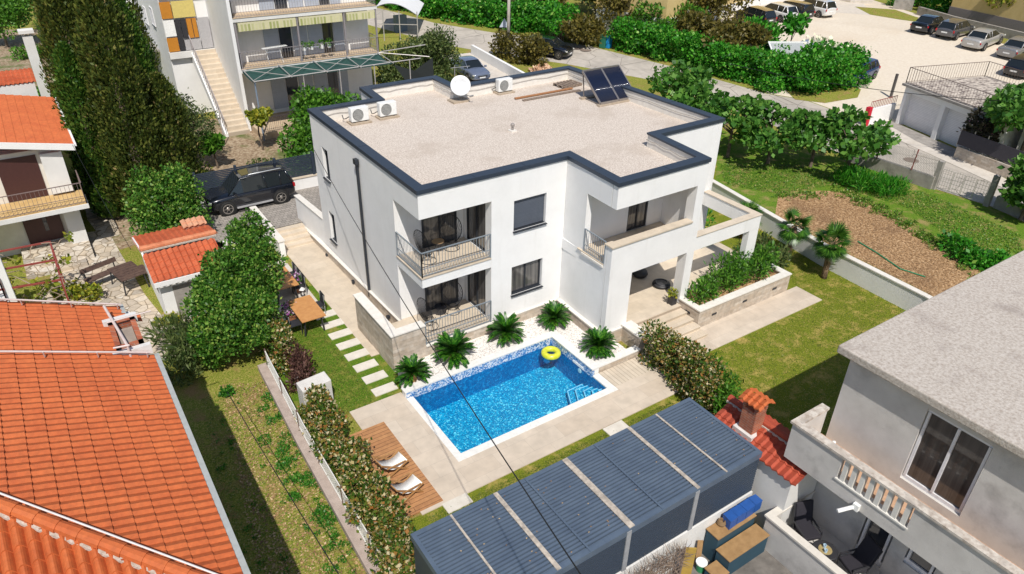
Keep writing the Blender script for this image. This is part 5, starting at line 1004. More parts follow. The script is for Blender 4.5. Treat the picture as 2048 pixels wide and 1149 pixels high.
lt = MB(); XT = 3.68; lt.wall((XW, -12.16), (XT, -12.16), .13, -.9, .42); lt.wall((XT, -12.29), (XT, -20), .13, -.9, .42); lt.box(XT+.131, XW-.001, -20, -12.3, -.9, -.5); l1 = lt.obj('lower_terrace', rendr, gh)
cp = MB(); cp.box(XT-.04, XW, -12.32, -12.11, .421, .48); cp.box(XT-.04, XT+.18, -20, -12.321, .421, .48); cp.obj('terrace_cap', mat('cream_cap', [(0.3, (0.58, 0.54, 0.48)), (0.7, (0.68, 0.64, 0.58))], 4, .8, .1), l1)
def lounge(x, y, rz, label):
    t = thing('lounge_chair', label, 'chair', (x, y, -.5), rz, 'dark cushioned chairs on the lower terrace'); cu = plain('dark_cushion', (0.022, 0.02, 0.028), .9)
    MB().obox((0, 0, .42), .26, .26, .06).obj('seat_cushion', cu, t, local=True, bevel=.03); MB().obox((.30, 0, .78), .05, .25, .38, ry=.3).obj('back_cushion', cu, t, local=True, bevel=.03); mb = MB()
    for y_ in (-.27, .27): mb.bar((-.25, y_, 0), (-.22, y_, .55), .03); mb.bar((-.22, y_, .55), (.25, y_, .6), .04, .03); mb.bar((.3, y_, 0), (.22, y_, .45), .03); mb.bar((.2, y_, .4), (.42, y_, 1.12), .03)
    mb.obj('frame', dk, t, local=True)
lounge(4.62, -12.85, math.radians(70), 'dark cushioned chair at far end of lower terrace'); lounge(4.75, -14.15, math.radians(-20), 'dark cushioned chair nearest to white terrace door')
t = thing('round_table', 'small round black table with cups on lower terrace', 'table', (4.35, -13.55, -.5)); MB().lathe([(0, .62), (.30, .62), (.32, .60), (.30, .58), (0, .58)], n=26).obj('table_top', dk, t, local=True); MB().lathe([(0, .625), (.17, .625), (.17, .621)], n=24).obj('place_mat', plain('mat_tan', (0.36, 0.28, 0.13)), t, local=True)
mb = MB()
for a in (0, 1.57, 3.14, 4.71): mb.tube([(.25*math.cos(a), .25*math.sin(a), 0), (.1*math.cos(a), .1*math.sin(a), .58)], .015, 6)
mb.obj('legs', dk, t, local=True)
for dx, l in ((-.05, 'pale blue cup on round black table, left one'), (.06, 'pale blue cup on round black table, right one')): tag(MB().lathe([(0, 0), (.04, 0), (.045, .09), (.035, .09), (.03, .02)], (4.33+dx, -13.55+dx, .125), n=14).obj('cup', plain('cup_blue', (0.45, 0.6, 0.72), .3), loc=(4.33+dx, -13.55+dx, .125)), l, 'cup')
c = ATX(1677, 857, 5.3); tag(MB().lathe([(0, 0), (.05, 0), (.04, .08), (.055, .1), (.05, .18), (0, .2)], (c.x, c.y, 2.31), n=12).obj('garden_lamp', wh, loc=(c.x, c.y, 2.31), smooth=True), 'small white lamp standing at far end of upper balcony', 'lamp')
# wooden steps and crates between shed and terrace
woodp = mat('plywood_brown', [(0.3, (0.26, 0.15, 0.06)), (0.7, (0.38, 0.23, 0.10))], 5, .8, .2); tealp = plain('teal_side', (0.02, 0.06, 0.09), .7)
def topbox(pxs, z, z0, name, mt, label, cat, grp=None, ms=None):
    q = [U(a, b, z) for a, b in pxs]; c = sum(q, Vector())/len(q); t = thing(name, label, cat, (c.x, c.y, z0), 0, grp); MB().prism([(p.x, p.y) for p in q], z0, z-.03).obj('box_side', ms or mt, t); MB().prism([(c.x+(p.x-c.x)*1.04, c.y+(p.y-c.y)*1.04) for p in q], z-.03, z).obj('box_top', mt, t); return t
def bench(x0, x1, y0, y1, z, label):
    t = thing('storage_bench', label, 'bench', ((x0+x1)/2, (y0+y1)/2, ZG), 0, 'wooden storage benches by the shed'); MB().box(x0+.02, x1-.02, y0+.02, y1-.02, ZG, z-.03).obj('box_side', tealp, t); MB().box(x0, x1, y0, y1, z-.029, z).obj('box_top', woodp, t); return t
bench(2.13, 3.6, -11.93, -11.50, .30, 'upper wooden storage bench carrying the blue bins'); bench(2.08, 3.62, -12.42, -11.95, .0, 'lower wooden storage bench next to the terrace wall'); bench(1.62, 2.06, -12.5, -12.05, -.30, 'lowest wooden storage bench beside the paint bucket')
blu = plain('bin_blue', (0.02, 0.09, 0.33), .5)
for i, (pxs, l) in enumerate((([(1447, 1028), (1461, 1020), (1476, 1034), (1462, 1044)], 'blue plastic bin, first of the row on wooden bench'), ([(1461, 1019), (1478, 1009), (1494, 1023), (1477, 1033)], 'blue plastic bin, second in the row on wooden bench'), ([(1479, 1008), (1496, 997), (1511, 1011), (1495, 1022)], 'blue plastic bin, third in the row on wooden bench'), ([(1497, 996), (1511, 989), (1525, 1001), (1512, 1010)], 'blue plastic bin, last of the row by white hut wall'))):
    topbox(pxs, .62, .301, 'plastic_bin', blu, l, 'bin', 'blue plastic bins on the wooden bench')
c = U(1442, 1050, .30); t = thing('straw_basket', 'brown wicker basket beside the blue bins', 'basket', c); MB().lathe([(0, 0), (.09, 0), (.12, .08), (.09, .17), (.07, .17), (.07, .08), (0, .06)], n=18).obj('basket_body', plain('wicker', (0.22, 0.14, 0.07), .9), t, local=True)
c = U(1400, 1140, ZG); t = thing('paint_bucket', 'white-green bucket standing by ochre board', 'bucket', c); MB().lathe([(0, 0), (.11, 0), (.14, .28)], n=18).obj('pail', plain('bucket_green', (0.03, 0.25, 0.1), .4), t, local=True); MB().lathe([(.14, .28), (.155, .29), (.15, .32), (0, .33)], n=18).obj('lid', wh, t, local=True)
mb = MB(); mb.wall((.98, -11.80), (1.22, -11.98), .04, ZG, .62); tag(mb.obj('plywood_board', plain('ochre_board', (0.40, 0.26, 0.05), .8), loc=(1.1, -11.9, ZG)), 'ochre board standing upright at corner of the yard', 'board')
mb = MB(); mb.wall((1.35, -11.62), (1.62, -11.60), .03, ZG, -.02); tag(mb.obj('blue_board', plain('blue_board', (0.01, 0.16, 0.55), .6), loc=(1.5, -11.6, ZG)), 'small bright blue board leaning behind ochre one', 'board')
mb = MB(); mb.bar((1.78, -11.72, ZG), (1.86, -11.6, .12), .14, .03); tag(mb.obj('leaning_plank', woodp, loc=(1.8, -11.7, ZG)), 'short brown plank leaning on white footing left of benches', 'plank')
sheet('yard_floor', [(-5.4, -11.5), (3.7, -11.5), (3.7, -22), (-5.4, -22)], mat('dark_yard', [(0.3, (0.10, 0.09, 0.08)), (0.7, (0.2, 0.18, 0.16))], 3, .9, .4), .004)
mesh_m = plain('wire_rust', (0.20, 0.15, 0.12), .8); mb = MB(); a, b_ = Vector((-2.4, -11.85, .2)), Vector((.97, -11.82, .2))
for k in range(34): q = a.lerp(b_, k/33); mb.bar((q.x, q.y, ZG), (q.x, q.y, .7), .012 if k % 11 else .04)
for k in range(9): z = -.6+.16*k; mb.bar((a.x, a.y, z), (b_.x, b_.y, z), .012)
tag(mb.obj('wire_fence', mesh_m, loc=(a.x, a.y, ZG)), 'rusty wire mesh fence in front of the shed wall', 'fence')
bush('dry_creeper', 'bare tangled creeper on the wire fence by shed', [(*a.lerp(b_, s_).to_2d(), .5, .45, .12, .25) for s_ in (.1, .3, .5, .7, .9)], 1400, .25, plain('twig', (0.22, 0.16, 0.12), .9), 31, aspect=.025, zmin=-.6, up=.5)
# ================================================================ LEFT BOUNDARY WALL + FENCE
pinkish = mat('rough_wall', [(0.3, (0.34, 0.27, 0.235)), (0.7, (0.46, 0.38, 0.335))], 4, .95, .4)
bw = thing('boundary_wall', 'low flat-topped rough pinkish wall running past the flowering hedge', 'wall', (-5.3, -2, ZG)); MB().prism([(-5.12, 2.6), (-4.98, 2.6), (-5.2, -2), (-5.28, -9.5), (-5.62, -9.5), (-5.5, -2), (-5.33, 2.6)], ZG, -.42).obj('wall_body', pinkish, bw)
fwm = plain('fence_white', (0.70, 0.69, 0.66), .6); fc = thing('mesh_fence', 'low white wire-mesh fence on top of the low wall', 'fence', (-5.1, -2, -.42)); mb = MB()
fp = [Vector((-5.02, 2.5, -.41)), Vector((-5.22, -2, -.41)), Vector((-5.30, -9.4, -.41))]
for a, b in zip(fp, fp[1:]):
    k = int((b-a).length/.07); up = Vector((0, 0, .62)); mb.bar(a+up, b+up, .03); mb.bar(a+up*.06, b+up*.06, .035)
    for i in range(k): mb.bar(a.lerp(b, i/k), a.lerp(b, i/k)+up, .007)
    for j in range(1, 9): mb.bar(a+up*j/9, b+up*j/9, .006)
mb.obj('mesh_panel', fwm, fc)
for i in range(7):
    y = 2.4-i*1.85; x = -5.02-.2*(2.5-y)/4.5 if y > -2 else -5.22-.08*(-2-y)/7.4; MB().box(x-.025, x+.025, y-.025, y+.025, -.42, .30).obj('fence_post', plain('post_dark', (0.16, 0.11, 0.09)), fc)
# weeds and fallen leaves in the strip of rough ground
def scatter(name, label, pts, n, size, m, seed, h=.05, kind='stuff'):
    rg = np.random.default_rng(seed); P0 = [Vector(p) for p in pts]; xs = [p.x for p in P0]; ys = [p.y for p in P0]; out = []
    def ins(x, y):
        c = False
        for i in range(len(P0)):
            a, b = P0[i], P0[i-1]
            if (a.y > y) != (b.y > y) and x < (b.x-a.x)*(y-a.y)/(b.y-a.y)+a.x: c = not c
        return c
    while len(out) < n:
        x, y = rg.uniform(min(xs), max(xs)), rg.uniform(min(ys), max(ys))
        if ins(x, y): out.append((x, y, ground(x, y)+.012+h*rg.random()))
    Pn = np.array(out); A = rg.normal(size=(n, 3)); A[:, 2] = abs(A[:, 2])*(.6 if h > .03 else .1); Nn = rg.normal(size=(n, 3))*.3; Nn[:, 2] += 1; L_ = size*(.5+rg.random(n))
    o = leafmesh(name, Pn, A, Nn, L_, L_*.28, m, None, (out[0][0], out[0][1], ZG)); o['kind'] = kind; return o
LITT = leafmat('leaf_litter', [(0, (0.16, 0.09, 0.05)), (.5, (0.40, 0.24, 0.12)), (1, (0.62, 0.45, 0.25))], .1); GRB = leafmat('grass_blades', [(0, (0.04, 0.10, 0.01)), (.5, (0.13, 0.18, 0.02)), (1, (0.34, 0.30, 0.07))], .3); LGB = leafmat('lawn_blade_mix', [(0, (0.06, 0.13, 0.012)), (.4, (0.15, 0.22, 0.02)), (.75, (0.32, 0.30, 0.05)), (1, (0.55, 0.42, 0.16))], .3); GGR = leafmat('green_blades', [(0, (0.04, 0.14, 0.012)), (.6, (0.12, 0.26, 0.025)), (.85, (0.26, 0.34, 0.05)), (1, (0.45, 0.36, 0.16))], .3); DRYB = leafmat('dry_blades', [(0, (0.06, 0.17, 0.015)), (.5, (0.22, 0.28, 0.04)), (1, (0.50, 0.40, 0.18))], .3)
strip = [U(470, 770), U(545, 770), U(640, 900), U(760, 1149), U(700, 1160), U(600, 1000), U(520, 850)]
scatter('fallen_leaves', '', [U(440, 770), U(545, 765), U(765, 1149), U(520, 1160)], 4200, .07, LITT, 41, .01); scatter('grass_tufts', '', [U(400, 800), U(540, 760), U(760, 1149), U(480, 1160)], 6000, .05, DRYB, 42, .02)
scatter('lawn_blades', '', [(-4.6, 5.1), (-2.5, 5.1), (-2.5, -1.2), (-4.6, -1.2)], 9000, .04, GRB, 43, .015); scatter('lawn_blades', '', [(8.0, -5.35), (16.05, -5.35), (16.05, -3.9), (17, -1), (20.9, -1), (20.2, -9.9), (8.0, -9.5)], 34000, .04, LGB, 44, .012)
scatter('lawn_blades', '', [U(850, 1040), U(1340, 805), U(1380, 820), U(900, 1060)], 9000, .04, GRB, 45, .015); scatter('garden_weeds', '', [U(1720, 385), U(1850, 385), U(2040, 470), U(2048, 560), U(1960, 520), U(1820, 420)], 7000, .08, GGR, 46, .05); scatter('garden_weeds', '', [U(1440, 330), U(1600, 330), U(1700, 365), U(1560, 390), U(1450, 370)], 6000, .08, GGR, 47, .05)
scatter('soil_clods', '', [U(1570, 400), U(1700, 385), U(1800, 430), U(1960, 530), U(1850, 595), U(1640, 470)], 16000, .045, leafmat('soil_bits', [(0, (0.14, 0.08, 0.04)), (.7, (0.36, 0.21, 0.10)), (1, (0.60, 0.44, 0.27))], 0), 48, .02)
WEED = leafmat('weed_leaf', [(0, (0.02, 0.11, 0.012)), (.6, (0.05, 0.24, 0.02)), (1, (0.16, 0.36, 0.05))])
wb = []; rg = random.Random(5)
for k in range(75): s_ = rg.random(); c = U(545+s_*165+rg.uniform(-42, 14)*(1.0+.3*s_), 800+s_*330+rg.uniform(-30, 30)); r_ = rg.choice((.05, .08, .1, .16, .2)); wb.append((c.x, c.y, ZG+.03, r_, r_*rg.uniform(.6, 1.4), .05))
for k in range(60): c = U(rg.uniform(420, 700), rg.uniform(800, 1149)); r_ = rg.uniform(.03, .09); wb.append((c.x, c.y, ZG+.02, r_, r_, .04))
o = blobleaves('low_weeds', wb, 9000, .055, WEED, None, (wb[0][0], wb[0][1], ZG), seed=50, up=.8, zmin=ZG+.005); o['kind'] = 'stuff'
c = U(455, 790); bush('weed_clump', 'bright green weed clump at foot of the overhead cable', [(c.x+.1*math.cos(k*2.4), c.y+.12*math.sin(k*2.4), ZG+.1, .12, .12, .12) for k in range(5)], 260, .1, WEED, 50, up=.8, stem=False)
eb = []; rg = random.Random(77); ed = [(1556, 395), (1674, 384), (1734, 408), (1800, 440), (1850, 478), (1930, 515), (1960, 560)]
for (x0, y0), (x1, y1) in zip(ed, ed[1:]):
    for k in range(26): s_ = rg.random(); c = U(x0+(x1-x0)*s_+rg.gauss(0, 10), y0+(y1-y0)*s_+rg.gauss(0, 6)); r_ = rg.uniform(.08, .26); eb.append((c.x, c.y, ZG+.04, r_, r_, .06))
o = blobleaves('bed_edge_weeds', eb, 6000, .09, GGR, None, (eb[0][0], eb[0][1], ZG), seed=78, up=.8, zmin=ZG+.01); o['kind'] = 'stuff'
# ================================================================ OLD HOUSE TOP LEFT
oh = thing('old_house', 'old white house with orange roof and railed balcony at left edge', 'house', (-11, 16, ZG)); XO_ = -8.95; YO = 15.9
tiles('roof', oh, (-8.37, 24.5, 4.0), (0, -1), (-1, 0), 12, 8.25, 6.4, m=tile_m)
MB().prism([(-9.1, YO+.9), (-9.1, 24.2), (-16, 24.2), (-16, YO+.9)], ZG, 3.9).obj('wall', mat('cream_render', [(0.3, (0.60, 0.56, 0.50)), (0.7, (0.70, 0.67, 0.61))], 2, .9, .3), oh)
mb = MB(); mb.prism([(-8.37, 16.2), (-8.37, 16.29), (-15, 16.29), (-15, 16.2)], [3.78, 3.78, 5.2, 5.2], [4.05, 4.05, 5.45, 5.45]); mb.bar((-8.33, 16.3, 3.98), (-8.33, 24.5, 3.98), .10, .09); mb.obj('verge_board', stucco, oh)
ww = MB(); ww.prism([(-8.95, YO), (-8.95, YO+.9), (-9.6, YO+.9), (-9.6, YO)], ZG, 1.55); ww.obj('porch_wall', stucco_old, oh); MB().box(-9.75, -8.92, 16.5, 16.79, 1.9, 3.75).obj('upper_wall', stucco_old, oh)
sl = MB(); sl.box(-15, -8.55, 15.0, 16.78, 1.55, 1.75); bo = sl.obj('balcony_slab', stucco_old, oh); MB().box(-14.9, -8.6, 15.05, 16.77, 1.751, 1.78).obj('balcony_floor', mat('ochre_floor', [(0.3, (0.50, 0.32, 0.12)), (0.7, (0.60, 0.42, 0.2))], 3, .7, .1), bo)
brown_m = plain('brown_wood', (0.06, 0.022, 0.02), .5); railing(bo, [(-14.5, 15.05), (-8.6, 15.05), (-8.6, 16.7)], 1.78, .95, m=plain('rail_brownish', (0.20, 0.15, 0.14)), step=.16, diag=False, name='balcony_railing')
d1 = MB(); d1.box(-11.4, -9.9, YO+.86, YO+.899, 1.8, 3.7); d1.obj('balcony_door', brown_m, oh); d1 = MB(); d1.box(-11.2, -9.75, YO+.82, YO+.899, -.3, 1.5); d1.obj('front_door', brown_m, oh)
MB().box(-10.45, -10.3, YO+.80, YO+.819, .2, 1.2).obj('door_glass', glass, oh)
mb = MB(); mb.box(-11.6, -8.95, 14.6, 16.7, ZG, -.35); mb.box(-11.6, -9.3, 14.0, 14.6, ZG, -.5); mb.obj('entrance_step', crazy_m, oh)
pot(72, 362, 1.82, .17, .22, 'terracotta pot with plant standing on old balcony railing corner', G_OLIVE, 60, n=120)
c = U(76, 141, 4.5); cz_ = topz(c, 72); t = thing('chimney', 'tall narrow pale chimney rising behind the orange roof', 'chimney', c); MB().box(c.x-.24, c.x+.24, c.y-.22, c.y+.22, 2.5, cz_).obj('chimney_stack', stucco_old, t); MB().box(c.x-.36, c.x+.36, c.y-.33, c.y+.33, cz_+.16, cz_+.32).obj('chimney_cap', stucco_old, t)
for x in (-.2, .12): MB().box(c.x+x, c.x+x+.08, c.y-.16, c.y+.16, cz_, cz_+.159).obj('cap_post', stucco_old, t)
tiles('back_roof', oh, (-8.9, 25.1, 4.75), (-1, 0), (0, 1), 16, 6.5, 1.5, m=tile_r); MB().box(-15, -9.0, 25.15, 26.3, ZG, 4.7).obj('back_wall', stucco_old, oh)
# terrace with white pillar at far left edge
lp = thing('terrace_corner', 'white terrace corner with pillar and railing at far left edge', 'terrace', (-12.3, 9.3, ZG)); a = ATY(45, 600, 8.6); mb = MB(); mb.box(-12.0, -11.78, 8.6, 8.85, ZG, 3.6); mb.obj('pillar', stucco, lp); MB().box(-16, -12.01, 8.4, 11.5, 1.2, 1.36).obj('floor_slab', stucco_old, lp); railing(lp, [(-15.8, 8.5), (-12.05, 8.5), (-12.05, 11.3)], 1.36, .95, m=plain('rail_brownish', (0.20, 0.15, 0.14)), step=.16, diag=False)
MB().box(-16, -12.01, 8.45, 8.6, ZG, 1.19).obj('wall', stucco, lp)
# red pergola frame with vine
rp = thing('pergola', 'rusty red metal pergola frame with leafing vine at left edge', 'pergola', (-11, 9.5, ZG)); redm = plain('rust_red', (0.26, 0.05, 0.04), .6); zt_ = 1.75
P4 = [U(100, 484, zt_), U(122, 560, zt_), U(-60, 590, zt_), U(-60, 515, zt_)]; mb = MB()
for i in range(4): mb.bar(P4[i], P4[(i+1) % 4], .06)
mb.bar(P4[0].lerp(P4[1], .5), P4[3].lerp(P4[2], .5), .06); mb.obj('frame', redm, rp)
for p in P4[:2]: MB().bar((p.x, p.y, ZG), p, .06).obj('post', redm, rp)
VINE = mat('vine_wood', [(0.3, (0.24, 0.17, 0.12)), (0.7, (0.40, 0.31, 0.23))], 9, .9, .5); rg = random.Random(9); lb = []
for i in range(46):
    a = P4[rg.randrange(4)].lerp(P4[rg.randrange(4)], rg.random()); a = Vector((a.x, a.y, rg.uniform(.1, 1.9))); b = a+Vector((rg.uniform(-1, 1), rg.uniform(-.9, .9), rg.uniform(-.5, .6))); mid = a.lerp(b, .5)+Vector((0, 0, .15)); MB().tube([a, mid, b], [.022, .015, .006], 5).obj('vine_stem', VINE, rp); lb += [(b.x, b.y, b.z, .16, .16, .1)] if i % 2 else []
blobleaves('vine_leaves', lb, 500, .16, G_YEL, rp, seed=61, aspect=.45)
bush('yellow_bush', 'yellow-green leafy bush at edge of the big red roof', blobs_along([U(125, 600), U(195, 598)], .35, .6, .3, 62), 1100, .13, G_YEL, 62, aspect=.4)
# bench, table, stone bowl, pots
brw = mat('dark_slats', [(0.3, (0.06, 0.035, 0.03)), (0.7, (0.13, 0.08, 0.06))], 8, .7, .2); c = U(212, 566); t = thing('garden_bench', 'dark slatted garden bench on stone paving facing away from table', 'bench', c, math.radians(20))
MB().box(-.75, .75, -.2, .2, .40, .44).obj('seat', brw, t, local=True); MB().obox((0, .26, .74), .75, .02, .1, rx=-.2).obj('backrest', brw, t, local=True); mb = MB()
for x in (-.62, .62): mb.bar((x, -.18, 0), (x, -.18, .4), .04); mb.bar((x, .18, 0), (x, .28, .84), .04); mb.bar((x, -.18, .03), (x, .2, .03), .04)
mb.obj('frame', dk, t, local=True)
c = U(262, 572); t = thing('garden_table', 'dark slatted garden table on stone paving beside the hut', 'table', c, math.radians(14)); mb = MB()
for k in range(7): mb.box(-.5, .5, -.72+.21*k, -.54+.21*k, .70, .73)
mb.obj('table_top', brw, t, local=True)
for x in (-.42, .42):
    for y in (-.6, .6): MB().bar((x*1.15, y*1.1, 0), (x, y, .7), .045).obj('leg', dk, t, local=True)
mb = MB(); mb.bar((.75, -.6, .42), (.75, .65, .42), .24, .035); mb.bar((.75, -.5, 0), (.75, -.5, .4), .04); mb.bar((.75, .5, 0), (.75, .5, .4), .04); mb.obj('side_bench', brw, t, local=True)
c = U(343, 668); t = thing('stone_bowl', 'round rustic stone bowl planter full of succulents', 'planter', c); MB().lathe([(0, 0), (.34, 0), (.3, .25), (.62, .42), (.64, .55), (.52, .56), (.45, .48), (0, .48)], n=22).obj('bowl', mat('rustic_stone', [(0.35, (0.26, 0.22, 0.18)), (0.65, (0.50, 0.44, 0.36))], 8, .95, 1), t, local=True); blobleaves('succulents', [(c.x+.15, c.y, c.z+.6, .25, .25, .16), (c.x-.25, c.y+.1, c.z+.55, .2, .2, .12)], 420, .12, G_YEL, t, seed=63)
for i, (px, py, l, mm) in enumerate(((393, 668, 'terracotta pot at foot of the dark tree, nearest bowl', G_OLIVE), (404, 652, 'small terracotta pot with orange leaves by tree', leafmat('orange_leaf', [(0, (.4, .12, .03)), (1, (.6, .25, .06))])), (150, 596, 'potted plant on the paving beside bench', G_BRIGHT), (20, 600, 'pot of flowers near red pergola', G_YEL))): pot(px, py, ZG, .17, .24, l, mm, 64+i, n=150)
c = U(386, 632); tag(MB().lathe([(0, 0), (.12, 0), (.14, .3), (.0, .3)], c, n=14).obj('watering_can', plain('teal_plastic', (0.02, 0.22, 0.22)), loc=c), 'teal plastic can on the ground by hut corner', 'can')
# ================================================================ CYPRESSES AND TREES
cyp = [(-6.0, 17.6, 11.0, 1.5, 'tall dark cypress, nearest to the round green tree'), (-4.8, 21.8, 9.6, 1.4, 'cypress right behind the nearest one, by the white building'), (-7.1, 22.2, 12.5, 1.35, 'tall cypress second from the old house chimney'), (-6.7, 27.0, 12.5, 1.4, 'cypress beside the pale chimney at top of photo'), (-4.0, 27.0, 10.6, 1.4, 'cypress in the back of the row below white side wall'), (-6.2, 33.0, 12, 1.8, 'farthest cypress at top left of the row'), (-4.3, 17.9, 6.6, 1.25, 'shorter conifer between tall cypresses and slatted fence'), (-7.6, 18.6, 8.2, 1.0, 'slim cypress beside the old house balcony')]
for i, (x, y, H_, R_, l) in enumerate(cyp): cypress('cypress_tree', l, (x, y, ZG), H_, R_, 70+i, 30000 if i < 3 else 15000, 'dark cypress trees on the left', [CYP, CYP2, CYP, CYP2][i % 4])
tree('olive_tree', 'grey-green tree between cypresses and outside staircase', 'tree', (-3.1, 23.2, ZG), (2.0, 1.9, 1.9), 2.9, G_OLIVE, 9000, .17, K=26, seed=81, tr=.12, aspect=.2)
tree('olive_tree', 'dense round olive-green tree left of the grey-blue car', 'tree', (16.8, 31.5, ZG), (3.0, 2.8, 2.1), 2.2, G_OLIVE, 15000, .22, K=40, seed=82, tr=.2, aspect=.22, f=.32, low=-.9)
bush('leafy_bush', 'mixed green bushes between netting frame and olive tree', blobs_along([(13.6, 31, ZG), (15.2, 34.5, ZG)], 1.0, 1.9, .6, 83), 2600, .2, G_OLIVE, 83)
bush('yellow_bush', 'yellow flowering bush under the metal netting frame', blobs_along([UG(775, 170), UG(800, 165)], .8, 1.2, .5, 84), 1500, .17, G_YEL, 84, aspect=.4)
tree('lemon_tree', 'bright green citrus tree in front of the netting porch', 'tree', (4.9, 22.3, ZG), (2.3, 2.0, 1.7), 1.9, G_BRIGHT, 9000, .2, K=30, seed=85, aspect=.36); tree('lemon_tree', 'second bright citrus tree nearest the slatted fence', 'tree', (2.9, 19.6, ZG), (1.4, 1.4, 1.3), 1.4, G_BRIGHT, 5000, .19, K=20, seed=86, aspect=.36)
bush('garden_plants', 'low mixed garden plants in bed along slatted fence', blobs_along([(-3.4, 18.6, ZG), (3.4, 17.7, ZG)], .75, .8, .4, 87, lay=1), 5500, .12, G_BRIGHT, 87, aspect=.35); bush('grey_shrub', 'low grey-green shrub at foot of the outside stairs', [(.3, 20.6, -.2, .6, .5, .4), (1.0, 20.2, -.2, .5, .4, .35)], 900, .12, G_OLIVE, 88)
tree('vine_tree', 'small yellow-leaved vine beside blue post and stairs', 'tree', (1.6, 24.2, ZG), (.9, .8, .4), 2.1, G_YEL, 900, .22, K=8, seed=89, tr=.06, aspect=.45); tree('vine_tree', 'small climbing vine at foot of stairs near olive tree', 'tree', (-1.5, 22.6, ZG), (.7, .6, .8), 1.6, G_BRIGHT, 900, .22, K=8, seed=90, tr=.06, aspect=.45)
tree('garden_tree', 'bright leafy tree at top left corner behind chimney', 'tree', (-14.5, 38, ZG), (3.2, 3, 2.6), 3.2, G_BRIGHT, 9000, .3, K=30, seed=91, aspect=.4)
tree('garden_tree', 'bright green tree at very top left edge', 'tree', tuple(UG(15, 95)), (2.6, 2.4, 2.2), 2.8, G_BRIGHT, 9000, .2, K=30, seed=171, aspect=.4); tree('garden_tree', 'bright tree between top left corner and cypresses', 'tree', tuple(UG(95, 60)), (2.6, 2.4, 2.4), 2.8, G_BRIGHT, 7000, .22, K=28, seed=172, aspect=.4); sheet('planted_bed', [(-4.3, 16.9), (6, 16.6), (6, 25.6), (-4.3, 27)], earth, .006)
sheet('terraced_bed', PX((-40, 60), (150, 60), (130, 260), (-40, 250)), earth, .01)
for i, (px, py) in enumerate(((40, 120), (110, 100), (30, 205))): c = UG(px, py); bush('garden_plants', ['green plants in the terraced bed, farthest row', 'green plants in the terraced bed beside chimney', 'green plants just behind the orange roof'][i], blobs_along([c, c+Vector((3, 0, 0))], .7, .8, .6, 92+i, lay=1), 1300, .2, G_BRIGHT, 92+i)
# ================================================================ SLATTED FENCE BEHIND CAR
sf = thing('slatted_fence', 'dark horizontal slatted fence on white wall behind the parked car', 'fence', (0, 16.3, ZG)); MB().prism([(-4.0, 16.3), (6, 16.0), (6, 16.25), (-4.0, 16.55)], ZG, .42).obj('base_wall', stucco, sf); MB().prism([(-4.03, 16.26), (6, 15.96), (6, 16.29), (-4.03, 16.59)], .421, .47).obj('wall_cap', paving_w, sf)
mb = MB()
for k in range(13): z = .55+k*.085; mb.bar((-3.8, 16.42, z), (6, 16.12, z), .03, .062)
mb.obj('slats', coping_m, sf)
for i in range(6): x = -3.85+i*1.95; MB().box(x-.06, x+.06, 16.42-.03*(x+3.8)-.09, 16.42-.03*(x+3.8)+.04, .47, 1.72).obj('post', coping_m, sf)
MB().box(-4.05, 6, 16.6, 16.9, ZG, -.3).obj('brick_edging', brick_m, sf); MB().box(-3.0, -2.75, 16.2, 16.29, .1, .22).obj('wall_light', dk, sf); MB().box(2.2, 2.45, 16.05, 16.12, .12, .22).obj('wall_light', dk, sf)
# ================================================================ APARTMENT BUILDING
ap = thing('apartment_building', 'white three-storey apartment building with balconies and outside stairs at top', 'apartment building', (6, 32, ZG))
MB().box(2.05, 11.45, 29.6, 40, ZG, 12).obj('wall', stucco, ap); MB().box(1.85, 2.049, 28.0, 40, ZG, 12).obj('side_wall', stucco, ap)
MB().box(-1.0, 1.849, 33.4, 46, ZG, 12).obj('wing', stucco, ap); shut = brickmat('blue_shutters', (0.40, 0.44, 0.52), (0.43, 0.47, 0.55), (0.26, 0.30, 0.38), 4, .06, 'wall', .008, .6, bmp=.3, nz=.08)
tan_t = mat('tan_tile', [(0.3, (0.46, 0.34, 0.22)), (0.7, (0.58, 0.46, 0.33))], 5, .8, .2); rmt = plain('rail_grey', (0.33, 0.30, 0.31), .5, .3)
for zf in (3.3, 6.35, 9.4):
    mb = MB(); mb.box(2.05, 11.5, 28.0, 29.599, zf-.25, zf-.03); s_ = mb.obj('balcony_slab', stucco_old, ap); MB().box(2.06, 11.48, 27.97, 29.59, zf-.029, zf).obj('balcony_floor', tan_t, s_); railing(s_, [(2.1, 29.5), (2.1, 28.05), (11.45, 28.05), (11.45, 29.5)], zf, 1.0, m=rmt, step=.17, low=.3, diag=True, th=.03)
for zf in (0.0, 3.3, 6.35):
    for x0, x1 in ((4.2, 5.15), (6.1, 7.05), (7.15, 8.1), (8.9, 9.6)): MB().box(x0, x1, 29.54, 29.599, zf+.02, zf+2.1).obj('shutter', shut, ap)
    for x0, x1 in ((5.2, 6.0), (8.15, 8.85)): MB().box(x0, x1, 29.56, 29.599, zf+.02, zf+2.1).obj('balcony_door', glass, ap)
mb = MB(); mb.box(4.6, 11, 29.4, 29.55, -.5, .5) if False else None
for x in (2.15, 6.0, 9.15, 11.4): MB().box(x-.05, x+.05, 28.05, 28.15, 3.3, 6.1).obj('post', rmt, ap)
awn = brickmat('striped_awning', (0.62, 0.58, 0.34), (0.30, 0.33, 0.10), (0.6, 0.56, 0.36), .22, 3, 'wall', .05, .9, bmp=0, nz=.05)
for x0, x1 in ((2.3, 5.9), (6.1, 9.0), (9.3, 11.3)): mb = MB(); mb.prism([(x0, 27.95), (x1, 27.95), (x1, 28.0), (x0, 28.0)], 5.55, 6.05); mb.obj('awning', awn, ap)
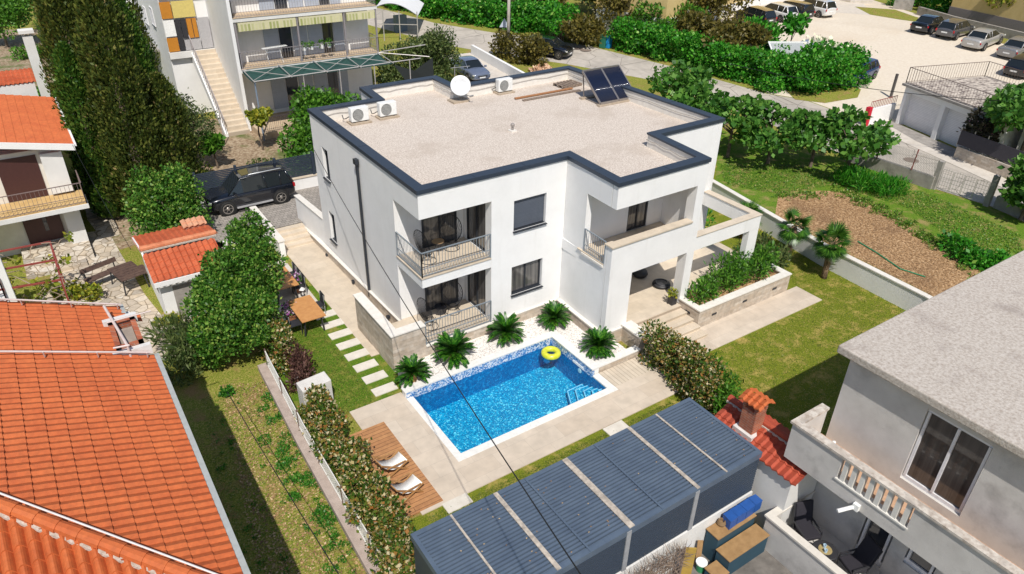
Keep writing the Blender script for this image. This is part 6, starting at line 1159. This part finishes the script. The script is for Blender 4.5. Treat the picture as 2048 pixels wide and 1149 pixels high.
# outside stairs
st = MB(); n_ = 17
for i in range(n_): y = 27.6+i*.34; z = ZG+.25*(i+1); st.box(.5, 1.845, y, y+.341 if i < n_-1 else 34, z-.28, z)
so_ = st.obj('outside_stairs', paving_w, ap); mb = MB(); mb.prism([(.3, 27.6), (.48, 27.6), (.48, 33.4), (.3, 33.4)], [ZG-.2, ZG-.2, 2.9, 2.9], [ZG+.2, ZG+.2, 3.7, 3.7]); mb.obj('stair_side', stucco, ap)
mb = MB(); a, b = Vector((.38, 27.6, ZG+.2)), Vector((.38, 33.4, 3.7)); up = Vector((0, 0, .95)); mb.bar(a+up, b+up, .05)
for i in range(26): q = a.lerp(b, i/25); mb.bar(q, q+up, .02)
mb.obj('stair_railing', rmt, so_)
# glazed porch on stair landing
ver = MB(); ver.box(-1.05, 1.84, 33.1, 33.39, 3.2, 3.6); vz = ver.obj('porch_floor', stucco_old, ap); org = plain('orange_panel', (0.50, 0.20, 0.02), .5); yel = plain('yellow_blind', (0.62, 0.50, 0.16), .6); frm = plain('frame_greyish', (0.42, 0.41, 0.42))
for i, (x0, x1, z0, z1, mm) in enumerate(((-1.0, -.35, 3.65, 4.5, org), (-1.0, -.35, 4.6, 5.6, wh), (-1.0, -.35, 5.7, 6.7, org), (-.3, 0, 3.65, 5.6, dk), (.05, .35, 4.4, 5.6, dk), (.4, .7, 4.4, 5.6, org), (.75, 1.0, 4.4, 5.6, org), (.05, 1.05, 3.65, 4.3, frm), (-.3, 1.05, 5.7, 6.7, yel), (1.1, 1.8, 3.65, 5.6, frm), (-1, 1.8, 6.9, 9.2, yel))): MB().box(x0, x1, 33.2, 33.3, z0, z1).obj('glazed_panel', mm, ap)
for y, z, w_ in ((36.2, 5.3, 1.0), (39, 4.9, .9), (42.2, 5.6, .9), (37.3, 8, 1.0)): window(ap, (-1.0, y+w_), (0, -1), (1, 0), w_, z-.6, z+.6, -.03, fm=wf, gm=shut, mull=1, name='side_window')
MB().box(-2.6, -1.01, 37, 43.5, 2.9, 3.05).obj('side_canopy', concrete, ap); MB().box(-2.3, -1.01, 42.5, 46, 4.8, 5.1).obj('side_canopy', stucco_old, ap); MB().box(-1.8, -1.01, 39.5, 45, ZG, 2.89).obj('side_annex', concrete, ap)
c = ATY(515, 95, 28.6); t = thing('drying_rack', 'white folding clothes rack on the middle balcony', 'clothes rack', (4.4, 28.7, 3.3)); mb = MB()
for k in range(8): mb.bar((-.7, -.25+.07*k, .95), (.9, -.25+.07*k, 1.0), .012)
for x in (-.4, .5): mb.bar((x, -.25, 0), (x, .3, .97), .02); mb.bar((x, .3, 0), (x, -.25, .97), .02)
mb.obj('rack', wh, t, local=True)
for i, x in enumerate((6.3, 6.8, 7.5, 8.0)): p_ = thing('potted_plant', ['potted plant on balcony railing, leftmost of four', 'potted plant on balcony railing, second of four', 'potted plant on balcony railing, third of four', 'potted plant on balcony railing, rightmost of four'][i], 'potted plant', (x, 28.2, 3.95), 0, 'pots on the apartment balcony'); MB().lathe([(0, 0), (.12, 0), (.15, .24), (0, .24)], n=10).obj('pot', wh, p_, local=True); blobleaves('leaves', [(x, 28.2, 4.3, .2, .2, .16)], 90, .12, G_BRIGHT, p_, seed=i)
# netting porch
nett = thing('netting_canopy', 'dark green shade netting stretched over pale metal frame below balcony', 'canopy', (6, 27, ZG)); NZ = (3.02, 2.98); fx = [2.25, 4.6, 7.0, 9.3]; mb = MB(); vs = []
netm = mat('green_netting', [(0.3, (0.01, 0.045, 0.04)), (0.7, (0.02, 0.075, 0.065))], 6, .9, .3)
for i in range(13):
    x = 2.1+i*(9.3)/12
    for j in range(6): s_ = j/5; vs.append((x, 28-s_*2.3, 3.16-.14*s_-.10*math.sin(math.pi*s_)*(1+.3*math.sin(i*1.7))))
mb.add(vs, [(i*6+j, i*6+j+1, i*6+j+7, i*6+j+6) for i in range(12) for j in range(5)]); mb.obj('netting', netm, nett, smooth=True); pale = plain('pale_pipe', (0.50, 0.47, 0.46), .5, .3); mb = MB(); mb.tube([(2.1, 25.7, 3.08), (13.5, 25.9, 3.08)], .035, 6); mb.tube([(11.5, 28, 3.3), (15.2, 28.4, 3.3)], .035, 6)
xs_ = [2.1, 4.4, 6.7, 9.0, 11.3]
for a, b in zip(xs_, xs_[1:]): mb.tube([(a, 25.75, 3.12), (b, 27.95, 3.3)], .02, 5); mb.tube([(b, 25.75, 3.12), (a, 27.95, 3.3)], .02, 5)
for x in xs_: mb.tube([(x, 25.5, 3.1), (x, 28, 3.32)], .025, 5)
mb.tube([(11.3, 27.9, 3.3), (14.2, 25.9, 3.1)], .03, 5); mb.obj('pipes', pale, nett)
for i, x in enumerate((2.17, 5.2, 7.6, 10.0, 12.6)): MB().tube([(x, 25.75, ZG), (x, 25.75, 3.08)], .05 if i == 0 else .035, 8).obj('post', plain('blue_post', (0.22, 0.28, 0.36)) if i == 0 else pale, nett)
mb = MB(); mb.add([(11.5, 26, 2.9), (13, 25.9, 2.3), (14.5, 26, 3.0), (14.6, 26.1, 1.2), (12.4, 26, 1.6)], [(0, 1, 4), (1, 2, 3), (1, 3, 4)]); mb.obj('hanging_net', plain('dark_net', (0.02, 0.025, 0.025), .9), nett)
pt2 = MB(); pt2.box(2.1, 12.5, 25.9, 29.59, ZG, -.25); pt2.obj('ground_terrace', tan_t, ap); railing(ap, [(2.2, 26.0), (5.6, 26.0)], -.25, .95, m=plain('dark_rail', (0.07, 0.06, 0.07)), step=.12, low=0, diag=False)
# washing line posts
for px, py, h_, l in ((405, 310, 1.9, 'thin white washing line post, left one'), (450, 290, 1.9, 'thin white washing line post by the stairs')): c = UG(px, py); tag(MB().tube([c, c+Vector((0, 0, h_))], .03, 6).obj('washing_post', pale, loc=c), l, 'post')
# ================================================================ STREET SIDE
c0, c1 = UG(757, 82), UG(837, 80); t = thing('carport', 'white arched corrugated carport beside the apartment building', 'carport', (c0+c1)/2); hor = dirxy(c0, c1); dep = Vector((-hor.y, hor.x, 0))*5.5; Wd_ = (c1-c0).length; vs = []; N_ = 24
for i in range(N_+1):
    s_ = i/N_; z = 1.75+1.05*math.sin(math.pi*(.22+.78*s_))
    p = c0+hor*Wd_*(s_*1.02-.01); vs += [(p.x, p.y, z), (p.x+dep.x, p.y+dep.y, z+.15)]
mb = MB(); mb.add(vs, [(2*i, 2*i+2, 2*i+3, 2*i+1) for i in range(N_)]); mb.add([(x, y, z-.05) for x, y, z in vs], [(2*i, 2*i+1, 2*i+3, 2*i+2) for i in range(N_)]); mb.obj('arched_roof', mat('corrugated_white', [(0.3, (0.66, 0.66, 0.66)), (0.7, (0.76, 0.76, 0.76))], 3, .6, .2), t, smooth=True)
for s_ in (.15, .55, .99): p = c0+hor*Wd_*s_; MB().tube([p, (p.x, p.y, 2.1)], .05, 6).obj('post', pale, t)
mb = MB(); mb.bar((c0.x, c0.y, .9), (c1.x, c1.y, .9), .06); mb.obj('rail', pale, t); c = UG(790, 78)+dep*.4; MB().box(c.x-.3, c.x+.9, c.y-.3, c.y+.3, ZG, 1.2).obj('blue_cabinet', plain('dusty_blue', (0.12, 0.17, 0.24)), t)
# ramp wall
a, b = UG(942, 108), UG(1050, 170); rw_ = thing('ramp_wall', 'white low wall along ramp beside utility pole', 'wall', a); MB().wall((a.x, a.y), (b.x, b.y), .25, ZG, .15).obj('wall_body', stucco, rw_); sheet('ramp', PX((880, 110), (942, 106), (1060, 175), (960, 185)), sidewalk, .01)
c = UG(1016, 116); t = thing('utility_pole', 'tall pale concrete utility pole beside the street', 'utility pole', c); MB().tube([c, c+Vector((0, 0, 10))], [.17, .11], 12).obj('pole', sidewalk, t, smooth=True)
c = UG(1008, 100); t = thing('road_sign', 'triangular road sign seen from behind at the utility pole', 'road sign', c); MB().tube([(0, 0, 0), (0, 0, 2.6)], .035, 8).obj('post', galv, t, local=True); mb = MB(); M = Matrix.Rotation(math.radians(-35), 4, 'Z'); vs = [M @ Vector(p) for p in ((-.45, -.05, 2.0), (.45, -.05, 2.0), (0, -.05, 2.8), (-.45, -.03, 2.0), (.45, -.03, 2.0), (0, -.03, 2.8))]; mb.add(vs, [(0, 1, 2), (5, 4, 3), (0, 3, 4, 1), (1, 4, 5, 2), (2, 5, 3, 0)]); mb.obj('sign_plate', plain('sign_back', (0.55, 0.60, 0.68), .4), t, local=True)
for px, l, mm in ((1215, 'blue wheelie bin at end of the street hedge', plain('bin_bright_blue', (0.01, 0.22, 0.50), .4)), (1206, 'green wheelie bin next to the blue bin', plain('bin_green', (0.02, 0.14, 0.08), .5))):
    c = UG(px, 96); t = thing('wheelie_bin', l, 'bin', c, .3, 'wheelie bins on the street'); MB().prism([(-.25, -.3), (.25, -.3), (.25, .3), (-.25, .3)], 0, 1.0).obj('bin_body', mm, t, local=True, bevel=.03); MB().obox((0, 0, 1.04), .29, .34, .04, rx=.1).obj('lid', mm, t, local=True)
# hedges and wild growth
pth = [UG(735, 6), UG(800, 24), UG(870, 42), UG(990, 60), UG(1050, 70)]; off_ = Vector((.7, 1.2, 0)); pth = [p+off_ for p in pth]
bush('ivy_hedge', 'long ivy hedge along the far side of upper street', blobs_along(pth, 1.3, 2.3, 1.0, 101, lay=3), 26000, .24, G_IVY, 101, aspect=.4); bush('ivy_hedge', 'ivy-covered bank beside the small iron gate', blobs_along([UG(1050, 66)+off_, UG(1098, 70)+off_], 1.4, 2.6, 1.0, 102, lay=3), 7000, .24, G_IVY, 102, aspect=.4)
p2 = [UG(1228, 103), UG(1353, 134), UG(1428, 156), UG(1534, 186), UG(1600, 192), UG(1690, 172)]; o2_ = Vector((1.0, .6, 0)); p2 = [p+o2_ for p in p2]
bush('ivy_hedge', 'bright clipped ivy hedge running along middle of the street', blobs_along(p2[:5], 1.25, 2.5, .9, 103, lay=3), 42000, .20, G_IVY, 103, aspect=.42); bush('ivy_hedge', 'thick rounded hedge end beside the blue hatchback', blobs_along([p2[4], p2[5]], 1.9, 2.7, .8, 104, lay=3), 16000, .20, G_IVY, 104, aspect=.42)
bush('elder_bush', 'bush with cream white flowers above the hedge', blobs_along([UG(1610, 172), UG(1660, 165)], 1.3, 2.8, .8, 105, lay=3), 3500, .26, G_IVY, 105, aspect=.4); c = UG(1640, 160); fl_ = blobleaves('elder_flowers', [(c.x+.2*k-.4, c.y+.5*k-1, ZG+3.0+.1*(k % 3), .9, .9, .5) for k in range(6)], 260, .26, plain('cream_flower', (0.72, 0.72, 0.50)), None, (c.x, c.y, ZG+3), seed=106, aspect=.5, shell=.95); tag(fl_, 'cream white flower heads on bush above the hedge', 'flowers')
wild = [(1120, 62, 3.0, 2.6, G_IVY, 'bright green bush right of the small iron gate'), (1165, 70, 2.6, 2.6, G_BROWN, 'wild bush left of the wheelie bins'), (1260, 40, 4.5, 3.6, G_BROWN, 'wild olive-brown tree above the bins'), (1330, 60, 4.0, 3.4, G_BRIGHT, 'wild light-green tree behind hedge'), (1400, 95, 3.6, 3.2, G_BROWN, 'brownish wild bush behind hedge middle'), (1460, 110, 3.4, 3.0, G_BROWN, 'brownish wild bush left of the leaning trunk'), (1190, 12, 5.5, 3.8, G_OLIVE, 'dark trees at top behind the iron gate'), (1330, 10, 6, 4.2, G_OLIVE, 'dark tall trees at top centre'), (1430, 40, 5, 3.4, G_BROWN, 'wild tree in front of the yellow wall'), (1500, 90, 3.0, 2.4, G_IVY, 'green bush beside the black hatchback'), (1560, 130, 2.4, 1.9, G_IVY, 'low hedge bush in front of pale blue-grey car'), (1080, 18, 5, 3.4, G_BROWN, 'wild trees behind ivy hedge beyond utility pole'), (1000, 12, 4, 3, G_OLIVE, 'dark bush above ivy hedge left of pole'), (1250, -8, 6, 4.2, G_OLIVE, 'dark tree at top edge left of centre'), (1400, -2, 6, 4.0, G_OLIVE, 'dark tree at top edge near yellow wall')]
for i, (px, py, h_, r_, mm, l) in enumerate(wild):
    c = UG(px, py+18); rr = r_*.9
    tree('wild_tree', l, 'tree', tuple(c), (rr, rr, h_*.42), h_*.55, mm, 5200, .30, K=22, seed=110+i, tr=.12, group='wild trees behind the street hedge', f=.36, low=-.9, aspect=.3)
c = UG(1530, 78); tree('young_tree', 'thin young tree standing at corner of parking lot', 'tree', tuple(UG(1576, 106)), (1.0, 1.0, 1.5), 2.0, G_IVY, 500, .35, K=9, seed=130, tr=.06, aspect=.4)
sh = UG(1565, 150); t = thing('tin_shed', 'small shed with pale glass pitched roof behind hedge', 'shed', (sh.x, sh.y, ZG), math.radians(-30)); MB().box(-1.5, 1.5, -1.2, 1.2, 0, 2.6).obj('wall', plain('shed_dark', (0.03, 0.04, 0.09)), t, local=True); mb = MB(); mb.add([(-1.7, -1.4, 2.55), (1.7, -1.4, 2.55), (1.7, 0, 3.2), (-1.7, 0, 3.2), (-1.7, 1.4, 2.55), (1.7, 1.4, 2.55)], [(0, 1, 2, 3), (3, 2, 5, 4)]); mb.obj('roof', plain('greenhouse_grey', (0.36, 0.38, 0.38), .3), t, local=True)
mb = MB(); 
for y, z in ((-1.4, 2.57), (0, 3.22)): mb.bar((-1.75, y, z), (1.75, y, z), .1, .08)
for x in (-1.72, 1.72): mb.bar((x, -1.4, 2.57), (x, 0, 3.22), .1, .08)
mb.obj('roof_edge', wh, t, local=True)
# small iron gate
a, b = UG(1098, 84), UG(1126, 90); t = thing('iron_gate', 'small dark iron garden gate in the ivy bank', 'gate', a); mb = MB()
for k in range(9): q = a.lerp(b, k/8); mb.bar(q, q+Vector((0, 0, 1.7)), .03)
mb.bar(a+Vector((0, 0, 1.7)), b+Vector((0, 0, 1.7)), .04); mb.bar(a+Vector((0, 0, .2)), b+Vector((0, 0, .2)), .04); mb.obj('gate_bars', plain('rusty_iron', (0.12, 0.08, 0.07)), t)
bush('roadside_shrub', 'loose green shrub in front of the black street SUV', blobs_along([UG(1035, 125), UG(1075, 132)], 1.1, 2.4, .7, 131, lay=3), 2600, .24, G_BROWN, 131); bush('roadside_shrub', 'leafy shrub left of the utility pole', blobs_along([UG(1000, 112), UG(1008, 118)], .9, 2.0, .7, 132, lay=2), 1200, .24, G_BROWN, 132)
scatter('dry_stones', '', [UG(1060, 140), UG(1090, 128), UG(1120, 150), UG(1060, 160)], 500, .3, leafmat('dry_stone_bits', [(0, (.4, .2, .1)), (1, (.7, .5, .35))], 0), 133, .1)
# fig trees
figs = [(1390, 262, 3.0, 'fig tree closest to the villa roof corner'), (1345, 225, 2.8, 'fig tree seen over the villa parapet'), (1455, 305, 3.0, 'fig tree second from the villa, casting shade on grass'), (1535, 318, 3.2, 'fig tree in middle of the garden row'), (1620, 325, 3.2, 'fig tree in front of garden wall, second from right'), (1690, 345, 2.8, 'rightmost fig tree leaning over the garden wall')]
FIG = leafmat('fig_leaf', [(0, (0.03, 0.11, 0.015)), (.5, (0.07, 0.21, 0.025)), (1, (0.18, 0.36, 0.06))])
for i, (px, py, h_, l) in enumerate(figs): tree('fig_tree', l, 'tree', tuple(UG(px, py+10)), (2.6+.3*(i % 2), 2.5, 1.6), 2.0+.25*(i % 3), FIG, 1500, .29, K=40, seed=140+i, tr=.11, group='fig trees in the side garden', f=.15, low=-.5, aspect=.46)
bush('tall_weeds', 'patch of tall feathery green weeds beside ploughed bed', blobs_along([UG(1680, 370), UG(1790, 392)], .9, .8, .4, 150, lay=1), 5500, .28, G_IVY, 150, aspect=.07, up=1.6, stem=False); bush('potato_plants', 'low green plants at corner of the ploughed bed', blobs_along([UG(1900, 505), UG(1950, 530), UG(1990, 540)], .8, .6, .5, 151, lay=1), 1700, .2, G_IVY, 151, stem=False)
# garden wall, fence, gate along street
a, b = UG(1690, 322), UG(1860, 380); gw = thing('garden_wall', 'weathered low concrete wall between garden and street', 'wall', a); hh = .75; MB().wall((b.x, b.y), (a.x, a.y), -.22, ZG, ZG+hh).obj('wall_body', concrete, gw); d_ = dirxy(b, a); mb = MB()
for s_ in (.35, .75): q = a.lerp(b, s_); mb.bar(q+Vector((0, 0, hh)), q+Vector((.1, 0, hh+1.2)), .05)
mb.obj('fence_posts', redm, gw); mb = MB()
for k in range(60): q = a.lerp(b, k/60); q2 = a.lerp(b, min(1, (k+4)/60)); mb.bar(q+Vector((0, 0, hh)), q2+Vector((0, 0, hh+1.1)), .008); mb.bar(q2+Vector((0, 0, hh)), q+Vector((0, 0, hh+1.1)), .008)
mb.obj('wire_mesh', galv, gw)
a, b = UG(1866, 378), UG(1972, 412); t = thing('garden_gate', 'bent wire double gate between two concrete posts', 'gate', a)
for p, l in ((a, 0), (b, 1)): MB().box(p.x-.13, p.x+.13, p.y-.13, p.y+.13, ZG, ZG+1.65+.1*l).obj('gate_post', concrete, t)
dd = dirxy(a, b); LL = (b-a).length; mb = MB()
for s0, s1 in ((.08, .27), (.29, .48), (.50, .70), (.72, .93)):
    for k in range(5): s_ = s0+(s1-s0)*k/4; q = a+dd*LL*s_; mb.bar(q+Vector((0, 0, .1)), q+Vector((0, 0, 1.25+.1*math.sin(math.pi*k/4))), .018 if k in (0, 4) else .01)
    for z in (.12, .35, .58, .8, 1.02, 1.25): mb.bar(a+dd*LL*s0+Vector((0, 0, z)), a+dd*LL*s1+Vector((0, 0, z)), .012)
mb.obj('wire_panel', galv, t); a2, b2 = UG(1985, 416), UG(2060, 446); tag(MB().wall((b2.x, b2.y), (a2.x, a2.y), -.22, ZG, ZG+.7).obj('garden_wall', concrete, loc=a2), 'short concrete wall right of the wire gate', 'wall')
tree('garden_tree', 'green tree at right edge over the concrete wall', 'tree', tuple(UG(2040, 440)), (1.5, 1.5, 1.4), 1.7, FIG, 3500, .28, K=20, seed=152, tr=.09)
tag(MB().lathe([(0, .01), (.42, .01), (.44, 0)], UG(1822, 321)+Vector((0, 0, .02)), n=24).obj('manhole_cover', plain('manhole', (0.22, 0.17, 0.14), .8), loc=UG(1822, 321)), 'round brown manhole cover in the street', 'manhole cover')
for px, py, l in ((1155, 97, 'manhole cover on street left of the bins'), (1172, 101, 'manhole cover on street nearer the bins')): tag(MB().lathe([(0, .01), (.5, .01), (.52, 0)], UG(px, py)+Vector((0, 0, .02)), n=20).obj('manhole_cover', plain('manhole', (0.22, 0.17, 0.14), .8), loc=UG(px, py)), l, 'manhole cover')
# ---- white garden wall of villa
pts = [U(1405, 352, .35), U(1430, 366, .35), U(1545, 432, .35), U(1650, 492, .35), U(1850, 592, .35), U(1885, 612, .35)]; vw = thing('garden_wall', 'long white rendered wall between villa lawn and ploughed bed', 'wall', (21, 0, ZG)); mb = MB(); m2 = MB()
for a, b in zip(pts, pts[1:]): mb.wall((b.x, b.y), (a.x, a.y), -.2, ZG, .30); d_ = dirxy(b, a); n_ = Vector((-d_.y, d_.x, 0)); m2.wall((b.x+n_.x*.04, b.y+n_.y*.04), (a.x+n_.x*.04, a.y+n_.y*.04), -.28, .301, .35)
mb.obj('wall_body', stucco, vw); m2.obj('wall_cap', stone_cap, vw)
a, b, c_ = U(1715, 485), U(1800, 540), U(1850, 556); hs = MB(); hs.tube([a+Vector((0, 0, .05)), a.lerp(b, .5)+Vector((.1, .1, .05)), b+Vector((0, 0, .05)), c_+Vector((0, 0, .05))], .03, 6); tag(hs.obj('garden_hose', plain('hose_green', (0.02, 0.22, 0.10)), loc=a), 'green garden hose lying across the ploughed bed', 'hose')
# ================================================================ GARAGES
fl_, fm_, fr_ = UG(1790, 247), UG(1852, 273), UG(1932, 308); du = dirxy(fl_, fr_); dv = Vector((-du.y, du.x, 0)); dv = dv if dv.x > 0 else -dv; LG = (fr_-fl_).length+.6; HG = 2.75; DG = 7.2
ga = thing('double_garage', 'white double garage with railed stone roof terrace', 'garage', fl_)
def G(s_, d_, z): q = fl_+du*s_+dv*d_; return (q.x, q.y, ZG+z)
def gb(s0, s1, d0, d1, z0, z1, name, m_, par=None): mb = MB(); mb.prism([G(s0, d0, 0)[:2], G(s1, d0, 0)[:2], G(s1, d1, 0)[:2], G(s0, d1, 0)[:2]], ZG+z0, ZG+z1); return mb.obj(name, m_, par or ga)
w1, w2 = .25, LG/2-.18; rolld = brickmat('roller_door', (0.72, 0.72, 0.73), (0.76, 0.76, 0.77), (0.56, 0.56, 0.6), 6, .10, 'wall', .012, .6, bmp=.3, nz=.06)
gb(0, LG, .5, DG, 0, HG-.1, 'garage_body', stucco); gb(0, LG, 0, .499, 2.25, HG-.1, 'lintel', stucco)
for s0, s1 in ((0, .25), (LG/2-.18, LG/2+.18), (LG-.25, LG)): gb(s0, s1, 0, .499, 0, 2.249, 'pier', stucco)
for s0, s1 in ((.25, LG/2-.18), (LG/2+.18, LG-.25)): gb(s0, s1, .40, .45, 0, 2.249, 'roller_door', rolld)
gb(-.2, LG+.2, -.2, DG, HG-.1, HG+.05, 'roof_slab', concrete); gb(-.05, LG+.05, 0, DG-.1, HG+.051, HG+.08, 'terrace_floor', mat('mossy_stone', [(.4, (.16, .13, .12)), (.52, (.46, .40, .34)), (.65, (.60, .53, .46))], 3.2, .95, .6))
mb = MB(); cr = [G(-.1, 0, HG+.08), G(LG, 0, HG+.08)]; path = [G(LG, 0, 0), G(-.1, 0, 0), G(-.1, DG-.3, 0), G(LG, DG-.3, 0)]
railing(ga, [(p[0], p[1]) for p in path], ZG+HG+.08, 1.05, m=plain('rail_rusty', (0.13, 0.085, 0.075)), step=.22, low=0, diag=False, th=.03)
# white wall with red pillar, pavement apron
a, b = UG(1733, 252), UG(1784, 238); t = thing('entrance_wall', 'white low wall with bright red end pillar beside garages', 'wall', a); MB().wall((a.x, a.y), (b.x, b.y), .2, ZG, ZG+1.15).obj('wall_body', stucco, t); MB().box(a.x-.22, a.x+.12, a.y-.05, a.y+.25, ZG, ZG+1.3).obj('red_pillar', plain('bright_red', (0.55, 0.01, 0.03), .6), t); mb = MB()
for k in range(16): q = a.lerp(b, k/15); mb.bar(q+Vector((.05, .1, 1.15)), q+Vector((.05, .1, 1.65)), .025)
mb.bar(a+Vector((.05, .1, 1.65)), b+Vector((.05, .1, 1.65)), .035); mb.obj('railing', redm, t)
c = UG(1781, 196); tag(MB().box(c.x-.08, c.x+.08, c.y-.08, c.y+.08, c.z, c.z+1.8).obj('short_post', plain('dark_post', (0.09, 0.08, 0.08)), loc=c), 'short dark post on gravel left of the garage', 'post')
sheet('garage_apron', PX((1758, 240), (1790, 246), (1932, 308), (1915, 322), (1830, 282)), concrete, .03)
a, b = UG(1906, 316), UG(2070, 380); t = thing('stone_wall', 'low beige stone wall with dark screened fence on top', 'wall', a); MB().wall((a.x, a.y), (b.x, b.y), .3, ZG, ZG+.75).obj('wall_body', cladding, t); o = Vector((.15, .1, 0)); mb = MB(); mb.wall((a.x+.1, a.y+.1), (b.x+.1, b.y+.1), .03, ZG+.85, ZG+1.75); mb.obj('fence_screen', plain('screen_dark', (0.055, 0.05, 0.06), .9), t); mb = MB()
for k in range(7): q = a.lerp(b, k/6)+o; mb.bar(q+Vector((0, 0, .75)), q+Vector((0, 0, 1.95)), .05)
mb.obj('fence_posts', galv, t)
tree('garden_tree', 'leafy green tree right of the garage with a white blossom', 'tree', tuple(UG(2030, 335)), (3.0, 3.0, 1.8), 3.2, G_BROWN if False else FIG, 7000, .30, K=34, seed=160, tr=.15, f=.3); tree('rose_tree', 'dark reddish bush with pink flower at right garage door', 'tree', tuple(UG(1950, 316)), (1.1, 1.1, 1.2), 1.8, leafmat('rose_leaf', [(0, (.03, .04, .02)), (.9, (.10, .08, .05)), (1, (.6, .3, .35))]), 1800, .25, K=14, seed=161, tr=.06)
t = thing('neighbour_house', 'white house wall with bit of orange roof behind right tree', 'house', UG(2045, 330)); q = UG(2010, 345); MB().box(q.x+3, q.x+12, q.y-8, q.y+1, ZG, 1.6).obj('wall', stucco_old, t); tiles('roof', t, (q.x+2.8, q.y+1.2, 1.6), (0, -1), (1, 0), 18, 9, 3, m=tile_r, wave=.3, course=.5)
# ================================================================ FAR BUILDINGS
ylw = mat('yellow_render', [(0.3, (0.58, 0.43, 0.18)), (0.7, (0.66, 0.50, 0.23))], 1.5, .9, .2); gbs = plain('base_grey', (0.20, 0.18, 0.18), .9)
a, b = UG(1893, 40), UG(2075, 82); d_ = dirxy(a, b); n_ = Vector((-d_.y, d_.x, 0)); n_ = n_ if n_.x > 0 else -n_; t = thing('yellow_building', 'yellow building with grey base and blue window at top right', 'building', a)
def yb(s0, s1, d0, d1, z0, z1, nm, m_): q = [a+d_*s0+n_*d0, a+d_*s1+n_*d0, a+d_*s1+n_*d1, a+d_*s0+n_*d1]; return MB().prism([(p.x, p.y) for p in q], a.z+z0, a.z+z1).obj(nm, m_, t)
yb(0, 40, 0, 10, 1.3, 8, 'wall', ylw); yb(-.05, 40, -.05, 10, -.3, 1.299, 'base', gbs); yb(4.5, 6.2, -.04, .05, 3.6, 5.2, 'shuttered_window', shut); yb(16, 17.5, -.04, .05, 3.0, 5.0, 'shuttered_window', shut); yb(9, 9.9, -.08, .05, .0, 1.29, 'cellar_door', dk)
c = UG(1990, 58); tree('garden_tree', 'small yellowish tree against the yellow building', 'tree', tuple(c), (1.8, 1.8, 1.6), 2.4, G_YEL, 2200, .3, K=16, seed=170)
a3, b3 = UG(1480, 22), UG(1640, -18); t = thing('yellow_building', 'yellow building with white base at top behind parked cars', 'building', a3); d3 = dirxy(a3, b3); n3 = Vector((-d3.y, d3.x, 0)); q = [a3-d3*14, b3+d3*4, b3+d3*4+n3*8, a3-d3*14+n3*8]; MB().prism([(p.x, p.y) for p in q], ZG, a3.z+.9).obj('base', stucco, t); q = [p+n3*.05 for p in q]; MB().prism([(p.x, p.y) for p in q], a3.z+.901, a3.z+7).obj('wall', ylw, t)
a4 = [UG(1655, -4), UG(1700, 6), UG(1745, 9)]; t = thing('stone_wall', 'low pale stone wall at top edge of parking lot', 'wall', a4[0]); mb = MB()
for p, q in zip(a4, a4[1:]): mb.wall((p.x, p.y), (q.x, q.y), .3, p.z-.4, max(p.z, q.z)+.9)
mb.obj('wall_body', sidewalk, t); a5 = [UG(1785, 18), UG(1823, 22)]; t = thing('stone_wall', 'short grey wall piece between two bushes at parking edge', 'wall', a5[0]); MB().wall((a5[0].x, a5[0].y), (a5[1].x, a5[1].y), .3, a5[0].z-.4, a5[0].z+1.0).obj('wall_body', concrete, t)
a6 = [UG(1832, 30), UG(1900, 50), UG(2070, 92)]; t = thing('stone_wall', 'long low grey wall behind the right-hand parking row', 'wall', a6[0]); mb = MB()
for p, q in zip(a6, a6[1:]): mb.wall((p.x, p.y), (q.x, q.y), .3, p.z-.4, p.z+.8)
mb.obj('wall_body', concrete, t)
sheet('parking_verge', PX((1710, 14), (1790, 20), (1830, 34), (1900, 52), (2070, 96), (2070, 104), (1900, 66), (1860, 48), (1800, 40), (1740, 30)), rough_grass, .02)
for i, (px, py, l) in enumerate(((1800, 14, 'green bush above short grey wall, left'), (1870, 24, 'green bush below the yellow building corner'), (1840, 8, 'green bush at top edge between walls'))): c = UG(px, py); bush('roadside_shrub', l, blobs_along([c, c+Vector((2, -1, 0))], 1.3, 2.0, .8, 171+i), 1500, .3, G_IVY, 171+i)
# ================================================================ OVERHEAD CABLES
def cable(label, a, b, sag, r=.012, lc=None):
    pts = [Vector(a).lerp(Vector(b), k/24)-Vector((0, 0, sag*4*(k/24)*(1-k/24))) for k in range(25)]; return tag(MB().tube(pts, r, 5).obj('overhead_cable', plain('cable_black', (0.01, 0.01, 0.01)), loc=pts[0]), label, 'cable', 'black overhead cables')
cable('black overhead cable crossing villa wall, pool and shed', ATX(628, 300, -.03), U(1185, 1185, 6.5), .35); cable('thin black overhead cable over the rough strip by red roof', U(455, 785, 1.2), U(700, 1185, 3.6), .1, .012); cable('thin cable from the cypresses down to tiled hut', U(145, 290, 4.2), U(262, 500, 1.6), .15, .01)
rg = random.Random(8); spk = []
for k in range(70): spk.append((rg.uniform(SX0+.2, SX1-.2), rg.uniform(SY0+.2, SY1-.2), SZ+.05))
o = leafmesh('roof_leaves', np.array(spk), np.random.default_rng(2).normal(size=(70, 3))*[1, 1, .05], np.array([[0, 0, 1.]]*70), np.full(70, .05), np.full(70, .016), LITT, None, spk[0]); o['kind'] = 'stuff'
cable('cable stretched across the street over the garage railing', U(1730, 166, 3.0)+Vector((-6, 6, .6)), U(2060, 205, 3.5), .4, .02)
